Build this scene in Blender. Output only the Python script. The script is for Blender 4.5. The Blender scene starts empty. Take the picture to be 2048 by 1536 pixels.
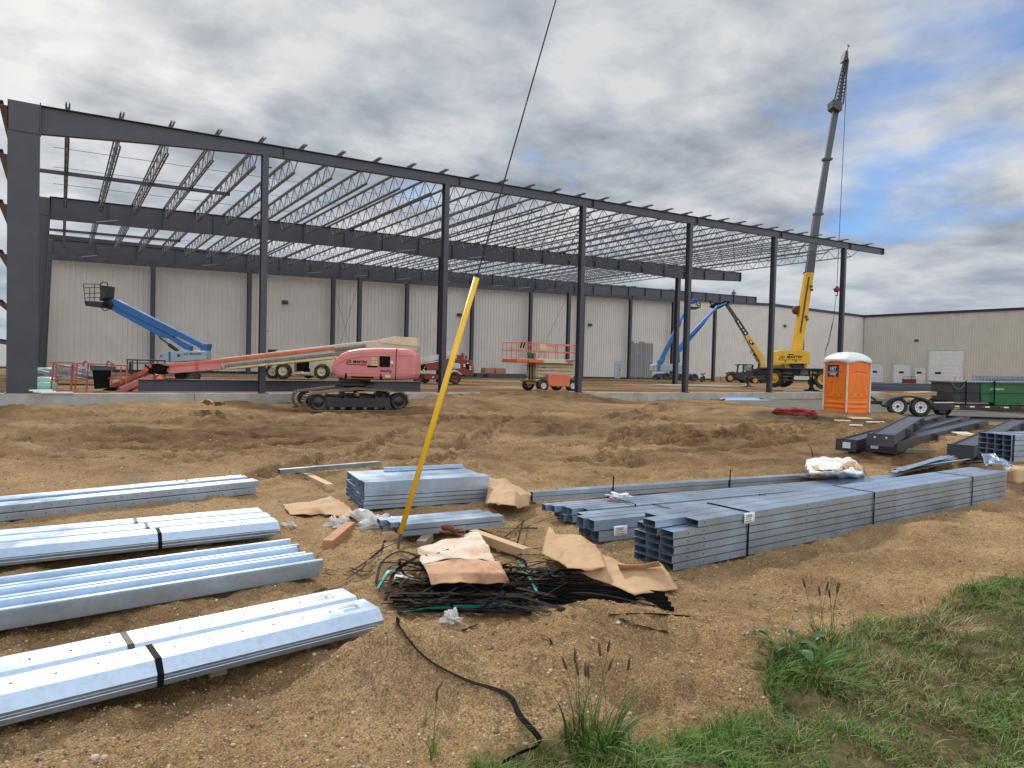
import bpy, math, random
import numpy as np
from mathutils import Vector, Matrix
random.seed(7); RNG = np.random.default_rng(7)
S = bpy.context.scene
COL = S.collection
pi = math.pi
# ------------------------------------------------------------------ camera
FPX, YAW, PITCH, ROLL = 1371.5, .5827, .0266, .0248
EYE = Vector((0, 0, 1.7))
sy, cy = math.sin(YAW), math.cos(YAW)
FW = Vector((sy*math.cos(PITCH), cy*math.cos(PITCH), -math.sin(PITCH)))
R0 = Vector((cy, -sy, 0)); U0 = R0.cross(FW)
RT = R0*math.cos(ROLL) + U0*math.sin(ROLL)
UP = -R0*math.sin(ROLL) + U0*math.cos(ROLL)
cd = bpy.data.cameras.new('camera'); cam = bpy.data.objects.new('camera', cd); COL.objects.link(cam)
cd.sensor_width = 36; cd.lens = FPX/2048*36; cd.clip_start = .05; cd.clip_end = 9000
m = Matrix.Identity(4)
for i in range(3):
    m[i][0] = RT[i]; m[i][1] = UP[i]; m[i][2] = -FW[i]; m[i][3] = EYE[i]
cam.matrix_world = m
S.camera = cam
# ------------------------------------------------------------------ world, sun, exposure
SUN_EL, SUN_AZ = math.radians(40), YAW - .46          # azimuth from +Y towards +X
W = bpy.data.worlds.new('World'); S.world = W; W.use_nodes = True
def build_world():
    nt = W.node_tree; N = nt.nodes; L = nt.links; N.clear()
    out = N.new('ShaderNodeOutputWorld'); bg = N.new('ShaderNodeBackground'); bg.inputs[1].default_value = .1
    L.new(bg.outputs[0], out.inputs[0])
    sky = N.new('ShaderNodeTexSky'); sky.sky_type = 'NISHITA'; sky.sun_disc = False
    sky.sun_elevation = SUN_EL; sky.sun_rotation = SUN_AZ
    tc = N.new('ShaderNodeTexCoord'); sep = N.new('ShaderNodeSeparateXYZ'); L.new(tc.outputs['Generated'], sep.inputs[0])
    def math_(op, a, b=None, c=None, clamp=False):
        n = N.new('ShaderNodeMath'); n.operation = op; n.use_clamp = clamp
        for i, v in enumerate((a, b, c)):
            if v is None: continue
            if isinstance(v, (int, float)): n.inputs[i].default_value = v
            else: L.new(v, n.inputs[i])
        return n.outputs[0]
    z = math_('MAXIMUM', sep.outputs[2], 0.0)
    den = math_('ADD', z, .16)
    comb = N.new('ShaderNodeCombineXYZ')
    L.new(math_('DIVIDE', sep.outputs[0], den), comb.inputs[0]); L.new(math_('DIVIDE', sep.outputs[1], den), comb.inputs[1])
    def noise(scale, det, rough, off, dist=0, stretch=None):
        mp = N.new('ShaderNodeMapping'); L.new(comb.outputs[0], mp.inputs[0]); mp.inputs['Location'].default_value = off
        if stretch: mp.inputs['Scale'].default_value = stretch; mp.inputs['Rotation'].default_value = (0, 0, YAW)
        n = N.new('ShaderNodeTexNoise'); L.new(mp.outputs[0], n.inputs['Vector'])
        n.inputs['Scale'].default_value = scale; n.inputs['Detail'].default_value = det; n.inputs['Roughness'].default_value = rough
        n.inputs['Distortion'].default_value = dist
        return n.outputs[0]
    def ramp(x, stops):
        r = N.new('ShaderNodeValToRGB'); L.new(x, r.inputs[0]); e = r.color_ramp.elements
        while len(e) < len(stops): e.new(.5)
        for k, (p, c) in zip(e, stops): k.position = p; k.color = (*c, 1)
        return r
    n1 = noise(1.25, 10, .54, (4.6, 2.3, 0), .15)           # big banks
    n2 = noise(3.3, 12, .58, (7.3, 2.2, 3), .15)         # lumps
    n3 = noise(.55, 4, .5, (1.3, 5.2, 9))                # very large
    # closeness to the sun: the cloud deck is thin and bright there
    dot = N.new('ShaderNodeVectorMath'); dot.operation = 'DOT_PRODUCT'; L.new(tc.outputs['Generated'], dot.inputs[0])
    gz, ga = math.radians(21.5), YAW - .535
    dot.inputs[1].default_value = (math.sin(ga)*math.cos(gz), math.cos(ga)*math.cos(gz), math.sin(gz))
    glow = math_('POWER', math_('MAXIMUM', dot.outputs['Value'], 0), 70)
    glow2 = math_('POWER', math_('MAXIMUM', dot.outputs['Value'], 0), 5)
    # shade of the cloud: grey bellies to bright tops
    shade = math_('ADD', math_('MULTIPLY', n1, .55), math_('MULTIPLY', n2, .45))
    cc = ramp(shade, [(.36, (1.6, 1.82, 2.2)), (.435, (2.35, 2.6, 3.0)), (.50, (3.2, 3.42, 3.75)), (.58, (4.4, 4.5, 4.6))])
    cb = N.new('ShaderNodeMix'); cb.data_type = 'RGBA'; cb.blend_type = 'ADD'; cb.inputs[0].default_value = 1
    gl = ramp(math_('MULTIPLY', glow, math_('MULTIPLY', shade, 2.0)), [(0, (0, 0, 0)), (.95, (1.3, 1.15, .9))])
    L.new(cc.outputs[0], cb.inputs[6]); L.new(gl.outputs[0], cb.inputs[7])
    # low haze near the horizon is paler
    hz = math_('SUBTRACT', 1, math_('MULTIPLY', z, 5.5), clamp=True)
    hm = N.new('ShaderNodeMix'); hm.data_type = 'RGBA'; L.new(math_('MULTIPLY', hz, .6), hm.inputs[0])
    L.new(cb.outputs[2], hm.inputs[6]); hm.inputs[7].default_value = (2.8, 3.25, 3.95, 1)
    # gaps of blue
    gap = math_('ADD', math_('MULTIPLY', n3, .55), math_('MULTIPLY', n1, .45))
    dr = N.new('ShaderNodeVectorMath'); dr.operation = 'DOT_PRODUCT'; L.new(tc.outputs['Generated'], dr.inputs[0])
    ra, rz_ = YAW + .58, math.radians(24.5)
    dr.inputs[1].default_value = (math.sin(ra)*math.cos(rz_), math.cos(ra)*math.cos(rz_), math.sin(rz_))
    blue = math_('POWER', math_('MAXIMUM', dr.outputs['Value'], 0), 34)
    gap = math_('SUBTRACT', gap, math_('MULTIPLY', blue, .17))
    cov = ramp(gap, [(.30, (0, 0, 0)), (.40, (1, 1, 1))])
    mx = N.new('ShaderNodeMix'); mx.data_type = 'RGBA'; L.new(cov.outputs[0], mx.inputs[0])
    sk = N.new('ShaderNodeMix'); sk.data_type = 'RGBA'; sk.blend_type = 'MULTIPLY'; sk.inputs[0].default_value = 1
    L.new(sky.outputs[0], sk.inputs[6]); sk.inputs[7].default_value = (.42, .68, 1.0, 1)
    L.new(sk.outputs[2], mx.inputs[6]); L.new(hm.outputs[2], mx.inputs[7])
    # unseen sky opposite the sun, brightened as added fill for camera-facing walls and machines
    db = N.new('ShaderNodeVectorMath'); db.operation = 'DOT_PRODUCT'; L.new(tc.outputs['Generated'], db.inputs[0])
    db.inputs[1].default_value = (-math.sin(SUN_AZ)*.9, -math.cos(SUN_AZ)*.9, .42)
    br = ramp(db.outputs['Value'], [(.0, (1, 1, 1)), (.75, (2.7, 2.62, 2.5))])
    fm = N.new('ShaderNodeMix'); fm.data_type = 'RGBA'; fm.blend_type = 'MULTIPLY'; fm.inputs[0].default_value = 1
    L.new(mx.outputs[2], fm.inputs[6]); L.new(br.outputs[0], fm.inputs[7]); L.new(fm.outputs[2], bg.inputs[0])
build_world()
sd = bpy.data.lights.new('sun', 'SUN'); so = bpy.data.objects.new('sun', sd); COL.objects.link(so)
sd.energy = 2.0; sd.angle = math.radians(10); sd.color = (1, .95, .86)
sv = Vector((math.sin(SUN_AZ)*math.cos(SUN_EL), math.cos(SUN_AZ)*math.cos(SUN_EL), math.sin(SUN_EL)))
so.rotation_euler = sv.to_track_quat('Z', 'Y').to_euler(); so.location = (0, 0, 60)
S.view_settings.view_transform = 'Standard'; S.view_settings.look = 'None'; S.view_settings.gamma = 1
S.view_settings.exposure = .66
# ------------------------------------------------------------------ pixel rays to real places
def ray(px, py): return FW + RT*((px-1024)/FPX) - UP*((py-768)/FPX)
def atd(px, py, d): return EYE + ray(px, py)*d
def atz(px, py, z):
    r = ray(px, py); return EYE + r*((z-EYE.z)/r.z)
def atY(px, py, Y):
    r = ray(px, py); return EYE + r*(Y/r.y)
def atX(px, py, X):
    r = ray(px, py); return EYE + r*(X/r.x)
def LD(l, d): return (l*cy + d*sy, -l*sy + d*cy)      # right / forward of the camera -> x, y
class Frame:
    """vertical plane through a pixel at a depth, turned by theta; gives world points for outlines"""
    def __init__(s, px, py, d, th=0):
        s.o = atd(px, py, d); s.th = th
        s.x = Vector((cy*math.cos(th)+sy*math.sin(th), -sy*math.cos(th)+cy*math.sin(th), 0))
        s.y = Vector((-s.x.y, s.x.x, 0)); s.rz = math.atan2(s.x.y, s.x.x)
    def __call__(s, px, py, y=0):
        r = ray(px, py); o = s.o + s.y*y
        return EYE + r*((o-EYE).dot(s.y)/r.dot(s.y))
# ------------------------------------------------------------------ noise and terrain height
def _h(ix, iy, seed):
    n = (ix.astype(np.int64)*374761393 + iy.astype(np.int64)*668265263 + seed*982451653) & 0x7fffffff
    n = ((n ^ (n >> 13))*1274126177) & 0x7fffffff
    return ((n ^ (n >> 16)) & 0xffff)/65535.
def vnoise(x, y, seed=0):
    x0 = np.floor(x); y0 = np.floor(y); u = x-x0; v = y-y0
    u = u*u*u*(u*(u*6-15)+10); v = v*v*v*(v*(v*6-15)+10)
    a = _h(x0, y0, seed); b = _h(x0+1, y0, seed); c = _h(x0, y0+1, seed); d = _h(x0+1, y0+1, seed)
    return (a*(1-u)+b*u)*(1-v) + (c*(1-u)+d*u)*v - .5
def fbm(x, y, f, o, seed=0, g=.5):
    r = 0; a = 1.
    for i in range(o): r = r + a*vnoise(x*f+i*17.3, y*f-i*9.1, seed+i); f *= 2.03; a *= g
    return r
def sst(a, b, x):
    t = np.clip((x-a)/(b-a), 0, 1); return t*t*(3-2*t)
SLAB = .435
X0, BAY, YF, YA, YB, YC, YW = -1.26, 7.62, 26.85, 41.83, 57.07, 64.0, 64.75
TRACKS = []     # (points in l,d ; width ; chevron?)
for off in (0, 2.0):
    TRACKS += [([(-13, 12.2+off*.75), (-6, 13.2+off*.8), (-1, 14.2+off), (5, 17+off), (11, 23+off)], .5),
               ([(-12, 16.5+off), (-5, 17.6+off), (1, 19+off), (4.5, 23+off), (7, 30+off)], .5),
               ([(1+off*.9, 11.5), (.2+off*.9, 14), (1.5+off, 19), (5+off, 26), (10+off, 33)], .45),
               ([(-9, 10.6+off*.7), (-3, 11.2+off*.8), (2, 13+off*.9), (7, 16.5+off*.8), (10, 19+off*.6)], .42),
               ([(3, 15+off), (6, 18+off), (10, 20+off*.8), (15, 21.8+off*.8)], .45),
               ([(-3.4+off*.8, 9.2), (-2.6+off*.8, 12), (-2.2+off*.9, 18), (-1+off, 24)], .4)]
def smooth_path(p, n=14):
    p = np.array(p, float); q = np.vstack([2*p[0]-p[1], p, 2*p[-1]-p[-2]]); out = []
    for i in range(1, len(q)-2):
        for t in np.linspace(0, 1, n, endpoint=False):
            a, b, c, d = q[i-1], q[i], q[i+1], q[i+2]
            out.append(.5*((2*b)+(c-a)*t+(2*a-5*b+4*c-d)*t*t+(3*b-a-3*c+d)*t**3))
    out.append(p[-1]); return np.array(out)
TRK = [(smooth_path(p), w) for p, w in TRACKS]
FOOT = [(random.Random(k).uniform(.6, 3.2), random.Random(k+90).uniform(3.3, 5.2), random.Random(k+50).uniform(0, pi)) for k in range(16)]
BUMPS = [  # l, d, sl, sd, amp
    (-.60, 3.42, .32, .25, .27), (-.15, 3.45, .5, .30, .14), (.42, 4.0, .34, .24, .21), (.40, 3.72, .4, .3, .09), (.05, 3.85, .25, .2, .05), (.85, 4.15, .35, .28, .16), (-.25, 3.1, .3, .25, .05), (.30, 3.55, .22, .2, .06),
    (1.5, 3.9, .6, .5, .06), (.66, 3.42, .13, .12, -.12), (.95, 4.05, .10, .17, -.05), (.88, 3.2, .2, .12, -.04),
    (3.35, 6.15, .6, .28, .09), (4.5, 7.15, .8, .32, .13), (2.4, 5.4, .5, .3, .06), (5.5, 7.9, .6, .3, .10), (3.9, 6.1, .3, .2, .08),
    (-2.9, 4.6, .7, .35, .06), (-1.6, 4.9, .5, .3, .05), (-3.6, 6.3, .6, .3, .10), (-1.9, 3.5, .6, .35, -.06), (-.2, 5.0, .8, .5, -.05),
    (12.5, 27.2, 1.6, .9, .22), (9.6, 26.4, 1.5, .8, .16), (14.5, 26.2, .8, .7, .18), (11, 25.5, 1, .6, .12),
    (-2.0, 26.5, 2.0, 1.2, .18), (6.0, 29.0, 3.6, 1.6, .16), (-2.5, 26.3, 2.2, 1.5, .14), (-11, 20.6, 2.5, 1, .10)]
def height(x, y, detail=True):
    x = np.asarray(x, float); y = np.asarray(y, float)
    l = x*cy - y*sy; d = x*sy + y*cy
    inside = sst(YF-.05, YF+.35, y)*sst(-9, -6, x)*(1-sst(48, 60, x)*(1-sst(24, 40, y)))
    far = sst(150, 400, np.hypot(x, y))
    out = .03 + .02*np.sin(l*.31)*np.cos(d*.23)
    lvl = out*(1-inside) + .385*inside
    asph = asphalt_mask(l, d)
    rough = (1-.93*asph)*(1-far)*(1-.65*inside)
    big = fbm(x, y, .35, 3, 3)*.10
    mid = fbm(x, y, 1.3, 3, 11)*.055
    rut = sst(8.5, 11, d)*(1-sst(20, 30, d))
    rutm = sst(-.12, .22, fbm(l*.3, d*.9, .55, 3, 171)+.12*np.exp(-((d-14.5)/3.5)**2)-.22*sst(1, 6, l)*(1-sst(13, 17, d)))+.12
    rz_ = np.abs(fbm(l*.55, d*1.15, 1.1, 4, 31))
    h = lvl + rough*(big*sst(2, 9, d)*.8 + mid*(.55+.5*rut) + rut*(.16*fbm(l*.45, d*1.6, .9, 3, 51) - .30*np.maximum(0, .13-rz_) + rutm*(.11*np.abs(fbm(l*.5, d*1.3, 1.5, 4, 151)) + .07*np.abs(fbm(l*.8, d*1.3, 4.2, 3, 155)) + .05*fbm(l, d, 9, 2, 161))))
    for bx, by, sx_, sy_, a in ((17.6, 26.3, 5.2, 2.4, .53), (3.5, 25.6, 3, 1.2, .14), (11, 25.4, 2, 1, .10)):
        h = h + a*np.exp(-(((x-bx)/sx_)**2)**1.4-((y-by)/sy_)**2)*(1-.9*inside)*np.clip(.92+fbm(x, y, 1.1, 3, 77)*.6, .78, 1.2)
    for bl, bd, sl, s_d, a in BUMPS:
        q = ((l-bl)/sl)**2 + ((d-bd)/s_d)**2
        h = h + a*np.exp(-q)*(1-inside if bd > 15 else 1)
    for fl_, fd, fa in FOOT:
        u = (l-fl_)*math.cos(fa)+(d-fd)*math.sin(fa); v = -(l-fl_)*math.sin(fa)+(d-fd)*math.cos(fa); q = (u/.14)**2+(v/.055)**2
        h = h - .028*np.exp(-q**2) + .012*np.exp(-(np.sqrt(q)-1.5)**2/.12)
    near = 1-sst(6, 12, d)
    h = h + rough*(fbm(x, y, 4.5, 4, 71, .55)*(.018+.016*near) )
    if detail:
        for P, w in TRK:
            mn = P.min(0)-1; mx = P.max(0)+1
            idx = np.where((l > mn[0]) & (l < mx[0]) & (d > mn[1]) & (d < mx[1]))[0]
            if len(idx) == 0: continue
            ll, dd = l[idx], d[idx]; best = np.full(len(idx), 9.); bs = np.zeros(len(idx)); sg = np.zeros(len(idx)); s0 = 0
            for a, b in zip(P[:-1], P[1:]):
                e = b-a; Ln = np.hypot(*e); t = np.clip(((ll-a[0])*e[0]+(dd-a[1])*e[1])/Ln**2, 0, 1)
                ox = ll-a[0]-t*e[0]; oy = dd-a[1]-t*e[1]; ds = np.hypot(ox, oy); k = ds < best
                best = np.where(k, ds, best); bs = np.where(k, s0+t*Ln, bs); sg = np.where(k, (e[0]*oy-e[1]*ox)/Ln, sg); s0 += Ln
            inn = 1-sst(w*.42, w*.56, best); edge = np.exp(-((best-w*.62)/.09)**2)
            lug = np.sin((bs*1. + np.abs(sg)*.9)/.36*2*pi + np.where(sg > 0, pi, 0))
            amp = sst(.0, .2, fbm(ll, dd, .5, 2, 91)+.33)*(1-inside[idx])*(1-.97*asph[idx])
            h[idx] += amp*(inn*(-.085 + .050*np.clip(lug*2.2, -1, 1)) + edge*.06)
    near3 = 1-sst(4, 9, d)
    h = h + rough*near3*(fbm(x, y, 22, 2, 131)*.010 + fbm(x, y, 3.1, 4, 143, .6)*.055)
    return h
def asphalt_mask(l, d):
    e = d - (27.0 - (l-14)*.36) + fbm(l, d, .8, 3, 201)*.9
    return sst(-.25, .25, e)*sst(12.0, 12.6, l)*(1-sst(39.5, 40.5, d - .15*l))
def H(x, y): return float(height(np.array([x]), np.array([y]))[0])
def gnd(px, py, dz=0):
    r = ray(px, py); t = np.geomspace(1.6, 150, 500)
    for _ in range(2):
        g = EYE.z + r.z*t - height(r.x*t, r.y*t, False); k = int(np.argmax(g < 0)) or len(t)-1
        t = np.linspace(t[k-1], t[k], 60)
    return Vector((r.x*t[0], r.y*t[0], H(r.x*t[0], r.y*t[0])+dz))
# ------------------------------------------------------------------ mesh builder (world coordinates)
class MB:
    def __init__(s, M=None): s.v = []; s.f = []; s.s = []; s.M = M
    def add(s, vs, fs, smooth=False):
        o = len(s.v)
        s.v += [(s.M @ Vector(v)) if s.M else Vector(v) for v in vs]
        s.f += [tuple(i+o for i in f) for f in fs]; s.s += [smooth]*len(fs); return s
    def hexa(s, b, t, smooth=False):   # two quads (loops) bottom/top
        n = len(b); return s.add(list(b)+list(t), [tuple(range(n))[::-1], tuple(range(n, 2*n))] + [(i, (i+1) % n, n+(i+1) % n, n+i) for i in range(n)], smooth)
    def box(s, c, z, rz=0, R=None):
        c = Vector(c); R = R or Matrix.Rotation(rz, 3, 'Z'); x, y, w = z[0]/2, z[1]/2, z[2]/2
        q = [c + R @ Vector(p) for p in ((-x,-y,-w),(x,-y,-w),(x,y,-w),(-x,y,-w),(-x,-y,w),(x,-y,w),(x,y,w),(-x,y,w))]
        return s.hexa(q[:4], q[4:])
    def bar(s, a, b, w, h, up=(0, 0, 1)):
        a = Vector(a); b = Vector(b); t = (b-a).normalized(); up = Vector(up)
        if abs(t.dot(up)) > .98: up = Vector((0, 1, 0))
        r = t.cross(up).normalized(); u = r.cross(t)
        L = [(-w/2, -h/2), (w/2, -h/2), (w/2, h/2), (-w/2, h/2)]
        return s.hexa([a+r*x+u*y for x, y in L], [b+r*x+u*y for x, y in L])
    def sect(s, a, b, prof, up=(0, 0, 1), smooth=False):       # closed profile (right, up) swept a->b
        a = Vector(a); b = Vector(b); t = (b-a).normalized(); r = t.cross(Vector(up)).normalized(); u = r.cross(t)
        return s.hexa([a+r*x+u*y for x, y in prof], [b+r*x+u*y for x, y in prof], smooth)
    def cyl(s, a, b, r0, r1=None, n=10):
        a = Vector(a); b = Vector(b); r1 = r0 if r1 is None else r1; t = (b-a).normalized()
        up = Vector((0, 0, 1)) if abs(t.z) < .9 else Vector((1, 0, 0)); r = t.cross(up).normalized(); u = r.cross(t)
        A = [a+(r*math.cos(2*pi*i/n)+u*math.sin(2*pi*i/n))*r0 for i in range(n)]; B = [b+(r*math.cos(2*pi*i/n)+u*math.sin(2*pi*i/n))*r1 for i in range(n)]
        s.add(A+B, [(i, (i+1) % n, n+(i+1) % n, n+i) for i in range(n)], n > 5); return s.add(A+B, [tuple(range(n))[::-1], tuple(range(n, 2*n))])
    def tube(s, pts, r, n=6):
        for a, b in zip(pts[:-1], pts[1:]):
            if (Vector(b)-Vector(a)).length > 1e-5: s.cyl(a, b, r, r, n)
        return s
    def ribbon(s, pts, w, th, side):
        pts = [Vector(p) for p in pts]; vs = []; n = len(pts)
        for i, p in enumerate(pts):
            t = (pts[min(i+1, n-1)]-pts[max(i-1, 0)]).normalized(); q = Vector(side[i] if isinstance(side, list) else side)
            q = (q - t*q.dot(t)).normalized(); u = t.cross(q)
            vs += [p-q*w/2-u*th/2, p+q*w/2-u*th/2, p+q*w/2+u*th/2, p-q*w/2+u*th/2]
        fs = [(0, 1, 2, 3)[::-1], tuple(4*(n-1)+k for k in range(4))]
        for i in range(n-1):
            for k in range(4): fs.append((4*i+k, 4*i+(k+1) % 4, 4*i+4+(k+1) % 4, 4*i+4+k))
        return s.add(vs, fs)
    def lathe(s, c, ax, prof, n=24):                           # prof (radius, along axis)
        c = Vector(c); t = Vector(ax).normalized(); up = Vector((0, 0, 1)) if abs(t.z) < .9 else Vector((1, 0, 0)); r = t.cross(up).normalized(); u = r.cross(t)
        vs = []; m_ = len(prof)
        for i in range(n):
            a = 2*pi*i/n; e = r*math.cos(a)+u*math.sin(a); vs += [c+e*p+t*q for p, q in prof]
        return s.add(vs, [(i*m_+k, ((i+1) % n)*m_+k, ((i+1) % n)*m_+k+1, i*m_+k+1) for i in range(n) for k in range(m_-1)], True)
    def slab(s, F, pts, y0, y1):                               # outline in pixels on the frame's plane y0, thick to y1
        a = [F(px, py, y0) for px, py in pts]; off = F.y*(y1-y0)
        return s.hexa([p+off for p in a], a) if True else s
    def grid(s, G, smooth=True):
        n, k = len(G), len(G[0]); return s.add([p for r in G for p in r], [(i*k+j, i*k+j+1, (i+1)*k+j+1, (i+1)*k+j) for i in range(n-1) for j in range(k-1)], smooth)
    def build(s, name, mat, parent=None, bevel=0, solid=0, smooth=None):
        me = bpy.data.meshes.new(name); inv = parent.matrix_basis.inverted() if parent else None
        if parent and parent.parent: inv = inv @ parent.parent.matrix_basis.inverted()
        if parent: vs = [inv @ v for v in s.v]; o0 = None
        else:
            A = np.array([tuple(v) for v in s.v]); o0 = Vector(((A[:,0].min()+A[:,0].max())/2, (A[:,1].min()+A[:,1].max())/2, A[:,2].min())); vs = [v-o0 for v in s.v]
        me.from_pydata([tuple(v) for v in vs], [], s.f); me.polygons.foreach_set('use_smooth', s.s if smooth is None else [smooth]*len(s.f))
        me.materials.append(M[mat]); me.update()
        o = bpy.data.objects.new(name, me); COL.objects.link(o)
        if parent: o.parent = parent
        else: o.location = o0
        if solid: k = o.modifiers.new('thick', 'SOLIDIFY'); k.thickness = solid; k.offset = 0
        if bevel: k = o.modifiers.new('bevel', 'BEVEL'); k.width = bevel; k.segments = 2; k.limit_method = 'ANGLE'; k.angle_limit = math.radians(40); k.harden_normals = False
        return o
def tag(o, label, cat, group=None, kind=None):
    if label: o['label'] = label
    if cat: o['category'] = cat
    if group: o['group'] = group
    if kind: o['kind'] = kind
    return o
def thing(name, label, cat, loc, rz=0, group=None):
    o = bpy.data.objects.new(name, None); COL.objects.link(o); o.location = loc; o.rotation_euler = (0, 0, rz); o.empty_display_size = .3
    o.matrix_basis = Matrix.Translation(Vector(loc)) @ Matrix.Rotation(rz, 4, 'Z')
    return tag(o, label, cat, group)
def struct(o): o['kind'] = 'structure'; return o
def text(body, mat, parent, origin, xdir, updir, h, shear=0, width=None, name='lettering', bold=.0):
    cu = bpy.data.curves.new('t', 'FONT'); cu.body = body; cu.size = 1; cu.shear = shear; cu.extrude = .0; cu.offset = bold; cu.resolution_u = 3
    t = bpy.data.objects.new('t', cu); COL.objects.link(t); bpy.context.view_layer.update()
    me = bpy.data.meshes.new_from_object(t.evaluated_get(bpy.context.evaluated_depsgraph_get())); bpy.data.objects.remove(t)
    co = np.zeros(len(me.vertices)*3); me.vertices.foreach_get('co', co); co = co.reshape(-1, 3)
    mn, mx = co.min(0), co.max(0); sc = h/(mx[1]-mn[1]); sx = width/(mx[0]-mn[0]) if width else sc
    x = Vector(xdir).normalized(); u = Vector(updir).normalized(); o = Vector(origin)
    mb = MB(); mb.add([o + x*((c[0]-mn[0])*sx) + u*((c[1]-mn[1])*sc) for c in co], [tuple(p.vertices) for p in me.polygons])
    return mb.build(name, mat, parent)
# ------------------------------------------------------------------ materials
M = {}
def mat(name, col, rough=.6, metal=0, var=.25, scale=6, bump=0, bscale=40, col2=None, spec=.5, alpha=1, trans=0, dirt=None, dscale=2.2, damt=.5, detail=6):
    m = bpy.data.materials.new(name); m.use_nodes = True; nt = m.node_tree; N, L = nt.nodes, nt.links; b = N['Principled BSDF']
    tc = N.new('ShaderNodeTexCoord'); n = N.new('ShaderNodeTexNoise'); L.new(tc.outputs['Object'], n.inputs['Vector'])
    n.inputs['Scale'].default_value = scale; n.inputs['Detail'].default_value = detail; n.inputs['Roughness'].default_value = .62
    r = N.new('ShaderNodeValToRGB'); L.new(n.outputs[0], r.inputs[0]); e = r.color_ramp.elements
    c2 = col2 or tuple(min(1, c*(1+var)) for c in col); c1 = tuple(c*(1-var) for c in col) if not col2 else col
    e[0].position = .33; e[0].color = (*c1, 1); e[1].position = .67; e[1].color = (*c2, 1)
    outc = r.outputs[0]
    if dirt:
        n2 = N.new('ShaderNodeTexNoise'); L.new(tc.outputs['Object'], n2.inputs['Vector']); n2.inputs['Scale'].default_value = dscale; n2.inputs['Detail'].default_value = 9; n2.inputs['Roughness'].default_value = .68
        r2 = N.new('ShaderNodeValToRGB'); L.new(n2.outputs[0], r2.inputs[0]); r2.color_ramp.elements[0].position = .47; r2.color_ramp.elements[1].position = .68
        r2.color_ramp.elements[1].color = (damt, damt, damt, 1)
        mx = N.new('ShaderNodeMix'); mx.data_type = 'RGBA'; L.new(r2.outputs[0], mx.inputs[0]); L.new(outc, mx.inputs[6]); mx.inputs[7].default_value = (*dirt, 1); outc = mx.outputs[2]
    L.new(outc, b.inputs['Base Color']); b.inputs['Metallic'].default_value = metal; b.inputs['Specular IOR Level'].default_value = spec
    mr = N.new('ShaderNodeMapRange'); L.new(n.outputs[0], mr.inputs[0]); mr.inputs[1].default_value = .3; mr.inputs[2].default_value = .7
    mr.inputs[3].default_value = max(.03, rough-.1); mr.inputs[4].default_value = min(1, rough+.1); L.new(mr.outputs[0], b.inputs['Roughness'])
    if bump:
        n3 = N.new('ShaderNodeTexNoise'); L.new(tc.outputs['Object'], n3.inputs['Vector']); n3.inputs['Scale'].default_value = bscale; n3.inputs['Detail'].default_value = 5
        bp = N.new('ShaderNodeBump'); bp.inputs['Strength'].default_value = bump; bp.inputs['Distance'].default_value = .02; L.new(n3.outputs[0], bp.inputs['Height']); L.new(bp.outputs[0], b.inputs['Normal'])
    if alpha < 1: b.inputs['Alpha'].default_value = alpha
    if trans: b.inputs['Transmission Weight'].default_value = trans
    M[name] = m; return m
MUD = (.19, .125, .07)
mat('frame_steel', (.043, .047, .064), .42, .0, .16, 1.5, dirt=(.07, .068, .074), damt=.4)
mat('joist_steel', (.19, .20, .215), .42, .5, .35, 3, dirt=(.12, .085, .07), damt=.7, dscale=4)
mat('galv', (.40, .51, .655), .33, .78, .08, 2.2, bump=.05, bscale=9, dirt=(.31, .38, .47), damt=.6, dscale=25)
mat('galv_dull', (.26, .30, .34), .42, .9, .16, 5, bump=.05, bscale=12)
mat('wall_panel', (.57, .55, .515), .5, 0, .05, .35, dirt=(.50, .48, .445), damt=.6, dscale=.6)
mat('wall_panel_warm', (.54, .525, .465), .5, 0, .05, .35, dirt=(.47, .44, .36), damt=.6, dscale=.6)
mat('wall_patch', (.25, .255, .265), .5, 0, .06, .5)
mat('dark_trim', (.018, .02, .026), .5, 0, .2, 1)
mat('white_paint', (.70, .72, .74), .45, 0, .05, .8, dirt=(.5, .5, .49), damt=.5)
mat('white_dull', (.60, .60, .58), .6, 0, .1, 3, dirt=(.3, .26, .2), damt=.5)
mat('concrete', (.36, .355, .33), .85, 0, .14, 1.4, bump=.25, bscale=30, dirt=(.24, .19, .13), damt=.7, dscale=1.1)
mat('black_paint', (.014, .014, .016), .45, 0, .3, 3, dirt=(.05, .04, .032), damt=.5)
mat('black_plastic', (.006, .006, .007), .75, 0, .3, 4, spec=.12)
mat('rubber', (.016, .015, .015), .8, 0, .3, 5, bump=.2, dirt=MUD, damt=.65, dscale=3)
mat('rubber_muddy', (.05, .038, .028), .85, 0, .3, 5, bump=.3, dirt=(.2, .135, .08), damt=.8, dscale=5)
mat('track_steel', (.15, .112, .072), .75, .2, .35, 6, bump=.3, dirt=(.24, .165, .095), damt=.95, dscale=4)
mat('salmon_red', (.58, .19, .19), .5, 0, .08, 1.4, dirt=(.52, .26, .23), damt=.55, dscale=1.8)
mat('faded_red', (.42, .09, .075), .5, 0, .18, 2.5, dirt=(.40, .2, .15), damt=.6, dscale=3)
mat('orange_red', (.62, .115, .05), .5, 0, .15, 2, dirt=(.48, .2, .13), damt=.5, dscale=3)
mat('lift_orange', (.66, .155, .065), .5, 0, .15, 2, dirt=(.42, .2, .12), damt=.55, dscale=4)
mat('deep_red', (.22, .028, .022), .45, 0, .2, 2, dirt=(.12, .05, .035), damt=.6)
mat('cream', (.58, .52, .36), .5, 0, .10, 2, dirt=(.36, .29, .18), damt=.5, dscale=3)
mat('beige', (.50, .44, .33), .5, 0, .10, 2, dirt=(.34, .28, .2), damt=.5, dscale=3)
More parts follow.
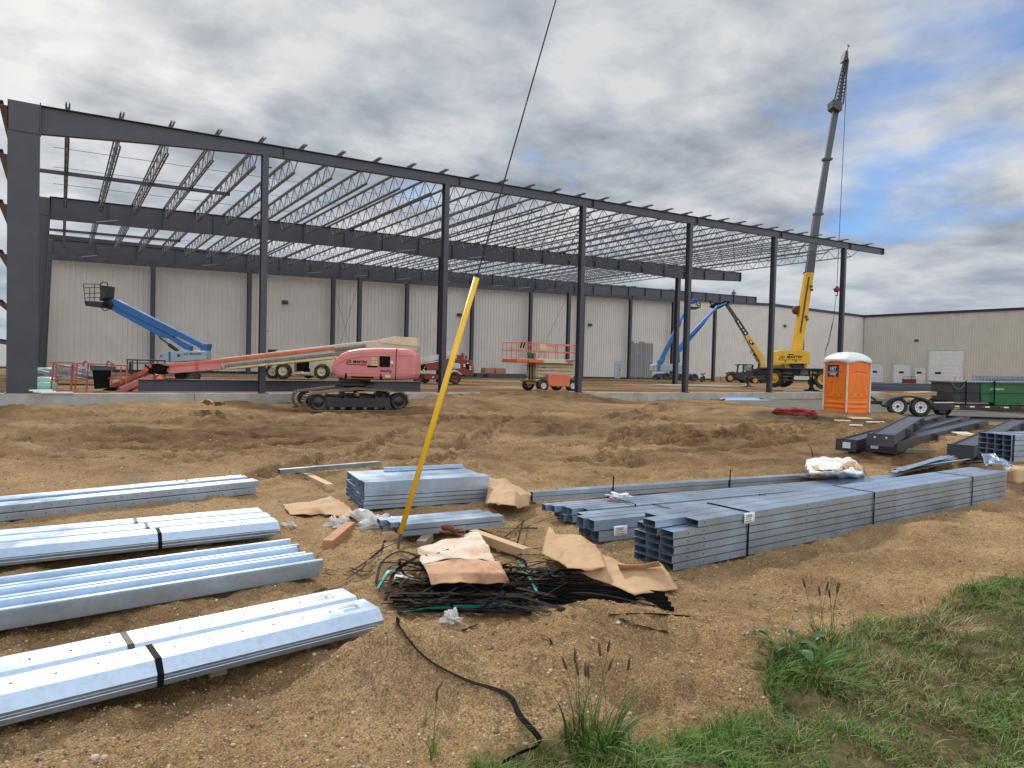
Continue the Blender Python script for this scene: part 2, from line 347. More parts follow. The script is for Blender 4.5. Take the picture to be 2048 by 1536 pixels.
mat('pale_yellow', (.60, .53, .27), .5, 0, .12, 2, dirt=(.34, .26, .13), damt=.5, dscale=3)
mat('blue_paint', (.018, .13, .40), .4, 0, .15, 2, dirt=(.05, .13, .26), damt=.4)
mat('blue_bright', (.02, .19, .62), .4, 0, .12, 2, dirt=(.04, .15, .4), damt=.4)
mat('blue_grey', (.33, .40, .47), .45, 0, .10, 2, dirt=(.25, .28, .3), damt=.5)
mat('crane_yellow', (.72, .42, .012), .4, 0, .08, 1.5, dirt=(.5, .3, .03), damt=.5)
mat('tele_yellow', (.62, .36, .05), .42, 0, .10, 1.5, dirt=(.4, .25, .08), damt=.5)
mat('hub_yellow', (.66, .40, .04), .5, 0, .15, 3, dirt=(.3, .2, .08), damt=.6)
mat('guard_yellow', (.85, .50, .008), .32, 0, .05, 3, dirt=(.65, .40, .05), damt=.4, dscale=8)
mat('crane_grey', (.075, .083, .095), .5, .0, .12, 1, dirt=(.07, .075, .085), damt=.5)
mat('dark_grey', (.045, .05, .057), .5, 0, .2, 1.5, dirt=(.09, .08, .07), damt=.5)
mat('rust', (.16, .055, .018), .8, 0, .35, 4)
mat('hood_grey', (.12, .14, .16), .5, .3, .2, 2)
mat('glass', (.10, .15, .17), .08, 0, .2, 1, spec=.9)
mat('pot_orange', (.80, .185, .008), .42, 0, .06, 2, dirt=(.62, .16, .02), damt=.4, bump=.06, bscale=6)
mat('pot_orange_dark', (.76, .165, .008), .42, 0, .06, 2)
mat('sign_blue', (.012, .016, .09), .4, 0, .1, 3)
mat('dump_green', (.012, .115, .030), .45, 0, .15, 1.5, dirt=(.03, .09, .04), damt=.5)
mat('dump_black', (.017, .019, .022), .5, 0, .2, 1.5, dirt=(.04, .04, .04), damt=.5)
mat('trailer_black', (.012, .014, .022), .35, 0, .2, 2, dirt=(.06, .05, .04), damt=.4)
mat('tape_red', (.35, .02, .03), .3, 0, .1, 4)
mat('tape_white', (.75, .75, .72), .3, 0, .05, 4)
mat('lumber', (.47, .31, .16), .75, 0, .2, 3, col2=(.58, .42, .25), bump=.1, bscale=20, dirt=(.3, .22, .14), damt=.5)
mat('lumber_red', (.36, .16, .07), .75, 0, .2, 3, col2=(.46, .24, .12), bump=.1, bscale=20, dirt=(.2, .1, .06), damt=.5)
mat('lumber_grey', (.24, .20, .15), .8, 0, .2, 3, bump=.15, bscale=20)
mat('cardboard', (.47, .30, .165), .8, 0, .12, 5, bump=.5, bscale=7, dirt=(.32, .195, .10), damt=.8, dscale=3.5)
mat('cardboard_pale', (.62, .53, .44), .8, 0, .1, 3, bump=.6, bscale=8, dirt=(.44, .24, .125), damt=.95, dscale=3.2)
mat('cardboard_orange', (.56, .33, .19), .8, 0, .1, 4, bump=.5, bscale=8, dirt=(.27, .13, .065), damt=.9, dscale=5)
mat('plastic_wrap', (.80, .82, .84), .18, 0, .06, 5, alpha=.55, bump=.3, bscale=16)
mat('plastic_white', (.78, .79, .80), .3, 0, .06, 5, bump=.2, bscale=18)
mat('paper', (.75, .75, .75), .7, 0, .05, 9)
mat('print_grey', (.25, .25, .27), .7, 0, .1, 9)
mat('mint', (.27, .55, .44), .45, 0, .15, 3, bump=.2, bscale=8)
mat('teal', (.02, .42, .33), .4, 0, .1, 5)
mat('red_bright', (.58, .02, .03), .5, 0, .2, 5)
mat('red_net', (.40, .03, .025), .7, 0, .3, 9, alpha=.75)
mat('girt_beige', (.13, .13, .13), .5, 0, .15, 2)
mat('strap_brown', (.05, .032, .022), .6, 0, .3, 5)
mat('bucket_green', (.01, .28, .08), .45, 0, .1, 5)
mat('tarp_grey', (.20, .20, .20), .55, 0, .3, 4, bump=.3, bscale=10)
mat('stripe_yellow', (.62, .46, .10), .5, 0, .1, 5)
mat('hivis', (.55, .75, .03), .6, 0, .1, 5)
mat('jacket_brown', (.17, .07, .04), .8, 0, .2, 5)
mat('skin', (.45, .25, .17), .6, 0, .06, 8)
mat('hat_orange', (.70, .16, .05), .4, 0, .05, 8)
mat('denim', (.03, .04, .08), .8, 0, .2, 8)
mat('cable', (.02, .02, .022), .6, .3, .2, 8)
mat('asphalt', (.105, .098, .09), .9, 0, .18, 1.2, bump=.35, bscale=60, dirt=(.19, .15, .11), damt=.8, dscale=.45)
mat('lamp_housing', (.03, .03, .035), .4, 0, .1, 4)
def attr_mat(name, attr, rough=.8, base=None, spec=.3, sub=0):
    m = bpy.data.materials.new(name); m.use_nodes = True; nt = m.node_tree; b = nt.nodes['Principled BSDF']
    a = nt.nodes.new('ShaderNodeAttribute'); a.attribute_name = attr; nt.links.new(a.outputs['Color'], b.inputs['Base Color'])
    b.inputs['Roughness'].default_value = rough; b.inputs['Specular IOR Level'].default_value = spec; M[name] = m; return m
attr_mat('grass_blades', 'tint', .6); attr_mat('stones', 'tint', .85)
def soil_mat():
    m = bpy.data.materials.new('soil'); m.use_nodes = True; nt = m.node_tree; N, L = nt.nodes, nt.links; b = N['Principled BSDF']
    tc = N.new('ShaderNodeTexCoord'); geo = N.new('ShaderNodeNewGeometry')
    def noise(sc, det=6, ro=.6):
        n = N.new('ShaderNodeTexNoise'); L.new(geo.outputs['Position'], n.inputs['Vector']); n.inputs['Scale'].default_value = sc; n.inputs['Detail'].default_value = det; n.inputs['Roughness'].default_value = ro; return n.outputs[0]
    def ramp(x, st):
        r = N.new('ShaderNodeValToRGB'); L.new(x, r.inputs[0]); e = r.color_ramp.elements
        while len(e) < len(st): e.new(.5)
        for k, (p, c) in zip(e, st): k.position = p; k.color = (*c, 1)
        return r.outputs[0]
    def mix(f, a, c, mode='MIX'):
        x = N.new('ShaderNodeMix'); x.data_type = 'RGBA'; x.blend_type = mode
        for i, v in ((0, f), (6, a), (7, c)):
            if isinstance(v, (int, float)): x.inputs[i].default_value = v
            elif isinstance(v, tuple): x.inputs[i].default_value = (*v, 1)
            else: L.new(v, x.inputs[i])
        return x.outputs[2]
    at = N.new('ShaderNodeAttribute'); at.attribute_name = 'soil'; sp = N.new('ShaderNodeSeparateColor'); L.new(at.outputs['Color'], sp.inputs[0])
    dry = ramp(noise(1.1, 8, .65), [(.3, (.225, .142, .068)), (.5, (.31, .203, .102)), (.7, (.40, .275, .150))])
    wet_shade = ramp(noise(2.2, 8, .65), [(.3, (.085, .046, .020)), (.5, (.145, .083, .038)), (.72, (.235, .148, .072))])
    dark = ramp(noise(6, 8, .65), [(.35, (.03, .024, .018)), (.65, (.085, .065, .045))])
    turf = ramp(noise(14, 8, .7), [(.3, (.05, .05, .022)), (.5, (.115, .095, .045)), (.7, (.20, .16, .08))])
    c = mix(sp.outputs[0], dry, wet_shade); c = mix(sp.outputs[2], c, dark)
    # grains and pebbles
    gr = ramp(noise(95, 5, .75), [(.36, (.36, .34, .32)), (.5, (1, 1, 1)), (.64, (1.75, 1.7, 1.6))]); c = mix(.85, c, gr, 'MULTIPLY')
    gr2 = ramp(noise(22, 5, .7), [(.34, (.72, .70, .68)), (.5, (1, 1, 1)), (.66, (1.2, 1.18, 1.15))]); c = mix(.8, c, gr2, 'MULTIPLY')
    vo = N.new('ShaderNodeTexVoronoi'); L.new(geo.outputs['Position'], vo.inputs['Vector']); vo.inputs['Scale'].default_value = 62
    pm = ramp(vo.outputs['Distance'], [(.16, (1, 1, 1)), (.26, (0, 0, 0))]); pc = N.new('ShaderNodeSeparateColor'); L.new(vo.outputs['Color'], pc.inputs[0])
    sel = ramp(pc.outputs[0], [(.72, (0, 0, 0)), (.74, (1, 1, 1))]); tint = ramp(pc.outputs[1], [(.0, (.10, .09, .085)), (.4, (.30, .22, .15)), (.75, (.52, .45, .36)), (1, (.66, .62, .56))])
    mm = N.new('ShaderNodeMath'); mm.operation = 'MULTIPLY'; L.new(pm, mm.inputs[0]); L.new(sel, mm.inputs[1]); m2 = N.new('ShaderNodeMath'); m2.operation = 'MULTIPLY'; m2.inputs[1].default_value = .8; L.new(mm.outputs[0], m2.inputs[0])
    c = mix(m2.outputs[0], c, tint); c = mix(sp.outputs[1], c, turf)
    L.new(c, b.inputs['Base Color']); b.inputs['Roughness'].default_value = .95; b.inputs['Specular IOR Level'].default_value = .15
    ad = N.new('ShaderNodeMath'); ad.operation = 'MULTIPLY_ADD'; L.new(noise(38, 7, .7), ad.inputs[0]); ad.inputs[1].default_value = 1.; L.new(m2.outputs[0], ad.inputs[2])
    bp = N.new('ShaderNodeBump'); bp.inputs['Strength'].default_value = .75; bp.inputs['Distance'].default_value = .022; L.new(ad.outputs[0], bp.inputs['Height'])
    n9 = noise(7, 7, .65); bp2 = N.new('ShaderNodeBump'); bp2.inputs['Strength'].default_value = .6; bp2.inputs['Distance'].default_value = .09; L.new(n9, bp2.inputs['Height']); L.new(bp.outputs[0], bp2.inputs['Normal'])
    L.new(bp2.outputs[0], b.inputs['Normal']); M['soil'] = m
soil_mat()
# ------------------------------------------------------------------ ground
GB = [(940,1560),(1010,1530),(1100,1500),(1145,1462),(1215,1478),(1260,1530),(1330,1500),(1420,1462),(1530,1440),(1538,1390),(1560,1345),(1600,1310),(1660,1290),(1760,1262),(1830,1240),(1905,1215),(1980,1182),(2048,1160),(2300,1095),(2700,1010)]
GBW = []
for px, py in GB:
    p = atz(px, py, 0); GBW.append((p.x*cy-p.y*sy, p.x*sy+p.y*cy))
GBW = np.array(GBW)
def grass_mask(l, d):
    """1 inside the turf; boundary is a curve d(l)"""
    edge = np.interp(l, GBW[:, 0], GBW[:, 1], left=-5)
    return edge - d        # positive = inside (nearer than the edge)
def build_ground():
    A = np.concatenate([np.linspace(-.80, .80, 900), np.linspace(.80, 2*pi-.80, 60)[1:-1]])
    R = np.concatenate([[.05, .6], np.geomspace(1.2, 62, 760), np.geomspace(64, 4500, 70)])
    aa, rr = np.meshgrid(A, R)
    l = np.sin(aa)*rr; d = np.cos(aa)*rr; x = l*cy + d*sy; y = -l*sy + d*cy
    x = x.ravel(); y = y.ravel(); l = l.ravel(); d = d.ravel(); z = height(x, y)
    asp = asphalt_mask(l, d); z = z - asp*.02
    nA, nR = len(A), len(R)
    i = np.arange(nR-1)[:, None]*nA; j = np.arange(nA)[None, :]; jn = (j+1) % nA
    q = np.stack([i+j, i+nA+j, i+nA+jn, i+jn], -1).reshape(-1, 4)[:, ::-1]
    me = bpy.data.meshes.new('ground'); n = len(x)
    me.vertices.add(n); me.vertices.foreach_set('co', np.stack([x, y, z], 1).ravel())
    me.loops.add(len(q)*4); me.polygons.add(len(q)); me.polygons.foreach_set('loop_start', np.arange(len(q))*4); me.loops.foreach_set('vertex_index', q.ravel())
    me.polygons.foreach_set('use_smooth', np.ones(len(q), bool)); me.update(calc_edges=True)
    rut = sst(8.5, 13, d)*(1-sst(60, 100, d)*.3)
    wet_shade = np.clip(rut*(.62 + 1.1*fbm(l*.5, d, .35, 4, 301) - .15*sst(0, 10, l)*sst(8, 14, d)*(1-sst(24, 30, d))) + .55*np.maximum(0, fbm(l, d, .8, 4, 333)), 0, 1)
    wet_shade = np.maximum(wet_shade, .55*np.exp(-(((l+1.7)/.9)**2+((d-3.6)/.4)**2)))  # dark patch: damp soil plus the near bundle's shadow, put into the soil colour
    gm = sst(-.08, .10, grass_mask(l, d)+.25*fbm(x, y, 2.5, 3, 401))*(l > -.35)*(1-sst(14, 20, d))
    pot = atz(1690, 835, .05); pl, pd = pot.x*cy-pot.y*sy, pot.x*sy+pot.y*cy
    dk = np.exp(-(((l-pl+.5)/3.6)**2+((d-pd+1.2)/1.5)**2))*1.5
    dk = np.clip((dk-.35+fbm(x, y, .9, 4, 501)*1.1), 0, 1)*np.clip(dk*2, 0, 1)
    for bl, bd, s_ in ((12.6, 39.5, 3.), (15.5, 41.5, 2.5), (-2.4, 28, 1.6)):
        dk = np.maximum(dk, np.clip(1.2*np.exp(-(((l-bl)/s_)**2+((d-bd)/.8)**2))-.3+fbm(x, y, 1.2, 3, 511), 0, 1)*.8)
    ca = me.color_attributes.new('soil', 'FLOAT_COLOR', 'POINT'); ca.data.foreach_set('color', np.stack([wet_shade, gm, dk, np.ones(n)], 1).ravel())
    me.materials.append(M['soil']); o = bpy.data.objects.new('ground', me); COL.objects.link(o); struct(o)
build_ground()
def build_road():
    G = []
    ls = np.linspace(12.2, 75, 160)
    for l in ls:
        d0 = 27.0-(l-14)*.36 - .9*float(fbm(np.array([l]), np.array([27.-(l-14)*.36]), .8, 3, 201)[0]); d1 = 40.2+.15*l
        row = []
        for t in np.linspace(0, 1, 24):
            d = d0+(d1-d0)*t; x, y = LD(l, d); row.append(Vector((x, y, H(x, y)-(.012 if t in (0., 1.) else -.004))))
        G.append(row)
    struct(MB().grid(G).build('asphalt_road', 'asphalt'))
build_road()
# ------------------------------------------------------------------ steel frame
def roof(x): return EYE.z + 7.915 + .0232*(x-X0)
def hsec(w, h, tf, tw):       # I section, closed loop (right, up)
    return [(-w/2,-h/2),(w/2,-h/2),(w/2,-h/2+tf),(tw/2,-h/2+tf),(tw/2,h/2-tf),(w/2,h/2-tf),(w/2,h/2),(-w/2,h/2),(-w/2,h/2-tf),(-tw/2,h/2-tf),(-tw/2,-h/2+tf),(-w/2,-h/2+tf)]
def column(mb, x, y, z0, z1, w=.22, d=.30, clips=True, web_along_y=True):
    up = (0, 1, 0) if web_along_y else (1, 0, 0)
    mb.sect((x, y, z0), (x, y, z1), hsec(w, d, .018, .02), up)
    mb.box((x, y, z0+.012), (w+.16, d+.12, .024))
    if clips:
        for k in range(1, 5): mb.box((x+w/2+.07, y+.02, z0+.3+k*2.05), (.16, .16, .012))
def rafter_mb(y, xs, depth, w=.24, stiff=1.52):
    """tapered built-up I: web plus flanges, stiffener plates"""
    mb = MB(); n = len(xs)
    for a, b, da, db in zip(xs[:-1], xs[1:], depth[:-1], depth[1:]):
        za, zb = roof(a)-.02, roof(b)-.02
        for hw, oa, ob, ca, cb in ((w/2, 0, 0, .02, .02), (w/2, -da+.02, -db+.02, .02, .02), (.008, -.02, -.02, da-.04, db-.04)):
            mb.hexa([(a, y-hw, za+oa), (a, y+hw, za+oa), (a, y+hw, za+oa-ca), (a, y-hw, za+oa-ca)], [(b, y-hw, zb+ob), (b, y+hw, zb+ob), (b, y+hw, zb+ob-cb), (b, y-hw, zb+ob-cb)])
    x = xs[0]+stiff
    while x < xs[-1]-.3:
        dd = float(np.interp(x, xs, depth)); zt = roof(x)-.04
        mb.box((x, y-w/4-.004, zt-(dd-.04)/2), (.014, w/2-.01, dd-.044)); x += stiff
    for xe in (xs[-1],):
        dd = depth[-1]; mb.box((xe+.012, y, roof(xe)-.02-dd/2), (.024, w+.02, dd+.03))
    return mb
fr = thing('steel_building_frame', 'dark grey steel building frame with columns, rafters and open bar joists', 'building frame', (20, YF, SLAB))
xl = -1.0
# big left columns (rigid frame legs): slightly tapered
for y, wb, wt in ((YF, .80, .84), (YA, .55, 1.0), (YB, .6, .95)):
    mb = MB(); x0 = xl-.42; z0, z1 = SLAB, roof(xl)-.06
    for a, b, c, d_ in ((x0, x0+.02, x0, x0+.02), (x0+wb-.02, x0+wb, x0+wt-.02, x0+wt)):
        mb.hexa([(a, y-.14, z0), (b, y-.14, z0), (b, y+.14, z0), (a, y+.14, z0)], [(c, y-.14, z1), (d_, y-.14, z1), (d_, y+.14, z1), (c, y+.14, z1)])
    wy = y-.13 if y == YF else y
    mb.hexa([(x0+.02, wy-.008, z0), (x0+wb-.02, wy-.008, z0), (x0+wb-.02, wy+.008, z0), (x0+.02, wy+.008, z0)], [(x0+.02, wy-.008, z1), (x0+wt-.02, wy-.008, z1), (x0+wt-.02, wy+.008, z1), (x0+.02, wy+.008, z1)])
    mb.box((x0+wb/2, y, z0+.012), (wb+.1, .4, .024))
    mb.box((x0+wt/2, wy-.02 if y == YF else y-.03, z1-.88), (wt-.05, .03, .03))
    mb.build('rigid_column', 'frame_steel', fr)
for k in range(1, 7):
    x = X0+BAY*k+(-.12, 0, .02, .06, .12, .05, 0)[k]; mb = MB(); column(mb, x, YF, SLAB, roof(x)-.44); mb.build('column', 'frame_steel', fr)
for y, xs in ((YA, (21.6, 44.46)), (YB, (21.6, 44.5, 67.3))):
    for x in xs: mb = MB(); column(mb, x, y, SLAB, roof(x)-1.06, .32, .36, False); mb.build('column', 'frame_steel', fr)
for k in range(0, 10):
    x = X0+BAY*k; mb = MB(); column(mb, x, YC, SLAB, roof(x)-.6, .34, .36, False); mb.build('column', 'frame_steel', fr)
rafter_mb(YF, [xl+.42, 2.5, 6.2, 20, 44.5, 49.3], [.90, .66, .44, .42, .42, .42], .22, 7.62).build('rafter', 'frame_steel', fr)
mb = MB(); mb.box((xl, YF-.13, roof(xl)-.47), (.84, .02, .90)); mb.box((xl, YF, roof(xl)-.03), (.84, .28, .02)); mb.box((xl+.42, YF, roof(xl)-.45), (.03, .3, 1.0)); mb.build('knee_plate', 'frame_steel', fr)
rafter_mb(YA, [xl+.5, 9.5, 18, 21.6, 26, 33.6, 40, 44.46, 52.6], [1.12, 1.12, 1.12, 1.26, 1.1, .84, .9, 1.1, .80], .26, 2.54).build('rafter', 'frame_steel', fr)
rafter_mb(YB, [xl+.5, 12, 21.6, 30, 37, 44.5, 52, 60, 67.3, 75], [1.1, 1.1, 1.2, 1.0, 1.0, 1.28, 1.0, .95, 1.2, .78], .26, 2.54).build('rafter', 'frame_steel', fr)
rafter_mb(YC, [xl, 22, 44, 68.3], [.62, .62, .62, .62], .24, 7.62).build('rafter', 'frame_steel', fr)
MB().bar((xl, YC-.16, roof(xl)+.05), (61, YC-.16, roof(61)+.05), .25, .02).build('roof_angle', 'white_paint', fr)
# left wall girts between the rigid columns
for i, z in enumerate((1.72, 2.95, 4.5, 6.05, 7.6, 9.1)[::1]):
    z = SLAB + z - .12; mb = MB()
    mb.sect((xl-.53, YF-.15, z), (xl-.53, YC, z), [(-.11,-.03),(.11,-.03),(.11,-.02),(-.10,-.02),(-.10,.10),(.0,.10),(.0,.11),(-.11,.11)], (0, 0, 1))
    mb.build('wall_girt', 'girt_beige' if i else 'frame_steel', fr)
# bar joists
def joist_meshes(y0, y1, depth, inset, ext0, ext1, rod=.014, ch=.05):
    top, bot, web = MB(), MB(), MB()
    for s_ in (-1, 1): top.bar((s_*ch*.9, y0-ext0, .095), (s_*ch*.9, y1+ext1, .095), ch, .055)
    for yy, q in ((y0, -1), (y1, 1)): top.box((0, yy, .035), (.08, .14, .07))
    zb = .095-depth
    for s_ in (-1, 1): bot.bar((s_*ch*.9, y0+inset, zb), (s_*ch*.9, y1-inset*.6, zb), ch, .05)
    L = (y1-inset*.6)-(y0+inset); n = max(2, round(L/1.25)); p = L/n
    web.bar((0, y0+.12, .07), (0, y0+inset, zb), rod*2.2, rod*2.2); web.bar((0, y1-.1, .07), (0, y1-inset*.6, zb), rod*2.2, rod*2.2)
    for i in range(n):
        a = y0+inset+i*p
        web.bar((0, a, zb), (0, a+p/2, .08), rod*2, rod*2); web.bar((0, a+p/2, .08), (0, a+p, zb), rod*2, rod*2)
        web.bar((0, a+p/2, .08), (0, a+p/2, zb), rod*1.3, rod*1.3)
    return top, bot, web
def add_joists(y0, y1, xs, depth, inset, e0, e1, subs):
    ms = joist_meshes(y0, y1, depth, inset, e0, e1); x = xs[0]
    T = Matrix.Translation((x, 0, roof(x)))
    for mb in ms: mb.v = [T @ v for v in mb.v]
    if not subs:
        a = ms[0]
        for b in ms[1:]: a.add(b.v, b.f)
        first = [a.build('bar_joist', 'joist_steel', fr)]
    else:
        j = ms[0].build('bar_joist', 'joist_steel', fr); first = [j, ms[1].build('bottom_chord', 'joist_steel', j), ms[2].build('web', 'joist_steel', j)]
    for xx in xs[1:]:
        c = first[0].copy(); COL.objects.link(c); c.parent = fr; c.location = Vector((xx-x, 0, roof(xx)-roof(x)))
        for g in first[1:]:
            h = g.copy(); COL.objects.link(h); h.parent = c
add_joists(YF, YA, [.15+1.52*i for i in range(32) if i != 30], .72, 1.15, .42, .12, True)
add_joists(YA, YB, [.15+1.52*i for i in range(31)], .72, 1.1, -.02, .12, False)
add_joists(YB, YC, [.15+1.52*i for i in range(21)]+[52.4, 53.9, 59.9], .50, .7, -.02, .1, False)
for y, zo in ((YF+5, -.02), (YF+8.6, .05), (YF+8.6, -.66), (YA+4, .05), (YA+7.5, -.66), (YA+11, .05), (YB+3, .03)):
    MB().cyl((-.3, y, roof(-.3)+zo), (46, y, roof(46)+zo), .011, n=4).build('bridging_rod', 'joist_steel', fr)
for y, x1 in ((YF+6.1, 6.3), (YA+6.3, 6.3)):
    MB().bar((xl, y, roof(xl)-.72), (x1, y, roof(x1)-.72), .10, .14).build('strut', 'frame_steel', fr)
mb = MB()
for y, xs in ((YA, (1.5, 18.3, 23.6, 28.2, 33)), (YB, (1.2, 9, 17, 21, 25, 29, 34.8, 38, 41.5))):
    for x in xs: z = roof(x)-1.1; MB().bar((x, y-.2, z), (x+.9, y-.9, z+.10), .05, .05).build('flange_brace', 'galv_dull', fr)
for a, b in (((xl, YF+.1, SLAB+.2), (xl, YA-.2, roof(xl)-1)), ((xl, YA, SLAB+.3), (xl, YF+.2, roof(xl)-1.2)), ((21.6, YB+.1, roof(21)-1.3), (21.6, YC, SLAB+.2)), ((44.5, YB+.1, roof(44)-1.3), (44.5, YC, SLAB+.2)), ((21.6, YB+.1, SLAB+.3), (21.6, YC, roof(21)-1.3))):
    MB().cyl(a, b, .013, n=5).build('brace_rod', 'cable', fr)
# foundation wall
mb = MB()
for a, b in zip(np.arange(-14, 49.2, 6.0), np.append(np.arange(-8, 49.2, 6.0), 50)): mb.box(((a+b)/2, YF+.0, SLAB-.45), (b-a-.012, .42, .9))
fw = tag(mb.build('foundation_wall', 'concrete', bevel=.012), 'low concrete foundation wall along the front row of columns', 'foundation wall')
mb = MB()
for x, y, w, d_ in ((46.5, YF+1.6, 9, 2), (45, YA-1.5, 9, 2.2), (22, YF+1.1, 2.4, 1.0)):
    mb.box((x, y, SLAB-.1), (w, d_, .23))
struct(mb.build('concrete_slab', 'concrete', bevel=.01))
# ------------------------------------------------------------------ warehouse
wh = thing('warehouse', 'long pale ribbed metal warehouse with a right wing of loading doors', 'warehouse', (56, YW, SLAB))
wz0 = SLAB-.3
def wall_top(px, py): p = atY(px, py, YW); return p.x, p.z
XC = 112.7
ztop = [(-1.6, wall_top(1555, 610)[1]-1.0)] + [wall_top(*q) for q in ((1380, 600), (1545, 609.5), (1728, 632.5))]
XC = ztop[-1][0]; ZC = ztop[-1][1]
def ribbed(mb, p0, dirv, nrm, L, z0, ztf, pitch=.366, dep=.05):
    n = int(L/pitch); vs = []
    for i in range(n+1):
        s0 = i*pitch
        for ds, o in ((0, 0), (pitch*.62, 0), (pitch*.70, dep), (pitch*.92, dep)):
            s1 = min(s0+ds, L); p = Vector(p0)+Vector(dirv)*s1+Vector(nrm)*o; vs += [(p.x, p.y, z0), (p.x, p.y, ztf(s1))]
    k = len(vs)//2; mb.add(vs, [(2*i, 2*i+2, 2*i+3, 2*i+1) for i in range(k-1)])
zx = [q[0] for q in ztop]; zz = [q[1] for q in ztop]
mb = MB(); ribbed(mb, (-1.6, YW, 0), (1, 0, 0), (0, -1, 0), XC+1.6, wz0, lambda s_: float(np.interp(s_-1.6, zx, zz))); mb.build('wall', 'wall_panel', wh)
mb = MB(); ribbed(mb, (XC, YW, 0), (0, -1, 0), (-1, 0, 0), 48, wz0, lambda s_: ZC); mb.build('wall', 'wall_panel_warm', wh)
mb = MB()
for a, b in zip(ztop[:-1], ztop[1:]): mb.bar((a[0], YW-.08, a[1]), (b[0], YW-.08, b[1]), .3, .34)
mb.bar((XC-.08, YW-.1, ZC), (XC-.08, YW-48, ZC), .3, .36); mb.build('roof_trim', 'dark_trim', wh)
mb = MB(); mb.bar((-1.6, YW+.02, wz0+.35), (XC, YW+.02, wz0+.35), .14, .22); mb.build('base_flashing', 'dark_trim', wh)
def y_end(px): return atX(px, 760, XC)
def door_on_wing(px0, px1, pyt, name, sub=True, zb=SLAB+.02):
    a, b = atX(px0, 760, XC), atX(px1, 760, XC); zt = atX((px0+px1)/2, pyt, XC).z; ym, w = (a.y+b.y)/2, abs(a.y-b.y)
    mb = MB(); n = max(1, round((zt-zb)/.6))
    for i in range(n): mb.box((XC-.10, ym, zb+(zt-zb)*(i+.5)/n), (.05, w, (zt-zb)/n-.012))
    d = mb.build(name, 'white_paint', wh, bevel=.008)
    mb = MB()
    for q in (-1, 1): mb.box((XC-.10, ym+q*(w/2+.12), (zb+zt)/2), (.16, .22, zt-zb))
    mb.box((XC-.10, ym, zt+.12), (.16, w+.46, .22)); mb.build('door_frame', 'wall_panel_warm' if name == 'overhead_door' else 'white_paint', d)
    if sub: w2 = .9 if w > 3 else .75; mb = MB().box((XC-.135, ym+(w/2-1.35 if w > 4 else .1), zb+1.75), (.03, w2, .34)); mb.build('door_window', 'black_paint', d, bevel=.05)
    return d
mb = MB()
door_on_wing(1736, 1767, 727.5, 'overhead_door'); door_on_wing(1788, 1821, 728, 'overhead_door'); door_on_wing(1858, 1926, 701, 'overhead_door'); door_on_wing(1833, 1847, 740, 'entry_door')
def wall_light(p, n): 
    mb = MB(); p = Vector(p)+Vector(n)*.12; mb.box(p, (.55, .3, .22) if abs(n[1]) else (.3, .6, .22)); mb.box(p+Vector((0, 0, .14))-Vector(n)*.06, (.5, .2, .1) if abs(n[1]) else (.2, .5, .1)); return mb.build('wall_light', 'lamp_housing', wh, bevel=.03)
for px, py in ((569, 605), (918, 630), (1179, 650), (1569, 652)): wall_light(atY(px, py, YW), (0, -1, 0))
wall_light(atX(1834, 681, XC), (-1, 0, 0))
p0, p1 = atY(1228, 755, YW), atY(1240, 755, YW); zt = atY(1234, 722, YW).z
d = MB().box(((p0.x+p1.x)/2, YW-.07, (SLAB+zt)/2), (p1.x-p0.x, .06, zt-SLAB)).build('entry_door', 'blue_grey', wh, bevel=.01)
MB().box(((p0.x+p1.x)/2+.35, YW-.13, SLAB+1.05), (.12, .06, .12)).build('handle', 'lamp_housing', d)
for x0, x1, py in ((1257, 1266, 682), (1266, 1277, 686), (1277, 1287, 683), (1287, 1305, 686)):
    a, b = atY(x0, 700, YW), atY(x1, 700, YW); zt = atY(x0, py, YW).z
    mb = MB(); ribbed(mb, (a.x, YW-.05, 0), (1, 0, 0), (0, -1, 0), b.x-a.x, wz0+.3, lambda s_: zt, .366); mb.build('bare_wall_panel', 'wall_patch', wh)
MB().box((XC/2-.5, YW+9, wz0+4), (XC, 17, 8)).build('building_core', 'dark_trim', wh)
# loading dock rail and clutter by the right wing
rl = MB(); a = atX(1807, 767, XC-1.5); b = atX(1830, 767, XC-1.5)
for q in np.linspace(0, 1, 4): c = a.lerp(b, q); rl.cyl((c.x, c.y, SLAB), (c.x, c.y, SLAB+1.1), .035)
for z in (.55, 1.1): rl.cyl((a.x, a.y, SLAB+z), (b.x, b.y, SLAB+z), .035)
tag(rl.build('guard_rail', 'rust'), 'small rusty pipe rail beside the white entry door', 'guard rail')
p = atX(1818, 766, XC-2.2); tag(MB().box((p.x, p.y, SLAB+.3), (.8, 1.8, .6)).box((p.x, p.y, SLAB+.65), (.9, 1.9, .1)).build('red_bin', 'deep_red', bevel=.04), 'low dark red bin in front of the dock rail', 'bin')
p = atX(1794, 762, XC-3); 
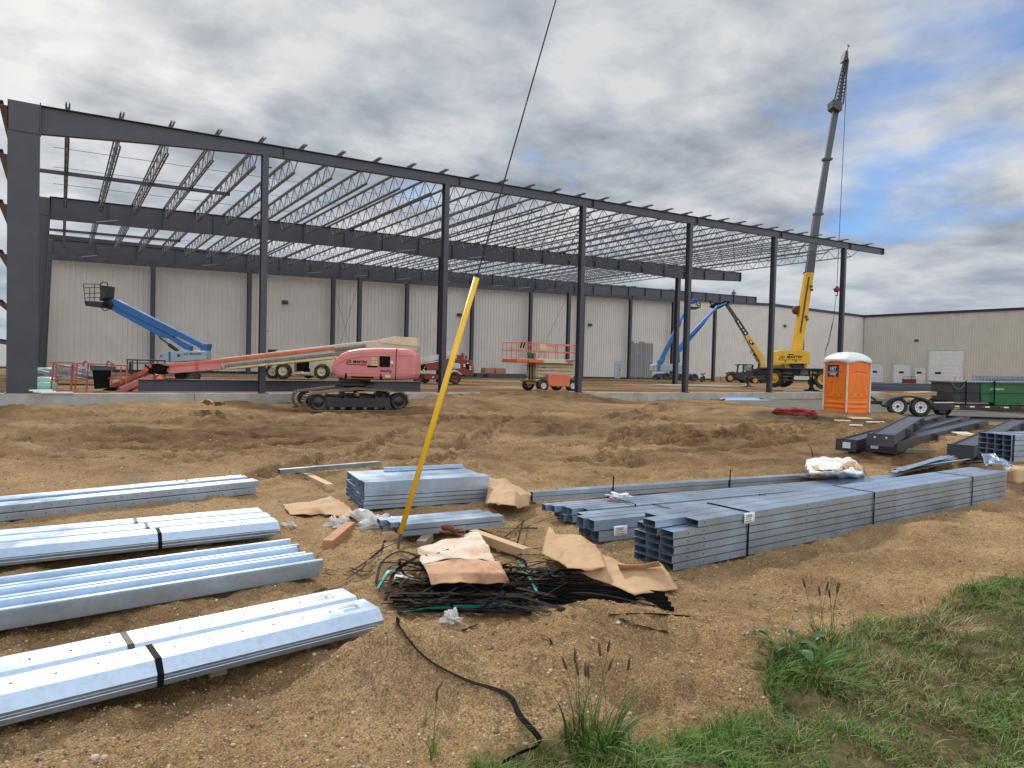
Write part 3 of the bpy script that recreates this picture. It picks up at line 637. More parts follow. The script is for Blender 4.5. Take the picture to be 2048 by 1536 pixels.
# ------------------------------------------------------------------ machines
def wheel(parent, F, px, py, rpx, y0, width, rim='hub_yellow', tyre='rubber', lugs=18, name='wheel', rimf=.56, spokes=0):
    """tyre with lugs (the wheel), rim and hub as sub-parts; axis along the frame's y, near face at y0"""
    c = F(px, py, y0); r = (F(px, py-rpx, y0)-c).length; ax = F.y; c2 = c+ax*width
    mb = MB(); k = width
    mb.lathe(c, ax, [(r*rimf, k*.12), (r*rimf*1.05, 0.03*k), (r*.86, 0), (r*.955, k*.10), (r*.97, k*.3), (r*.97, k*.7), (r*.955, k*.9), (r*.86, k), (r*rimf*1.05, .97*k), (r*rimf, .88*k)], 28)
    if lugs:
        t = F.x; u = Vector((0, 0, 1))
        for i in range(lugs):
            for s_, o in ((0, 0), (1, .5)):
                a = 2*pi*(i+o)/lugs; e = t*math.cos(a)+u*math.sin(a); g = t*-math.sin(a)+u*math.cos(a)
                p = c+e*r*.975; q0 = p+ax*(k*.06 if s_ == 0 else k*.94); q1 = p+ax*k*.52+g*r*.16
                mb.bar(q0, q1, r*.10, r*.06, e)
    w = mb.build(name, tyre, parent)
    rm = MB(); rm.lathe(c, ax, [(0, k*.22), (r*.2, k*.22), (r*.24, k*.30), (r*rimf*.75, k*.30), (r*rimf*.92, k*.10), (r*rimf*1.0, k*.09), (r*rimf*1.01, k*.5), (0, k*.52)], 22); rm.build('rim', rim, w)
    hb = MB(); hb.lathe(c, ax, [(0, k*.10), (r*.13, k*.11), (r*.15, k*.24)], 12)
    for i in range(8): a = 2*pi*i/8; e = F.x*math.cos(a)+Vector((0, 0, 1))*math.sin(a); hb.cyl(c+e*r*.19+ax*k*.18, c+e*r*.19+ax*k*.24, r*.025, n=5)
    if spokes:
        for i in range(spokes): a = 2*pi*i/spokes; e = F.x*math.cos(a)+Vector((0, 0, 1))*math.sin(a); MB().cyl(c+e*r*.40+ax*k*.27, c+e*r*.40+ax*k*.31, r*.06, n=8).build('vent_hole', 'black_paint', w)
    hb.build('hub', 'black_paint' if spokes else rim, w)
    return w
def T(o, s, pts): return [(o[0]+x/s, o[1]+y/s) for x, y in pts]
# ---- tracked boom lift with a faded red hood
FT = Frame(715, 822, 23.0, .47)
FB = Frame(700, 745, 23.6, -.10)
lift = thing('tracked_boom_lift', 'crawler boom lift with faded pink-red hood and boom lowered to the left', 'boom lift', FT.o, FT.rz)
c3 = lambda pts: T((400, 620), 4.096, pts)
c2 = lambda pts: T((0, 540), 3.657, pts)
def crawler(y0, w):
    pts = [(612, 792), (607.5, 803), (611, 815), (622, 823.5), (700, 824), (790, 823.5), (810, 819), (819.5, 806), (816, 791), (803, 783), (760, 778.5), (717, 776.5), (680, 780), (640, 785), (624, 786)]
    W3 = [FT(*p)+FT.y*y0 for p in pts]; P = []
    for a, b in zip(W3, W3[1:]+W3[:1]):
        n = max(1, round((b-a).length/.085)); P += [a.lerp(b, i/n) for i in range(n)]
    cen = sum(P, Vector())/len(P); n = len(P); belt = MB(); vs = []
    nor = []
    for i in range(n):
        t = (P[(i+1) % n]-P[i-1]).normalized(); nn = t.cross(FT.y); nn = nn if nn.dot(P[i]-cen) > 0 else -nn; nor.append(nn)
    for i in range(n): vs += [P[i]-nor[i]*.05, P[i]-nor[i]*.05+FT.y*w, P[i]-nor[i]*.015+FT.y*w, P[i]-nor[i]*.015]
    fs = [(4*i+k, 4*((i+1) % n)+k, 4*((i+1) % n)+(k+1) % 4, 4*i+(k+1) % 4) for i in range(n) for k in range(4)]
    belt.add(vs, fs)
    for i in range(0, n, 1):
        a = P[i]-nor[i]*.012; t = (P[(i+1) % n]-P[i-1]).normalized()
        belt.hexa([a-t*.022, a-t*.022+FT.y*w, a+t*.022+FT.y*w, a+t*.022], [a-t*.014+nor[i]*.03, a-t*.014+nor[i]*.03+FT.y*w, a+t*.014+nor[i]*.03+FT.y*w, a+t*.014+nor[i]*.03])
    tr = belt.build('track', 'track_steel', lift)
    for px, py, r in ((638, 804.5, 16.5), (799, 802.5, 16)):
        mb = MB(); c = FT(px, py)+FT.y*(y0+.03); rr = (FT(px, py-r)-FT(px, py)).length
        mb.lathe(c, FT.y, [(0, 0), (rr*.45, 0), (rr*.5, .05), (rr*.8, .05), (rr*.86, 0), (rr*.97, 0), (rr, .05), (rr, w-.08), (0, w-.06)], 24); mb.build('sprocket', 'black_paint', tr)
    for px, py in [(q, 816) for q in np.linspace(664, 776, 6)]+[(716, 789)]:
        c = FT(px, py)+FT.y*(y0+.05); MB().lathe(c, FT.y, [(0, 0), (.07, 0), (.085, .03), (.085, w-.12), (0, w-.1)], 14).build('roller', 'track_steel', tr)
    FT2 = lambda px, py, y=0: FT(px, py)+FT.y*y
    class _F: x = FT.x; y = FT.y; __call__ = staticmethod(FT2)
    FO = _F()
    mb = MB(); mb.slab(FO, [(654, 797), (780, 796), (782, 815), (654, 814)], y0+.03, y0+w-.06)
    for px in (690, 720, 752): mb.slab(FO, [(px, 793), (px+4, 793), (px+4, 797), (px, 797)], y0+.05, y0+w-.1)
    mb.slab(FO, [(664, 801), (702, 801), (702, 805), (664, 805)], y0+.02, y0+.028).slab(FO, [(745, 801), (765, 801), (765, 804), (745, 804)], y0+.02, y0+.028)
    mb.build('track_frame', 'black_paint', tr, bevel=.01)
crawler(0, .46); crawler(2.15, .46)
MB().slab(FT, [(672, 790), (758, 790), (758, 806), (672, 806)], .46, 2.15).build('undercarriage', 'black_paint', lift, bevel=.03)
mb = MB(); mb.slab(FB, c3([(1135, 555), (1310, 555), (1316, 600), (1128, 600)]), .5, 1.7).slab(FB, c3([(1112, 598), (1332, 598), (1340, 626), (1100, 626)]), .35, 1.85).slab(FB, c3([(1180, 620), (1280, 620), (1280, 670), (1180, 670)]), .6, 1.6); mb.build('turntable_base', 'black_paint', lift, bevel=.03)
hood = c3([(1069, 470), (1080, 432), (1104, 394), (1150, 358), (1210, 332), (1300, 316), (1450, 309), (1600, 312), (1690, 318), (1742, 334), (1762, 368), (1770, 430), (1768, 525), (1752, 566), (1600, 576), (1200, 570), (1120, 552), (1078, 520)])
hd = MB().slab(FB, hood, .12, .95).build('hood', 'salmon_red', lift, bevel=.13)
MB().slab(FB, hood, 1.62, 2.4).build('hood', 'salmon_red', lift, bevel=.13)
mb = MB()
mb.tube([FB(*p, .115) for p in c3([(1100, 490), (1130, 440), (1190, 405), (1330, 380), (1600, 372), (1752, 374)])], .012)
mb.tube([FB(*p, .115) for p in c3([(1088, 488), (1180, 515), (1500, 524), (1765, 524)])], .010)
mb.build('seam', 'salmon_red', hd)
mb = MB(); mb.slab(FB, c3([(1606, 318), (1610, 318), (1603, 575), (1599, 575)]), .10, .3)
mb.slab(FB, c3([(1192, 508), (1200, 520), (1206, 552), (1184, 556)]), .108, .2).slab(FB, c3([(1478, 520), (1488, 540), (1490, 572), (1470, 572)]), .108, .2).slab(FB, c3([(1235, 542), (1420, 548), (1420, 560), (1235, 553)]), .112, .2)
mb.build('vent', 'black_plastic', hd)
mb = MB(); mb.slab(FB, c3([(1470, 378), (1556, 381), (1554, 468), (1468, 464)]), .085, .2); cp = mb.build('control_box', 'black_plastic', hd, bevel=.01)
mb = MB()
for _ in range(16): x = random.uniform(1480, 1545); y = random.uniform(390, 458); mb.slab(FB, c3([(x, y), (x+5, y), (x+5, y+4), (x, y+4)]), .075, .087)
mb.build('switch', 'white_dull', cp)
mb = MB()
for y in (392, 418, 440): mb.slab(FB, c3([(1404, y), (1455, y+2), (1455, y+17), (1404, y+15)]), .105, .125)
mb.slab(FB, c3([(1518, 530), (1560, 531), (1560, 556), (1518, 555)]), .105, .125); mb.build('decal', 'pale_yellow', hd)
MB().slab(FB, c3([(1560, 418), (1582, 418), (1582, 440), (1560, 439)]), .105, .125).build('decal', 'white_paint', hd)
MB().slab(FB, c3([(1370, 454), (1452, 456), (1452, 470), (1370, 468)]), .105, .125).build('nameplate', 'black_plastic', hd)
def label_on(F, body, mt, parent, px0, py0, px1, py1, hp, y, shear=.35, bold=.012, width=True):
    a = F(px0, py0, y); b = F(px1, py1, y); h = (F(px0, py0-hp, y)-a).length
    return text(body, mt, parent, a, b-a, Vector((0, 0, 1)) if abs((b-a).normalized().z) < .5 else F.y.cross(b-a), h, shear, (b-a).length if width else None, bold=bold)
label_on(FB, 'J.D. MARTIN', 'black_plastic', hd, *c3([(1194, 438)])[0], *c3([(1368, 446)])[0], 7.5, .106, .3, .02)
MB().slab(FB, c3([(1196, 440), (1364, 448), (1363, 452), (1195, 444)]), .105, .12).build('underline', 'black_plastic', hd)
label_on(FB, '660SJ', 'sign_blue', hd, *c3([(1474, 513)])[0], *c3([(1570, 517)])[0], 6.6, .106, .2, .02)
label_on(FB, '9', 'sign_blue', hd, *c3([(1570, 468)])[0], *c3([(1582, 468)])[0], 4.4, .106, 0, .0)
# boom
by0, by1 = 1.0, 1.5
bm = MB(); bm.slab(FB, c3([(160, 396), (1245, 268), (1450, 250), (1600, 217), (1775, 228), (1783, 300), (1770, 345), (1690, 380), (1300, 400), (1100, 398), (215, 488), (180, 480)]), by0, by1)
boom = bm.build('boom', 'beige', lift, bevel=.02)
bm = MB(); bm.slab(FB, c3([(1460, 245), (1600, 217), (1775, 228), (1779, 296), (1700, 292), (1480, 270)]), by0-.03, by0+.02); bm.build('boom_plate', 'cream', boom, bevel=.012)
bm = MB(); bm.slab(FB, c3([(165, 402), (1095, 297), (1086, 322), (168, 430)]), by0-.05, by0+.02); bm.build('boom_stripe', 'orange_red', boom, bevel=.008)
bm = MB(); bm.slab(FB, c3([(215, 470), (1130, 372), (1130, 396), (215, 488)]), by0-.10, by0+.0); bm.build('guide_rail', 'pale_yellow', boom, bevel=.015)
ch = MB(); fl = MB()
for (xa, ya, xb, yb, n) in ((200, 458, 1180, 352, 46), (1100, 322, 1340, 292, 12)):
    for i in range(n):
        t = i/(n-1); x = xa+(xb-xa)*t; y = ya+(yb-ya)*t
        ch.slab(FB, c3([(x-9, y-10), (x+9, y-12), (x+9, y+10), (x-9, y+12)]), by0-.12, by0-.02); fl.slab(FB, c3([(x-5, y-5), (x+5, y-6), (x+5, y+1), (x-5, y+2)]), by0-.13, by0-.118)
cc = ch.build('cable_carrier', 'tarp_grey', boom); fl.build('link_plate', 'white_dull', cc)
fy = MB().slab(FB, c2([(1205, 690), (1620, 650), (1620, 725), (1440, 742), (1240, 757), (1220, 742)]), by0+.08, by1-.08).build('fly_boom', 'salmon_red', lift, bevel=.015)
MB().slab(FB, c2([(1215, 690), (1618, 652), (1618, 672), (1215, 712)]), by0+.06, by0+.10).build('boom_stripe', 'orange_red', fy)
MB().slab(FB, c2([(1424, 668), (1440, 667), (1444, 742), (1430, 744)]), by0+.03, by1-.03).build('clamp', 'faded_red', fy, bevel=.01)
mb = MB(); mb.slab(FB, c2([(1105, 690), (1150, 680), (1215, 700), (1205, 740), (1150, 765), (1110, 745)]), by0-.02, by1+.02)
for k in range(5): mb.tube([FB(*p, by0-.05+k*.03) for p in c2([(1060, 690+k*6), (1110, 730+k*10), (1170, 745-k*6), (1235, 700+k*3)])], .018)
kn = mb.build('knuckle', 'black_plastic', lift, bevel=.01)
mb = MB(); mb.slab(FB, c2([(1040, 735), (1062, 720), (1130, 680), (1165, 690), (1150, 720), (1105, 715), (1060, 760)]), by0, by1-.1); mb.slab(FB, c2([(780, 850), (1060, 725), (1065, 758), (830, 860)]), by0+.05, by1-.15)
mb.build('jib_arm', 'faded_red', lift, bevel=.012)
MB().slab(FB, c2([(1050, 715), (1130, 679), (1165, 690), (1130, 700), (1095, 722), (1062, 756)]), by0-.01, by1-.09).build('jib_cover', 'orange_red', lift, bevel=.012)
MB().slab(FB, c2([(800, 905), (1100, 762), (1122, 768), (1115, 795), (835, 930)]), by0+.02, by1-.12).build('jib_arm', 'salmon_red', lift, bevel=.012)
MB().slab(FB, c2([(740, 880), (800, 855), (835, 880), (815, 915), (750, 915)]), by0, by1).build('platform_rotator', 'black_plastic', lift, bevel=.03)
bk = MB(); c5 = lambda pts: T((60, 700), 7.314, pts)
for y, sh in ((.35, 0), (1.25, 0)):
    for x0, y0_, x1, y1_ in ((345, 200, 310, 585), (620, 200, 590, 605), (645, 215, 600, 600), (850, 205, 825, 605), (1200, 205, 1190, 500), (1330, 245, 1330, 500), (1415, 230, 1410, 500)):
        if y > 1 and x0 in (645, 345): x0 += 45; x1 += 60
        bk.cyl(FB(*c5([(x0, y0_)])[0], y), FB(*c5([(x1, y1_)])[0], y), .028)
    for a, b in (((300, 185), (640, 187)), ((310, 430), (840, 440)), ((640, 187), (690, 230)), ((880, 200), (1430, 230)), ((1100, 410), (1410, 420)), ((680, 200), (780, 195)), ((660, 400), (840, 430)), ((340, 205), (600, 250)), ((310, 585), (850, 605))):
        bk.cyl(FB(*c5([a])[0], y), FB(*c5([b])[0], y), .026)
for x, y_ in ((300, 185), (1430, 230), (310, 430), (640, 187)): bk.cyl(FB(*c5([(x, y_)])[0], .35), FB(*c5([(x, y_)])[0], 1.25), .026)
for x in (810, 1150):
    bk.tube([FB(*p, .30) for p in c5([(x-30, 240), (x-25, 190), (x, 160), (x+75, 205)])], .032)
bkt = bk.build('basket', 'faded_red', lift)
MB().slab(FB, c5([(240, 590), (960, 612), (1000, 640), (1000, 665), (240, 650)]), .3, 1.3).build('basket_floor', 'faded_red', bkt, bevel=.015)
MB().slab(FB, c5([(905, 300), (1165, 300), (1105, 430), (1100, 560), (935, 570), (925, 430)]), .25, .5).build('tool_tray', 'black_plastic', bkt, bevel=.02)
MB().slab(FB, c5([(868, 215), (1170, 235), (1165, 300), (875, 300)]), .22, .55).build('control_panel', 'crane_grey', bkt, bevel=.02)
# ---- blue boom lift (left)
FL = Frame(362, 759, 42, 0)
bl = thing('boom_lift', 'blue boom lift with pale grey turntable and empty black basket raised left', 'boom lift', FL.o, FL.rz)
mb = MB().slab(FL, c2([(1148, 640), (1152, 612), (1170, 602), (1228, 598), (1236, 606), (1238, 660), (1238, 672), (1150, 668)]), 0, 2.3).slab(FL, c2([(1242, 597), (1300, 592), (1506, 592), (1508, 660), (1242, 675)]), .05, .8).slab(FL, c2([(1240, 597), (1506, 592), (1508, 660), (1240, 675)]), 1.5, 2.3)
tt = mb.build('turntable', 'blue_grey', bl, bevel=.06)
label_on(FL, 'J.D. MARTIN', 'black_plastic', tt, *c2([(1340, 624)])[0], *c2([(1475, 624)])[0], 4.6, .04, .3, .02)
mb = MB().slab(FL, c2([(1296, 616), (1318, 616), (1312, 636), (1300, 636)]), .035, .07).slab(FL, c2([(1170, 625), (1186, 625), (1186, 634), (1170, 634)]), -.012, .03); mb.build('emblem', 'sign_blue', tt)
MB().slab(FL, c2([(1232, 598), (1240, 598), (1240, 670), (1232, 670)]), -.02, 2.3).build('stripe', 'blue_paint', tt)
MB().slab(FL, c2([(812, 212), (845, 214), (1490, 542), (1518, 548), (1512, 580), (1470, 578), (1440, 560), (1300, 490), (1240, 480), (1220, 462), (800, 248), (790, 228)]), .9, 1.35).build('boom', 'blue_paint', bl, bevel=.02)
MB().slab(FL, c2([(806, 262), (830, 258), (1350, 535), (1395, 556), (1392, 592), (1345, 578), (1230, 500), (1160, 490), (1140, 470), (870, 325), (815, 290)]), .95, 1.3).build('boom', 'blue_paint', bl, bevel=.02)
MB().slab(FL, c2([(1470, 542), (1520, 540), (1508, 600), (1462, 600)]), .8, 1.45).build('boom_pivot', 'blue_paint', bl, bevel=.02)
mb = MB(); mb.cyl(FL(*c2([(1165, 492)])[0], 1.1), FL(*c2([(1240, 548)])[0], 1.1), .05); mb.cyl(FL(*c2([(1236, 545)])[0], 1.1), FL(*c2([(1300, 592)])[0], 1.1), .11); mb.build('lift_cylinder', 'black_paint', bl)
mb = MB(); mb.slab(FL, c2([(752, 205), (800, 212), (830, 250), (800, 290), (760, 260)]), .85, 1.4)
mb.tube([FL(*p, .8) for p in c2([(740, 240), (745, 280), (768, 300), (795, 285), (800, 255)])], .03); mb.tube([FL(*p, .9) for p in c2([(770, 180), (800, 215), (790, 250), (750, 235)])], .03); mb.build('jib_mount', 'black_paint', bl, bevel=.02)
bk = MB()
for y in (.3, 1.7):
    for q in (((606, 102), (735, 104)), ((612, 130), (735, 126)), ((618, 172), (735, 168)), ((612, 205), (735, 200)), ((610, 103), (624, 235)), ((656, 126), (656, 230)), ((690, 104), (690, 230)), ((730, 104), (735, 200))): bk.cyl(FL(*c2([q[0]])[0], y), FL(*c2([q[1]])[0], y), .022)
for q in ((606, 102), (735, 104), (612, 205), (612, 150)): bk.cyl(FL(*c2([q])[0], .3), FL(*c2([q])[0], 1.7), .022)
bk.tube([FL(*p, .25) for p in c2([(735, 150), (735, 100), (755, 88), (785, 96), (788, 150), (775, 175)])], .035)
b_ = bk.build('basket', 'black_paint', bl)
MB().slab(FL, c2([(615, 225), (745, 232), (745, 262), (700, 270), (625, 262)]), .25, 1.75).build('basket_floor', 'black_paint', b_)
MB().slab(FL, c2([(738, 108), (782, 112), (776, 200), (722, 225), (735, 160)]), .5, 1.4).build('control_panel', 'dark_grey', b_, bevel=.05)
MB().slab(FL, c2([(1080, 690), (1500, 690), (1480, 745), (1100, 745)]), .5, 1.9).build('chassis', 'blue_paint', bl, bevel=.04)
for px, y in ((1090, .0), (1412, .0), (1120, 2.0), (1318, 2.0)): wheel(bl, FL, *c2([(px, 766)])[0], 12.5, y, .38, 'dark_grey', 'rubber', 0)
# ---- tan telehandler behind the red boom
FH = Frame(600, 757, 47, 0)
th = thing('telehandler', 'dusty cream telehandler parked against the wall behind the crawler lift boom', 'telehandler', FH.o, FH.rz)
MB().slab(FH, c3([(575, 470), (620, 440), (700, 425), (770, 415), (770, 510), (900, 515), (905, 420), (960, 415), (1060, 400), (1080, 430), (1085, 500), (1050, 540), (740, 540), (640, 500)]), .35, 1.9).build('body', 'cream', th, bevel=.05)
mb = MB()
for q in (((775, 420), (770, 360)), ((905, 420), (900, 360)), ((770, 360), (900, 358)), ((775, 512), (900, 516))): mb.slab(FH, c3([q[0], (q[0][0]+14, q[0][1]), (q[1][0]+14, q[1][1]), q[1]]) if abs(q[0][0]-q[1][0]) < 30 else c3([q[0], q[1], (q[1][0], q[1][1]+14), (q[0][0], q[0][1]+14)]), .1, 1.0)
mb.build('cab', 'cream', th, bevel=.03)
MB().slab(FH, c3([(790, 425), (895, 425), (892, 505), (790, 500)]), .3, .36).slab(FH, c3([(810, 430), (850, 420), (880, 470), (830, 495)]), .2, .32).build('seat', 'black_plastic', th, bevel=.03)
MB().slab(FH, c3([(560, 325), (615, 325), (1080, 400), (1085, 440), (1010, 440), (600, 360), (560, 345)]), 1.1, 1.5).build('boom', 'beige', th, bevel=.03)
MB().slab(FH, c3([(960, 440), (1035, 395), (1060, 400), (1000, 450)]), .6, .8).build('lift_arm', 'hood_grey', th)
MB().slab(FH, c3([(556, 323), (616, 323), (616, 348), (556, 348)]), .9, 1.6).build('fork_carriage', 'black_paint', th)
for px, py, r, y in ((676, 500, 16, 0), (993, 505, 15.3, 0), (590, 505, 14.5, 1.75), (885, 520, 10, 1.75)): wheel(th, FH, *c3([(px, py)])[0], r, y, .45, 'cream', 'rubber', 14)
# ---- dark red boom lift
FR = Frame(880, 768, 44, 0); c6 = lambda pts: T((820, 680), 14.63, pts)
rl_ = thing('boom_lift', 'dark red boom lift with white boom, beside the yellow guy guard', 'boom lift', FR.o, FR.rz)
MB().slab(FR, c6([(180, 990), (440, 990), (700, 1010), (1150, 1000), (1300, 1020), (1300, 1130), (700, 1160), (200, 1150)]), .3, 1.9).build('chassis', 'deep_red', rl_, bevel=.04)
tt = MB().slab(FR, c6([(420, 690), (800, 620), (1060, 545), (1600, 545), (1620, 570), (1790, 600), (1820, 880), (1780, 1030), (1560, 1030), (1400, 890), (1060, 880), (500, 895)]), .1, 2.2).build('turntable', 'deep_red', rl_, bevel=.05)
MB().slab(FR, c6([(1375, 440), (1450, 430), (1500, 500), (1500, 380), (1545, 370), (1560, 545), (1370, 545)]), .5, 1.4).build('boom_tower', 'deep_red', rl_, bevel=.02)
MB().cyl(FR(*c6([(1640, 545)])[0], .6), FR(*c6([(1640, 470)])[0], .6), .05).cyl(FR(*c6([(1640, 470)])[0], .6), FR(*c6([(1640, 455)])[0], .6), .1).build('exhaust', 'black_paint', rl_)
MB().slab(FR, c6([(190, 560), (560, 480), (820, 430), (1060, 345), (1400, 305), (1420, 440), (1360, 480), (1100, 520), (820, 580), (190, 740)]), .8, 1.3).build('boom', 'white_dull', rl_, bevel=.02)
MB().slab(FR, c6([(1180, 640), (1480, 690), (1470, 850), (1160, 845)]), .06, .5).build('fuel_tank', 'white_dull', rl_, bevel=.08)
MB().slab(FR, c6([(1640, 640), (1720, 640), (1720, 860), (1640, 850)]), .07, .12).build('grille', 'black_plastic', rl_)
MB().slab(FR, c6([(180, 760), (420, 700), (480, 890), (180, 890)]), .2, 1.8).build('engine', 'black_plastic', rl_, bevel=.02)
MB().slab(FR, c6([(415, 790), (440, 770), (445, 810), (425, 830)]), .15, .22).slab(FR, c6([(370, 850), (430, 850), (420, 885), (375, 880)]), .15, .22).build('hose_cap', 'hivis', rl_, bevel=.02)
mb = MB()
for q in ((1565, 705), (1565, 750), (1740, 770), (1740, 835), (1265, 870), (650, 1070), (1660, 660)): mb.slab(FR, c6([q, (q[0]+55, q[1]), (q[0]+55, q[1]+36), (q[0], q[1]+36)]), .055 if q[1] < 1000 else .28, .12 if q[1] < 1000 else .31)
mb.build('decal', 'white_paint', rl_)
for px, py, r, y in ((1310, 1112, 12, 0), (240, 1120, 10.5, 0), (1250, 1120, 10, 2.0), (430, 1130, 9, 2.0)): wheel(rl_, FR, *c6([(px, py)])[0], r, y, .4, 'deep_red', 'rubber', 14)
# ---- scissor lift: true dimensions, aligned with the building
FS = Frame(1087, 783.5, 35.2, .50)
sl = thing('scissor_lift', 'cream scissor lift with orange guard rails, parked behind the fourth front column', 'scissor lift', FS.o, FS.rz)
SM = Matrix.Translation(FS.o) @ Matrix.Rotation(FS.rz, 4, 'Z') @ Matrix.Scale(.80, 4)
def SB(): return MB(SM)
class LF:
    """frame in a thing's own metres: px -> x, py -> -z"""
    def __init__(s, Mx): s.Mx = Mx; s.x = (Mx.to_3x3() @ Vector((1, 0, 0))); s.y = (Mx.to_3x3() @ Vector((0, 1, 0)))
    def __call__(s, x, z, y=0): return s.Mx @ Vector((x, y, z))
SF = LF(SM)
for x, y in ((0, 0), (2.25, 0), (0, 1.85), (2.25, 1.85)): wheel(sl, SF, x, .40, -.40, y-.05, .34, 'white_dull', 'rubber', 14, rimf=.5)
SB().box((1.15, 1.05, .62), (3.0, 1.35, .34)).build('chassis', 'pale_yellow', sl, bevel=.03)
MB().slab(SF, [(.32, 1.12), (.62, 1.16), (1.98, 1.16), (1.98, .34), (.62, .34), (.32, .4)], -.06, .35).build('side_cabinet', 'lift_orange', sl, bevel=.04)
SB().box((1.15, 1.05, 1.36), (2.9, 1.1, .95)).build('scissor_stack', 'pale_yellow', sl, bevel=.02)
mb = SB()
for i in range(4):
    for y in (.42, 1.68): mb.box((1.15, y, 1.0+i*.22), (2.8, .06, .15))
    mb.box((-.34, 1.05, 1.0+i*.22), (.06, 1.3, .07))
mb.build('scissor_arm', 'beige', sl, bevel=.01)
SB().box((-.45, .7, 1.28), (.05, .05, 1.3)).box((-.45, 1.1, 1.28), (.05, .05, 1.3)).box((-.45, .9, .85), (.04, .4, .03)).box((-.45, .9, 1.1), (.04, .4, .03)).box((-.45, .9, 1.35), (.04, .4, .03)).box((-.45, .9, 1.6), (.04, .4, .03)).build('ladder', 'black_paint', sl)
SB().box((1.2, 1.05, 1.98), (3.5, 2.1, .26)).build('platform', 'cream', sl, bevel=.02)
SB().box((-1.25, 1.05, 1.95), (1.5, 2.0, .24)).build('extension_deck', 'orange_red', sl, bevel=.03)
SB().box((-.62, -.02, 1.95), (1.1, .1, .2)).build('deck_rail', 'orange_red', sl, bevel=.02)
SB().box((-.35, 1.05, .66), (.5, 2.0, .08)).build('front_axle_guard', 'rust', sl, bevel=.02)
mb = SB(); r_ = .026
for y in (.03, 2.07):
    for z in (2.58, 3.08): mb.cyl((-.75, y, z), (2.9, y, z), r_)
    for x in (-.75, .05, .85, 1.6, 2.3, 2.9): mb.cyl((x, y, 2.08), (x, y, 3.08), r_)
    for x0, x1 in ((-.55, .7), (1.0, 2.1)): mb.tube([(x0, y+.03, 2.62), (x0, y+.03, 3.0), (x1, y+.03, 3.0), (x1, y+.03, 2.62)], r_*.8)
for z in (2.58, 3.08):
    mb.cyl((2.9, .03, z), (2.9, 2.07, z), r_)
    for y in (.1, 2.0): mb.cyl((-2.0, y, z+.05), (-.7, y, z+.05), r_)
    mb.cyl((-2.0, .1, z+.05), (-2.0, 2.0, z+.05), r_)
for y in (.1, .75, 1.4, 2.0): mb.cyl((-2.0, y, 2.05), (-2.0, y, 3.13), r_)
for y in (.1, 2.0): mb.cyl((-1.3, y, 2.05), (-1.3, y, 3.13), r_*.8)
mb.build('guard_rail', 'lift_orange', sl)
SB().box((-.15, -.02, 2.85), (.45, .03, .4)).build('control_panel', 'pale_yellow', sl, bevel=.02)
mb = SB()
for x in (-1.72, -1.52): mb.bar((x+.1, .08, 3.12), (x-.05, .02, 2.75), .09, .03)
mb.build('harness_strap', 'black_plastic', sl)
mb = SB(); mb.box((1.9, -.012, 2.02), (.55, .012, .10)); mb.build('decal', 'tape_red', sl)
for b_, x, z, h, mt in (('33RTS', 1.75, 1.88, .15, 'sign_blue'), ('J.D. MARTIN', 2.05, 2.0, .1, 'sign_blue'),):
    text(b_, mt, sl, SM @ Vector((x, -.014, z)), SF.x, (0, 0, 1), h*.85, .25, bold=.02)
text('JLG', 'black_plastic', sl, SM @ Vector((.05, .49, 1.42)), SF.x, (0, 0, 1), .17, .25, bold=.03)
for i, x in enumerate((-.98, -.66)):
    o = MB(SM).lathe((x, .25, 2.09), (0, 0, 1), [(.0, .0), (.12, 0), (.15, .35), (.16, .36), (.135, .35), (.11, .03), (0, .03)], 16).build('bucket', 'bucket_green')
    tag(o, ('green plastic bucket on the scissor lift deck, the left one', 'green plastic bucket on the scissor lift deck, the right one')[i], 'bucket', 'buckets on the scissor lift')
# ---- two blue boom lifts at the back
FQ = Frame(1332, 764, 68, 0); c7 = lambda pts: T((1300, 580), 7.68, pts)
q1 = thing('boom_lift', 'blue boom lift at the back whose basket hangs beside the fifth front column', 'boom lift', FQ.o, FQ.rz)
MB().slab(FQ, c7([(130, 1285), (330, 1285), (330, 1345), (130, 1345)]), .5, 2).build('chassis', 'blue_paint', q1, bevel=.05)
MB().slab(FQ, c7([(60, 1150), (170, 1130), (350, 1135), (380, 1150), (380, 1250), (60, 1250)]), 0, 2.3).build('turntable', 'blue_grey', q1, bevel=.08)
MB().slab(FQ, c7([(122, 1080), (150, 1075), (250, 1040), (200, 1135), (160, 1140), (155, 1255), (120, 1255)]), -.1, .3).build('boom_pivot', 'blue_paint', q1, bevel=.03)
MB().slab(FQ, c7([(140, 1085), (340, 690), (460, 470), (490, 480), (360, 760), (225, 1060)]), .8, 1.3).build('boom', 'blue_paint', q1, bevel=.03)
MB().slab(FQ, c7([(440, 560), (450, 470), (590, 230), (625, 240), (490, 470), (470, 570)]), .85, 1.25).build('fly_boom', 'blue_bright', q1, bevel=.02)
b_ = MB()
for y in (.4, 2.2):
    for q in (((630, 160), (740, 150)), ((740, 205), (770, 210)), ((770, 140), (772, 275)), ((690, 210), (770, 250)), ((700, 140), (740, 270)), ((620, 270), (775, 270))): b_.cyl(FQ(*c7([q[0]])[0], y), FQ(*c7([q[1]])[0], y), .04)
for q in ((770, 210), (772, 270)): b_.cyl(FQ(*c7([q])[0], .4), FQ(*c7([q])[0], 2.2), .04)
bb = b_.build('basket', 'black_paint', q1)
MB().slab(FQ, c7([(600, 250), (775, 262), (770, 278), (610, 280)]), .3, 2.3).build('basket_floor', 'black_paint', bb)
MB().slab(FQ, c7([(655, 140), (735, 133), (738, 185), (690, 205), (655, 185)]), .6, 1.8).build('control_panel', 'blue_bright', bb, bevel=.05)
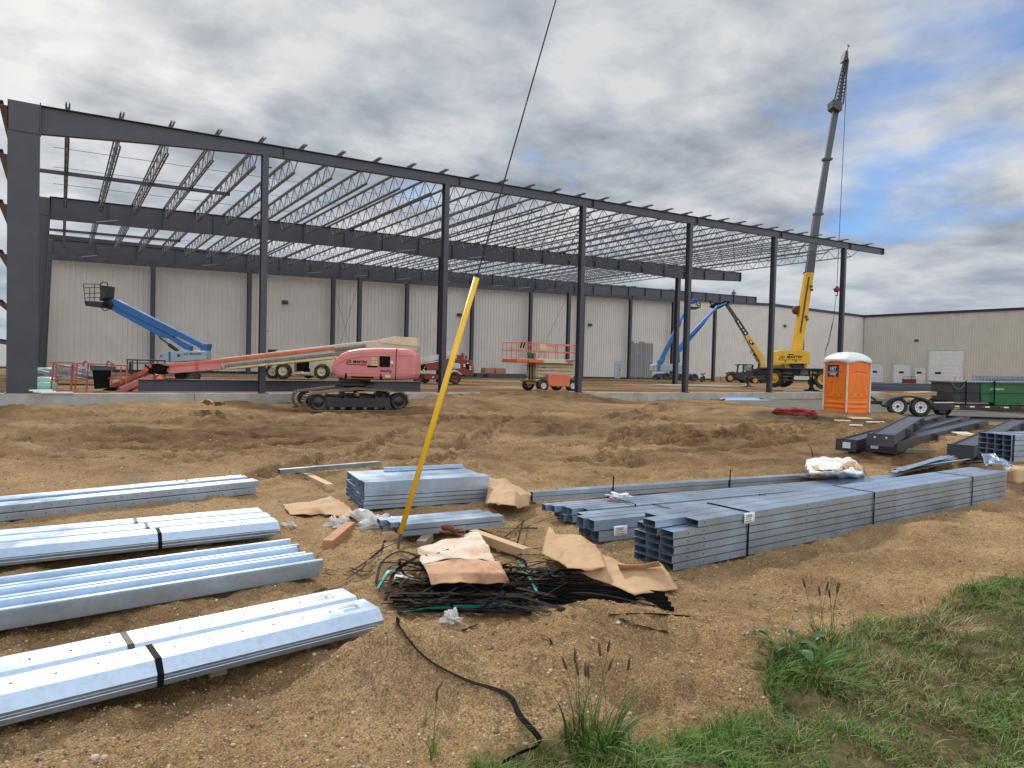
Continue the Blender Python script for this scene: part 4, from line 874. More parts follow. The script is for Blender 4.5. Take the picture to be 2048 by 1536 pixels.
for px, py, r, y in ((90, 1338, 6, 0), (262, 1328, 7.6, 0), (120, 1340, 5.5, 2.0), (300, 1335, 6.5, 2.0)): wheel(q1, FQ, *c7([(px, py)])[0], r, y, .4, 'dark_grey', 'rubber_muddy', 0)
FQ2 = Frame(1375, 764, 71, 0)
q2 = thing('boom_lift', 'blue boom lift whose boom rises to the basket under the rafter tip', 'boom lift', FQ2.o, FQ2.rz)
MB().slab(FQ2, c7([(440, 1280), (640, 1285), (640, 1350), (440, 1345)]), .5, 2).build('chassis', 'blue_paint', q2, bevel=.05)
MB().slab(FQ2, c7([(430, 1140), (560, 1140), (590, 1160), (590, 1250), (430, 1255)]), 0, 2.3).build('turntable', 'blue_grey', q2, bevel=.08)
MB().slab(FQ2, c7([(540, 1225), (600, 1215), (605, 1245), (540, 1250)]), -.1, .2).build('tie_down', 'blue_paint', q2, bevel=.03)
MB().slab(FQ2, c7([(436, 850), (455, 880), (465, 1120), (440, 1120)]), .7, 1.3).build('boom_pivot', 'blue_paint', q2, bevel=.03)
MB().slab(FQ2, c7([(430, 900), (450, 850), (560, 720), (900, 375), (930, 390), (830, 530), (620, 790), (470, 960)]), .8, 1.3).build('boom', 'blue_bright', q2, bevel=.03)
MB().slab(FQ2, c7([(880, 392), (1030, 238), (1180, 188), (1186, 206), (1050, 262), (905, 425)]), .9, 1.2).build('fly_boom', 'blue_bright', q2, bevel=.03)
ch = MB()
for i in range(12): x = 585+i*21; y = 760-i*22; ch.slab(FQ2, c7([(x, y), (x+12, y-12), (x+26, y-2), (x+12, y+14)]), .72, .82)
ch.build('cable_carrier', 'dark_grey', q2)
for px, py, r, y in ((690, 1342, 7.4, 0), (480, 1342, 7, 0), (640, 1345, 6.5, 2.0)): wheel(q2, FQ2, *c7([(px, py)])[0], r, y, .42, 'dark_grey', 'rubber_muddy', 14)
FBK = Frame(1460, 606, 90, 0); c8 = lambda pts: T((1400, 560), 14.63, pts)
b_ = MB()
for y in (0, .9):
    for q in (((830, 660), (860, 600)), ((700, 640), (880, 598)), ((1030, 690), (1030, 560)), ((860, 560), (1030, 560)), ((860, 610), (1030, 612)), ((940, 690), (940, 560)), ((850, 690), (850, 560))): b_.cyl(FBK(*c8([q[0]])[0], y), FBK(*c8([q[1]])[0], y), .04)
bb = b_.build('basket', 'blue_paint', q2)
MB().slab(FBK, c8([(820, 655), (1040, 655), (1040, 695), (860, 712), (820, 690)]), -.05, 1.0).build('basket_floor', 'blue_paint', bb, bevel=.03)
# ---- black and yellow telehandler
FK = Frame(1490, 764, 78, 0); c9 = lambda pts: T((1430, 690), 8.533, pts); cA = lambda pts: T((1240, 540), 4.452, pts)
kt = thing('telehandler', 'black telehandler with a long yellow and black boom raised to the rafter', 'telehandler', FK.o, FK.rz)
MB().slab(FK, c9([(350, 470), (640, 455), (870, 470), (870, 600), (560, 640), (430, 600), (350, 560)]), .4, 2.2).build('body', 'black_paint', kt, bevel=.06)
MB().slab(FK, c9([(205, 480), (225, 460), (330, 455), (350, 480), (350, 500), (240, 480), (205, 500)]), -.05, .6).build('fender', 'black_paint', kt, bevel=.03)
cb = MB()
for y in (.3, 1.5):
    for q in (((375, 470), (400, 340)), ((480, 470), (485, 335)), ((400, 335), (640, 340)), ((640, 340), (640, 460))): cb.bar(FK(*c9([q[0]])[0], y), FK(*c9([q[1]])[0], y), .13, .13)
cb.slab(FK, c9([(395, 328), (645, 332), (645, 345), (395, 341)]), .25, 1.55); cb.slab(FK, c9([(370, 345), (392, 345), (392, 372), (370, 372)]), .1, .2).slab(FK, c9([(640, 340), (668, 345), (668, 372), (640, 372)]), .1, .3)
cab = cb.build('cab', 'black_paint', kt, bevel=.02)
MB().slab(FK, c9([(495, 345), (548, 347), (546, 440), (495, 440)]), .35, .38).slab(FK, c9([(556, 362), (632, 368), (632, 445), (556, 440)]), .35, .38).build('window', 'glass', cab)
MB().cyl(FK(*c9([(758, 440)])[0], .5), FK(*c9([(745, 310)])[0], .5), .12).build('exhaust', 'black_paint', kt)
MB().slab(FK, cA([(1112, 588), (1150, 568), (1296, 790), (1300, 880), (1262, 905), (1225, 880), (1258, 870), (1250, 830)]), 1.0, 1.6).build('boom', 'tele_yellow', kt, bevel=.03)
MB().slab(FK, c9([(720, 440), (800, 400), (870, 410), (870, 470), (720, 490)]), .9, 1.7).build('boom_pivot', 'tele_yellow', kt, bevel=.04)
b1 = MB().slab(FK, cA([(1028, 445), (1060, 432), (1148, 570), (1116, 588)]), 1.05, 1.55).build('fly_boom', 'black_paint', kt, bevel=.02)
mb = MB()
for q in ((1044, 455), (1058, 482), (1070, 503), (1090, 530), (1108, 556)): mb.slab(FK, cA([q, (q[0]+8, q[1]-5), (q[0]+18, q[1]+10), (q[0]+10, q[1]+15)]), 1.02, 1.06)
mb.build('lettering', 'white_paint', b1)
MB().slab(FK, cA([(942, 310), (968, 305), (1058, 436), (1032, 447)]), 1.1, 1.5).build('fly_boom', 'dark_grey', kt, bevel=.02)
a_, b2 = FK(*cA([(1188, 690)])[0], .985), FK(*cA([(1262, 800)])[0], .985)
text('J.D. MARTIN', 'black_plastic', kt, a_, b2-a_, (b2-a_).cross(FK.y)*-1, .62, .2, (b2-a_).length, bold=.02)
MB().slab(FK, cA([(1145, 630), (1158, 622), (1196, 655), (1184, 668), (1160, 660)]), .97, 1.02).build('decal', 'black_plastic', kt)
MB().slab(FK, cA([(1156, 634), (1166, 632), (1178, 648), (1168, 654)]), .94, .98).build('decal', 'white_paint', kt)
MB().slab(FK, cA([(812, 318), (850, 292), (900, 290), (930, 275), (975, 278), (978, 292), (945, 310), (900, 335), (870, 350), (845, 335)]), .8, 1.9).cyl(FK(*cA([(800, 285)])[0], 1), FK(*cA([(818, 318)])[0], 1), .07).cyl(FK(*cA([(790, 278)])[0], 1), FK(*cA([(830, 282)])[0], 1), .06).build('fork_carriage', 'black_plastic', kt, bevel=.05)
for px, py, r, y, rm in ((265, 560, 8.6, 0, 'tele_yellow'), (478, 585, 7.4, 1.9, 'dark_grey'), (690, 600, 8.2, 0, 'tele_yellow'), (830, 605, 7, 1.9, 'dark_grey')): wheel(kt, FK, *c9([(px, py)])[0], r, y, .5, rm, 'rubber', 14)
# ---- rough terrain crane
FC = Frame(1584, 777, 49, 0)
cr = thing('mobile_crane', 'yellow rough terrain crane with its long grey boom raised', 'crane', FC.o, FC.rz)
CT = -math.radians(42)
CM = Matrix.Translation(FC(1546, 774.5, .0) + Vector((0, 0, 0))) @ Matrix.Rotation(FC.rz+CT, 4, 'Z'); CL = LF(CM)
def CB(): return MB(CM)
for x in (0, 3.4):
    for y in (0, 1.75): wheel(cr, CL, x, .66, .66, y, .58, 'hub_yellow', 'rubber', 16)
ck = CB().box((1.75, 1.15, 1.08), (7.0, 1.1, .45)).box((1.55, 1.15, 1.36), (5.6, 2.3, .10)).build('chassis', 'dark_grey', cr, bevel=.03)
for x in (-1.75, 5.2): CB().box((x, 1.15, .95), (.5, 2.6, .4)).build('outrigger_beam', 'dark_grey', cr, bevel=.03)
CB().box((4.9, 1.15, 1.55), (1.4, 2.2, .55)).build('engine_cover', 'hood_grey', cr, bevel=.1)
mb = CB()
for z in (.55, .8, 1.05): mb.box((1.0, -.02, z), (.6, .2, .045))
mb.box((2.1, .3, 1.1), (.5, .3, .35)); mb.build('step', 'hood_grey', cr)
text('RT60', 'white_dull', ck, CM @ Vector((2.5, .14, 1.05)), CL.x, (0, 0, 1), .14, .1)
for px, pyt, pyb in ((1495, 737, 773.5), (1622.5, 739, 781.5)):
    d_ = 1.30*FPX/(pyb-(704+.0248*px)); Fo = Frame(px, pyb, d_, 0); og = MB()
    og.cyl(Fo(px, pyb-4), Fo(px, pyt), .13, n=10).lathe(Fo(px, pyb), (0, 0, 1), [(0, .0), (.5, .0), (.5, .06), (.2, .1), (.12, .3)], 18); o_ = og.build('outrigger', 'black_paint', cr)
    mb = MB(); hh = pyb-pyt
    for i in range(5): z0 = pyt+i*3.2; mb.slab(Fo, [(px-2.2, z0+1.6), (px+2.2, z0), (px+2.2, z0+1.6), (px-2.2, z0+3.2)], -.15, -.12)
    mb.build('hazard_stripe', 'stripe_yellow', o_)
    MB().slab(Fo, [(px-1.8, pyb-22), (px+14, pyb-21), (px+14, pyb-15), (px-1.8, pyb-15)] if px < 1550 else [(px-1.8, pyb-22), (px+22, pyb-22), (px+22, pyb-12), (px-1.8, pyb-12)], .15, .6).build('outrigger_arm', 'dark_grey', o_, bevel=.03)
cw = MB().slab(FC, cA([(1366, 730), (1440, 714), (1640, 714), (1696, 730), (1692, 836), (1366, 832)]), -.2, .9).build('counterweight', 'crane_yellow', cr, bevel=.04)
label_on(FC, 'J.D. MARTIN', 'black_plastic', cw, *cA([(1412, 793)])[0], *cA([(1624, 792)])[0], 6.8, -.215, .3, .025)
MB().slab(FC, cA([(1414, 797), (1620, 797), (1620, 801), (1414, 801)]), -.22, -.19).slab(FC, cA([(1496, 748), (1545, 748), (1545, 756), (1496, 756)]), -.22, -.19).slab(FC, cA([(1466, 806), (1478, 806), (1478, 816), (1466, 816)]), -.22, -.19).slab(FC, cA([(1560, 806), (1573, 806), (1573, 817), (1560, 817)]), -.22, -.19).build('decal', 'black_plastic', cw)
MB().slab(FC, cA([(1455, 838), (1676, 838), (1668, 884), (1472, 884)]), .3, 2.6).build('turntable', 'crane_yellow', cr, bevel=.05)
MB().slab(FC, cA([(1520, 836), (1640, 836), (1650, 878), (1540, 878)]), .1, .5).build('slew_motor', 'black_paint', cr, bevel=.05)
MB().slab(FC, cA([(1544, 716), (1626, 716), (1731, 22), (1662, 22)]), 1.1, 1.6).build('boom', 'crane_yellow', cr, bevel=.03)
MB().slab(FC, cA([(1600, 560), (1614, 560), (1690, 60), (1678, 60), (1655, 200)]), 1.07, 1.12).build('boom_groove', 'rust', cr)
MB().slab(FC, cA([(1622, 714), (1640, 714), (1648, 540), (1636, 540)]), 1.4, 1.9).build('luffing_cylinder', 'dark_grey', cr, bevel=.05)
mb = MB()
for q in ((1695, 135), (1700, 165), (1652, 405), (1660, 430)): mb.slab(FC, cA([q, (q[0]+22, q[1]+3), (q[0]+22, q[1]+20), (q[0], q[1]+16)]), 1.0, 1.2)
mb.build('bracket', 'rust', cr)
MB().lathe(FC(1596.5, 620, 1.3), FC.y, [(0, 0), (.32, 0), (.32, .4), (0, .4)], 14).build('winch_drum', 'rust', cr)
cB = lambda pts: T((1500, 60), 2.743, pts)
for pts, y0, y1 in (([(310, 1333), (352, 1333), (392, 1008), (358, 1008)], 1.35, 1.75), ([(360, 1010), (396, 1010), (442, 706), (412, 706)], 1.4, 1.7), ([(413, 708), (443, 708), (492, 430), (460, 424)], 1.42, 1.68), ([(474, 430), (496, 430), (536, 150), (520, 150)], 1.45, 1.65)):
    MB().slab(FC, cB(pts), y0, y1).build('boom_section', 'crane_grey', cr, bevel=.02)
mb = MB()
for x, y in ((310, 1330), (362, 1006), (412, 704)): MB().slab(FC, cB([(x-6, y-5), (x+44, y-5), (x+42, y+8), (x-4, y+8)]), 1.3, 1.75).build('boom_collar', 'dark_grey', cr, bevel=.02)
mb.slab(FC, cB([(455, 380), (508, 395), (506, 440), (490, 442), (456, 420)]), 1.1, 2.0); MB().slab(FC, cB([(525, 112), (539, 112), (540, 165), (515, 165)]), 1.3, 1.9).build('boom_head', 'dark_grey', cr)
mb.build('jib_bracket', 'dark_grey', cr, bevel=.02)
jb = MB(); L0 = [(455, 415), (478, 415), (512, 405), (500, 380)]; L1 = [(519, 150), (526, 130), (541, 160), (535, 130)]
cs = [(FC(*cB([a])[0], y), FC(*cB([b])[0], y)) for a, b, y in ((L0[0], L1[0], 1.1), (L0[1], L1[1], 1.9), (L0[2], L1[2], 1.1), (L0[2], L1[3], 1.9))]
for a, b in cs: jb.cyl(a, b, .045, n=5)
for i in range(14):
    t = i/14; t2 = (i+1)/14
    for k in range(4): a, b = cs[k], cs[(k+1) % 4]; jb.cyl(a[0].lerp(a[1], t), b[0].lerp(b[1], t2), .025, n=4)
jb.build('lattice_jib', 'dark_grey', cr)
mb = MB(); mb.cyl(FC(*cB([(533, 112)])[0], 1.5), FC(*cB([(541, 86)])[0], 1.5), .03); mb.build('mast', 'dark_grey', cr)
MB().grid([[FC(*cB([(534+i*5, 78+j*6+(i % 2)*4)])[0], 1.5+.1*math.sin(i*2+j)) for i in range(4)] for j in range(3)]).build('flag', 'hat_orange', cr, solid=.02)
mb = MB(); mb.cyl(FC(*cB([(536, 150)])[0], 1.3), FC(1674, 566, 1.5), .022, n=5); mb.build('load_line', 'cable', cr)
mb = MB(); mb.lathe(FC(1673.3, 579, 1.5), (0, 0, 1), [(0, -.22), (.14, -.18), (.24, 0), (.14, .18), (0, .3)], 14); hk = mb.build('hook_ball', 'deep_red', cr)
mb = MB(); mb.tube([FC(1673, y, 1.5)+FC.x*q for y, q in ((580, 0), (586, .08), (590, .1), (592, 0), (590, -.1))], .04); mb.build('hook', 'rust', hk)
mb = MB()
for a, b in (((1672.5, 590), (1667, 637)), ((1667, 637), (1658.5, 684)), ((1667, 637), (1649, 712)), ((1658.5, 684), (1650, 700))): mb.cyl(FC(*a, 1.5), FC(*b, 1.5), .02, n=4)
mb.build('sling', 'cable', cr)
# ------------------------------------------------------------------ galvanised bundles in the foreground
def thin(poly, t=.0022):
    """open polyline (right, up) -> closed thin-wall profile"""
    P = [Vector((a, b, 0)) for a, b in poly]; n = len(P); off = []
    for i in range(n):
        d = []
        if i > 0: d.append((P[i]-P[i-1]).normalized())
        if i < n-1: d.append((P[i+1]-P[i]).normalized())
        nn = sum((Vector((-q.y, q.x, 0)) for q in d), Vector()); nn = nn.normalized()
        k = nn.dot(Vector((-d[0].y, d[0].x, 0))); off.append(P[i]+nn*(t/max(.4, k)))
    return [(p.x, p.y) for p in P] + [(p.x, p.y) for p in off[::-1]]
ZP = [(-.052, -.078), (-.060, -.055), (-.004, -.004), (.0, 0), (.195, 0), (.20, -.004), (.235, -.04)]
TR = [(.0, -.078), (.0, -.004), (.005, 0), (.03, .0), (.034, -.008), (.036, -.046), (.19, -.040), (.196, .0), (.222, 0), (.225, -.06)]
BX = [(.0, -.07), (.0, -.003), (.003, 0), (.197, 0), (.2, -.003), (.2, -.07)]
def world_dir(a, b): d = Vector(b)-Vector(a); d.z = 0; return d.normalized()
def bundle(label, pr, pl, z, prof, npile, n, pitch, dz, length, straps, group, tilt=0, mt='galv', zl=None, stick=()):
    A = atz(*pr, z); B = atz(*pl, z if zl is None else zl); t = world_dir(A, B); t = (B-A).normalized() if zl is not None else t
    p = Vector((t.y, -t.x, 0)); p = p if p.dot(FW) > 0 else -p; p.normalize()
    o = thing('purlin_bundle', label, 'purlin bundle', (A.x, A.y, H(A.x, A.y)), math.atan2(t.y, t.x), group)
    tp = thin(prof)
    for k in range(npile):
        for i in range(n):
            s = random.uniform(-.03, .03) + (0 if k == 0 else .02) + i*.006
            a = A + p*(k*pitch + random.uniform(-.004, .004)) + t*s + Vector((0, 0, -i*dz + k*tilt + random.uniform(-.0015, .0015))) + p*(i*.0006)
            mb = MB(); b = a + t*(length+random.uniform(-.03, .03))
            up = Vector((0, 0, 1)); mb.hexa([a+p*x+up*y for x, y in tp], [b+p*x+up*y for x, y in tp]); mb.build('purlin', mt, o)
    for s, k0, k1 in straps:
        for k in range(k0, k1+1):
            c = A + t*(s + k*.07) + p*(k*pitch); up = Vector((0, 0, 1)); L = [(-.058, -n*dz-.075), (-.066, -.055), (-.008, .006), (.05, .0045), (.19, .0045), (.20, .003), (.215, -.035)]
            MB().ribbon([c+p*x+up*(y+k*tilt) for x, y in L], .03, .0012, t).build('strap', 'strap_brown' if k else 'black_plastic', o)
    for s, k, w in stick:
        c = A + t*s + p*(k*pitch+.05) + Vector((0, 0, .0035+k*tilt)); mb = MB()
        for i in range(7):
            for q0 in (0, .055): e = random.uniform(.025, .048); mb.add([c+t*(i*.016)+p*q0, c+t*(i*.016)+p*(q0+e), c+t*(i*.016+.0045)+p*(q0+e), c+t*(i*.016+.0045)+p*q0], [(0, 1, 2, 3)])
        mb.build('printed_mark', 'print_grey', o)
    return o, A, t, p
GP = 'purlin bundles laid out on the left'
b1 = bundle('nearest galvanised purlin bundle at the left, flat tops up, beside the strap heap', (758, 1215), (0, 1390), .215, ZP, 2, 9, .262, .005, 5.2, [(1.22, 0, 1)], GP, stick=((.14, 1, .16), (.10, 0, .16)))
b2 = bundle('second galvanised purlin bundle from the front at the left, troughs facing up', (640, 1120), (0, 1220), .205, TR, 3, 6, .232, .009, 6.2, [], GP, tilt=.006)
b3 = bundle('third purlin bundle from the front at the left, three flat ridges with black straps', (556, 1043), (0, 1098), .205, ZP, 3, 9, .25, .005, 6.8, [(.98, 0, 2)], GP, stick=((.2, 0, .14), (.2, 1, .14), (.2, 2, .14)))
b4 = bundle('farthest purlin bundle at the left, with tan sand spilled on its far end', (514, 962), (0, 1012), .20, BX, 2, 2, .25, .082, 7.2, [], GP, tilt=.02, mt='galv')
def holes(o, A, t, p, s0, s1, ds, off, z, r=.006):
    mb = MB(); s = s0
    while s < s1:
        c = A+t*s+p*off[0]+Vector((0, 0, z)); nrm = (p*off[1]+Vector((0, 0, off[2]))).normalized(); mb.cyl(c-nrm*.001, c+nrm*.0012, r, n=7); s += ds
    h = mb.build('bolt_holes', 'black_paint', o); h['kind'] = 'stuff'
holes(*b1, .1, 4.5, .17, (.10, 0, 1), .003); holes(*b1, .18, 4.5, .17, (.35, 0, 1), .003)
holes(*b2, .1, 5, .13, (0, -1, 0), -.03); holes(*b2, .15, 5, .15, (.35, 0, 1), -.030); holes(*b2, .15, 5, .15, (.12, 0, 1), -.038)
holes(*b3, .1, 5, .2, (.10, 0, 1), .003); holes(*b4, .05, 6, .16, (0, -1, 0), -.035); holes(*b4, .1, 6, .16, (-.003, -1, 0), -.117)
mb = MB()
for i in range(60): c = b4[1]+b4[2]*random.gauss(.55, .28)+b4[3]*(.25+random.uniform(.04, .17))+Vector((0, 0, .022)); r = random.uniform(.006, .02); mb.add([c+Vector((r*math.cos(a), r*math.sin(a), 0)) for a in (0, 1, 2, 3, 4, 5)]+[c+Vector((0, 0, r*.4))], [(i, (i+1) % 6, 6) for i in range(6)])
tag(mb.build('spilled_sand', 'lumber_red'), 'brown crumbs of soil lying on the farthest left bundle', 'spilled soil', kind='stuff')
# timber under the left bundles
for i, (bb, s) in enumerate(((b1, .9), (b1, 3.2), (b2, .5), (b2, 3.6), (b3, .6), (b3, 4.2), (b4, .5), (b4, 4.5))):
    a = bb[1]+bb[2]*s+bb[3]*.10; b = a+bb[3]*.4; z = bb[1].z-.17
    mb = MB(); mb.bar((a.x, a.y, z+.0), (b.x, b.y, z), .09, .09)
    tag(mb.build('support_timber', 'lumber_grey', bevel=.006), 'grey timber bearer hidden under one of the left purlin bundles', 'timber', 'bearers under the left bundles')
def cbundle(label, near, direc, cols, rows, cw, ch, length, pull, mt='galv', group=None, skew=0, gap=.002, capitalize=None):
    """near = bottom front corner at the near end (world); direc = unit along; columns go away from camera"""
    t = Vector(direc).normalized(); p = Vector((-t.y, t.x, 0)); p = p if p.dot(FW) > 0 else -p
    o = thing('purlin_bundle', label, 'purlin bundle', (near.x, near.y, near.z), math.atan2(t.y, t.x), group)
    pr = thin([(cw*.5, .002), (.002, .002), (.002, ch-.004), (cw-.004, ch-.004), (cw-.004, .002), (cw*.5+.01, .002)][::-1], .0022)
    for c in range(cols):
        for r in range(rows):
            s0 = pull.get((c, r), random.uniform(-.012, .012)); a = near + p*(c*(cw+gap)+random.uniform(-.003, .003)+r*skew) + Vector((0, 0, r*(ch+.0015))) + t*s0
            b = a + t*(length+random.uniform(-.02, .02)-max(0, s0))
            mb = MB(); up = Vector((0, 0, 1)); mb.hexa([a+p*x+up*y for x, y in pr], [b+p*x+up*y for x, y in pr]); mb.build('purlin', mt, o)
    return o, near, t, p
def strap_round(o, A, t, p, s, w, h, hang=True, wd=.022):
    c = A+t*s; L = [c-p*.006+Vector((0, 0, -.005)), c-p*.008+Vector((0, 0, h+.004)), c+p*.02+Vector((0, 0, h+.007)), c+p*w*.5+Vector((0, 0, h+.005)), c+p*(w+.005)+Vector((0, 0, h+.004)), c+p*(w+.008)+Vector((0, 0, .0))]
    MB().ribbon(L, wd, .0014, t).build('strap', 'black_plastic', o)
def tag_paper(o, c, x, u, w, h, name='paper_tag'):
    mb = MB(); n = x.cross(u).normalized(); mb.grid([[c+x*(w*i/3)+u*(h*j/3)+n*(.004*math.sin(i*2+j)) for i in range(4)] for j in range(4)]); k = mb.build(name, 'paper', o, solid=.0012)
    pm = MB(); n = -n if n.dot(FW) > 0 else n
    for j in range(4):
        q = c+u*h*(.2+.19*j)+x*w*.1+n*.007; e = x*w*random.uniform(.4, .78); pm.add([q, q+e, q+e+u*h*.07, q+u*h*.07], [(0, 1, 2, 3)])
    for i in range(9): q = c+u*h*.62+x*w*(.3+.05*i)+n*.0075; pm.add([q, q+x*w*.025, q+x*w*.025+u*h*.2, q+u*h*.2], [(0, 1, 2, 3)])
    pm.build('printed_lines', 'print_grey', k)
A = atz(1345, 1143, .02); B = atz(2012, 1000, .02); t = world_dir(A, B)
pull = {(0, 5): .42, (1, 5): .0, (2, 5): .24, (0, 4): .0}
for c in range(3):
    for r in range(5): pull.setdefault((c, r), random.uniform(-.012, .012))
pull[(1, 4)] = -.03; pull[(0, 5)] = .30; pull[(1, 5)] = -.06; pull[(2, 5)] = .12; pull[(2, 4)] = .02
cb1 = cbundle('long strapped bundle of galvanised channel purlins in the right foreground, six layers high', A, t, 3, 6, .150, .0655, (B-A).length, pull, skew=0)
for s in (.98, 3.15, 5.55): strap_round(*cb1, s, .46, .395)
strap_round(*cb1, .98, .46, .4)
tag_paper(cb1[0], cb1[1]+t*.90-cb1[3]*.016+Vector((0, 0, .30)), t, Vector((0, 0, 1)), .15, .10)
for r in range(6):
    for s in (.18, 1.9, 3.6, 5.9): holes(cb1[0], cb1[1]+t*s, t, cb1[3], 0, .25, .2, (-.003, -1, 0), r*.067+.033)
MB().bar(A+t*.5-cb1[3]*.02+Vector((0, 0, -.06)), A+t*.5+cb1[3]*.5+Vector((0, 0, -.06)), .09, .09).build('skid', 'lumber_grey', cb1[0])
# looser bundles behind it
A = atz(1198, 1085, .03); A2 = atz(1177, 1022, .25); B2 = atz(1600, 983, .25); t2 = world_dir(A2, B2)
cb2 = cbundle('loosely strapped bundle of deep channel purlins behind the long right bundle, red tape on top', A, t2, 3, 2, .125, .105, 5.6, {(0, 1): -.05, (1, 1): -.08, (2, 0): .03}, skew=.018, gap=.012)
strap_round(*cb2, 1.0, .42, .215); strap_round(*cb2, 2.6, .42, .215)
tag_paper(cb2[0], cb2[1]+t2*.16-cb2[3]*.012+Vector((0, 0, .045)), t2, Vector((0, 0, 1)), .16, .10)
A3 = atz(1155, 1050, .04)
cb3 = cbundle('short-ended bundle of small channel purlins fanned out beside the deep ones', A3, t2, 5, 2, .085, .075, 6.2, {(0, 0): .1, (1, 0): .0, (2, 0): -.05, (3, 1): -.1, (4, 1): -.16, (0, 1): .14}, skew=.02, gap=.010)
strap_round(*cb3, .75, .5, .16)
A4 = atz(1065, 1004, .06); t4 = world_dir(atz(1075, 998, .12), atz(1540, 966, .12))
cb4 = cbundle('two long slim blue-grey channels lying behind the right bundles', A4, t4, 2, 2, .07, .06, 5.2, {(1, 0): .25, (1, 1): .4})
for s in (1.15, 3.1):
    c = cb4[1]+t4*s; MB().bar(c-cb4[3]*.01+Vector((0, 0, .0)), c-cb4[3]*.012+Vector((0, 0, .26)), .02, .004).build('strap', 'black_plastic', cb4[0])
# middle bundle and small bundle
A5 = atz(728, 1020, .05); B5 = atz(975, 1003, .05); t5 = world_dir(A5, B5)
cb5 = cbundle('squat stack of short channels, eight wide, left of the yellow guard top shadow', A5, t5, 8, 4, .115, .048, 1.52, {}, skew=.0)
cb5[0]['label'] = 'squat stack of short galvanised channels, eight wide, on lumber behind the yellow guard'
MB().sect(A5+cb5[3]*.0+Vector((0, 0, .192)), A5+t5*1.52+Vector((0, 0, .192)), [(-x, y) for x, y in thin([(.0, .0), (.0, .115), (.19, .115), (.19, .09)], .003)]).build('purlin', 'galv', cb5[0])
for k in range(3):
    MB().sect(A5+cb5[3]*(.2+k*.24)+Vector((0, 0, .20)), A5+cb5[3]*(.2+k*.24)+t5*1.5+Vector((0, 0, .20)), [(-x, y) for x, y in thin([(0, 0), (0, .095), (.22, .095), (.22, .0)], .003)]).build('purlin', 'galv', cb5[0])
a = A5+cb5[3]*.80+t5*.42+Vector((0, 0, .312)); tag(MB().sect(a, a+t5*1.05, thin([(0, 0), (0, .03), (.05, .03), (.05, 0)], .003)).build('channel_offcut', 'galv'), 'slim channel piece lying on top of the squat stack', 'channel')
A6 = atz(803, 1074, .09); B6 = atz(1025, 1052, .09); t6 = world_dir(A6, B6)
cb6 = cbundle('small pile of short flat channels on lumber in front of the squat stack', A6, t6, 3, 2, .12, .055, 1.08, {(0, 1): .02, (1, 1): -.06, (2, 1): -.12, (2, 0): -.1}, skew=.02)
# ------------------------------------------------------------------ guy wire with yellow guard
P0 = gnd(795, 1096, 0); G0 = atd(801, 1066, P0.dot(Vector((sy, cy, 0)))-.02); G1 = atd(953.5, 555, 5.85); dv = (G1-G0)
gw = thing('guy_wire', 'black guy wire with a bright yellow plastic guard, anchored in the sand', 'guy wire', P0)
top = atd(1112, -2, 5.55); tv = top-G1; W1 = G1+tv*2.2
mb = MB(); mb.lathe(G0, dv, [(.012, -.0), (.0245, .0), (.0245, dv.length), (.010, dv.length)], 18); mb.build('guard', 'guard_yellow', gw)
MB().tube([G0, G1, W1], .0062, 7).build('wire', 'cable', gw)
mb = MB(); mb.cyl(P0+Vector((0, 0, -.05)), G0, .012, .014, 8); mb.tube([P0+(G0-P0)*.2+RT*.012, P0+(G0-P0)*.75+RT*.016, G0], .006); mb.bar(G0-dv.normalized()*.0, G0-dv.normalized()*.10, .04, .012); mb.build('anchor_rod', 'galv_dull', gw)
# ------------------------------------------------------------------ lumber, cardboard, wrap, straps
def timber(label, a, b, za, zb, w, h, mt): 
    p, q = atz(*a, za), atz(*b, zb); return tag(MB().bar(p, q, w, h).build('timber', mt, bevel=.005), label, 'timber')
timber('light new timber leading out from under the small channel pile', (945, 1068), (1052, 1106), .09, .06, .09, .085, 'lumber')
timber('reddish timber lying beside the second left bundle end', (700, 1052), (655, 1090), .05, .05, .10, .085, 'lumber_red')
timber('pale timber end sticking out at the far left of the squat stack', (604, 948), (660, 975), .06, .06, .10, .09, 'lumber')
timber('thin grey batten behind the squat stack', (700, 937), (745, 946), .05, .05, .09, .06, 'lumber_grey')
timber('dark flat timber lying behind the torn wrapped cardboard', (1055, 986), (1186, 980), .04, .04, .09, .05, 'lumber_grey')
timber('short grey timber block under the small channel pile', (842, 1090), (858, 1074), .04, .05, .09, .08, 'lumber_grey')
a, b = atz(556, 947, .14), atz(757, 930, .14); tag(MB().sect(a, b, thin([(0, 0), (0, .06), (.07, .06), (.07, 0)], .003)).build('channel_offcut', 'galv_dull'), 'single long channel resting on timbers behind the squat stack', 'channel')
def sheet(name, label, cat, rows, mt, sub=9, th=.0045, crumple=.006, seed=1):
    """rows of (px, py, dz above ground) -> warped sheet"""
    G = [[atz(px, py, H(*atz(px, py, .03).xy)+dz) for px, py, dz in r] for r in rows]; n, k = len(G)-1, len(G[0])-1; out = []
    for i in range(n*sub+1):
        row = []
        for j in range(k*sub+1):
            u, v = min(i/sub, n-1e-6), min(j/sub, k-1e-6); a, b = int(u), int(v); u -= a; v -= b
            p = (G[a][b]*(1-u)+G[a+1][b]*u)*(1-v)+(G[a][b+1]*(1-u)+G[a+1][b+1]*u)*v
            w = float(fbm(np.array([p.x]), np.array([p.y]), 7, 3, seed)[0])*.7 - 1.3*abs(float(fbm(np.array([p.x*.8+p.y*.4]), np.array([p.y*1.2-p.x*.5]), 5, 2, seed+40)[0]))+.25; row.append(p+Vector((w*.6*crumple, -w*.5*crumple, w*crumple*2)))
        out.append(row)
    o = MB().grid(out).build(name, mt, solid=th); return tag(o, label, cat)
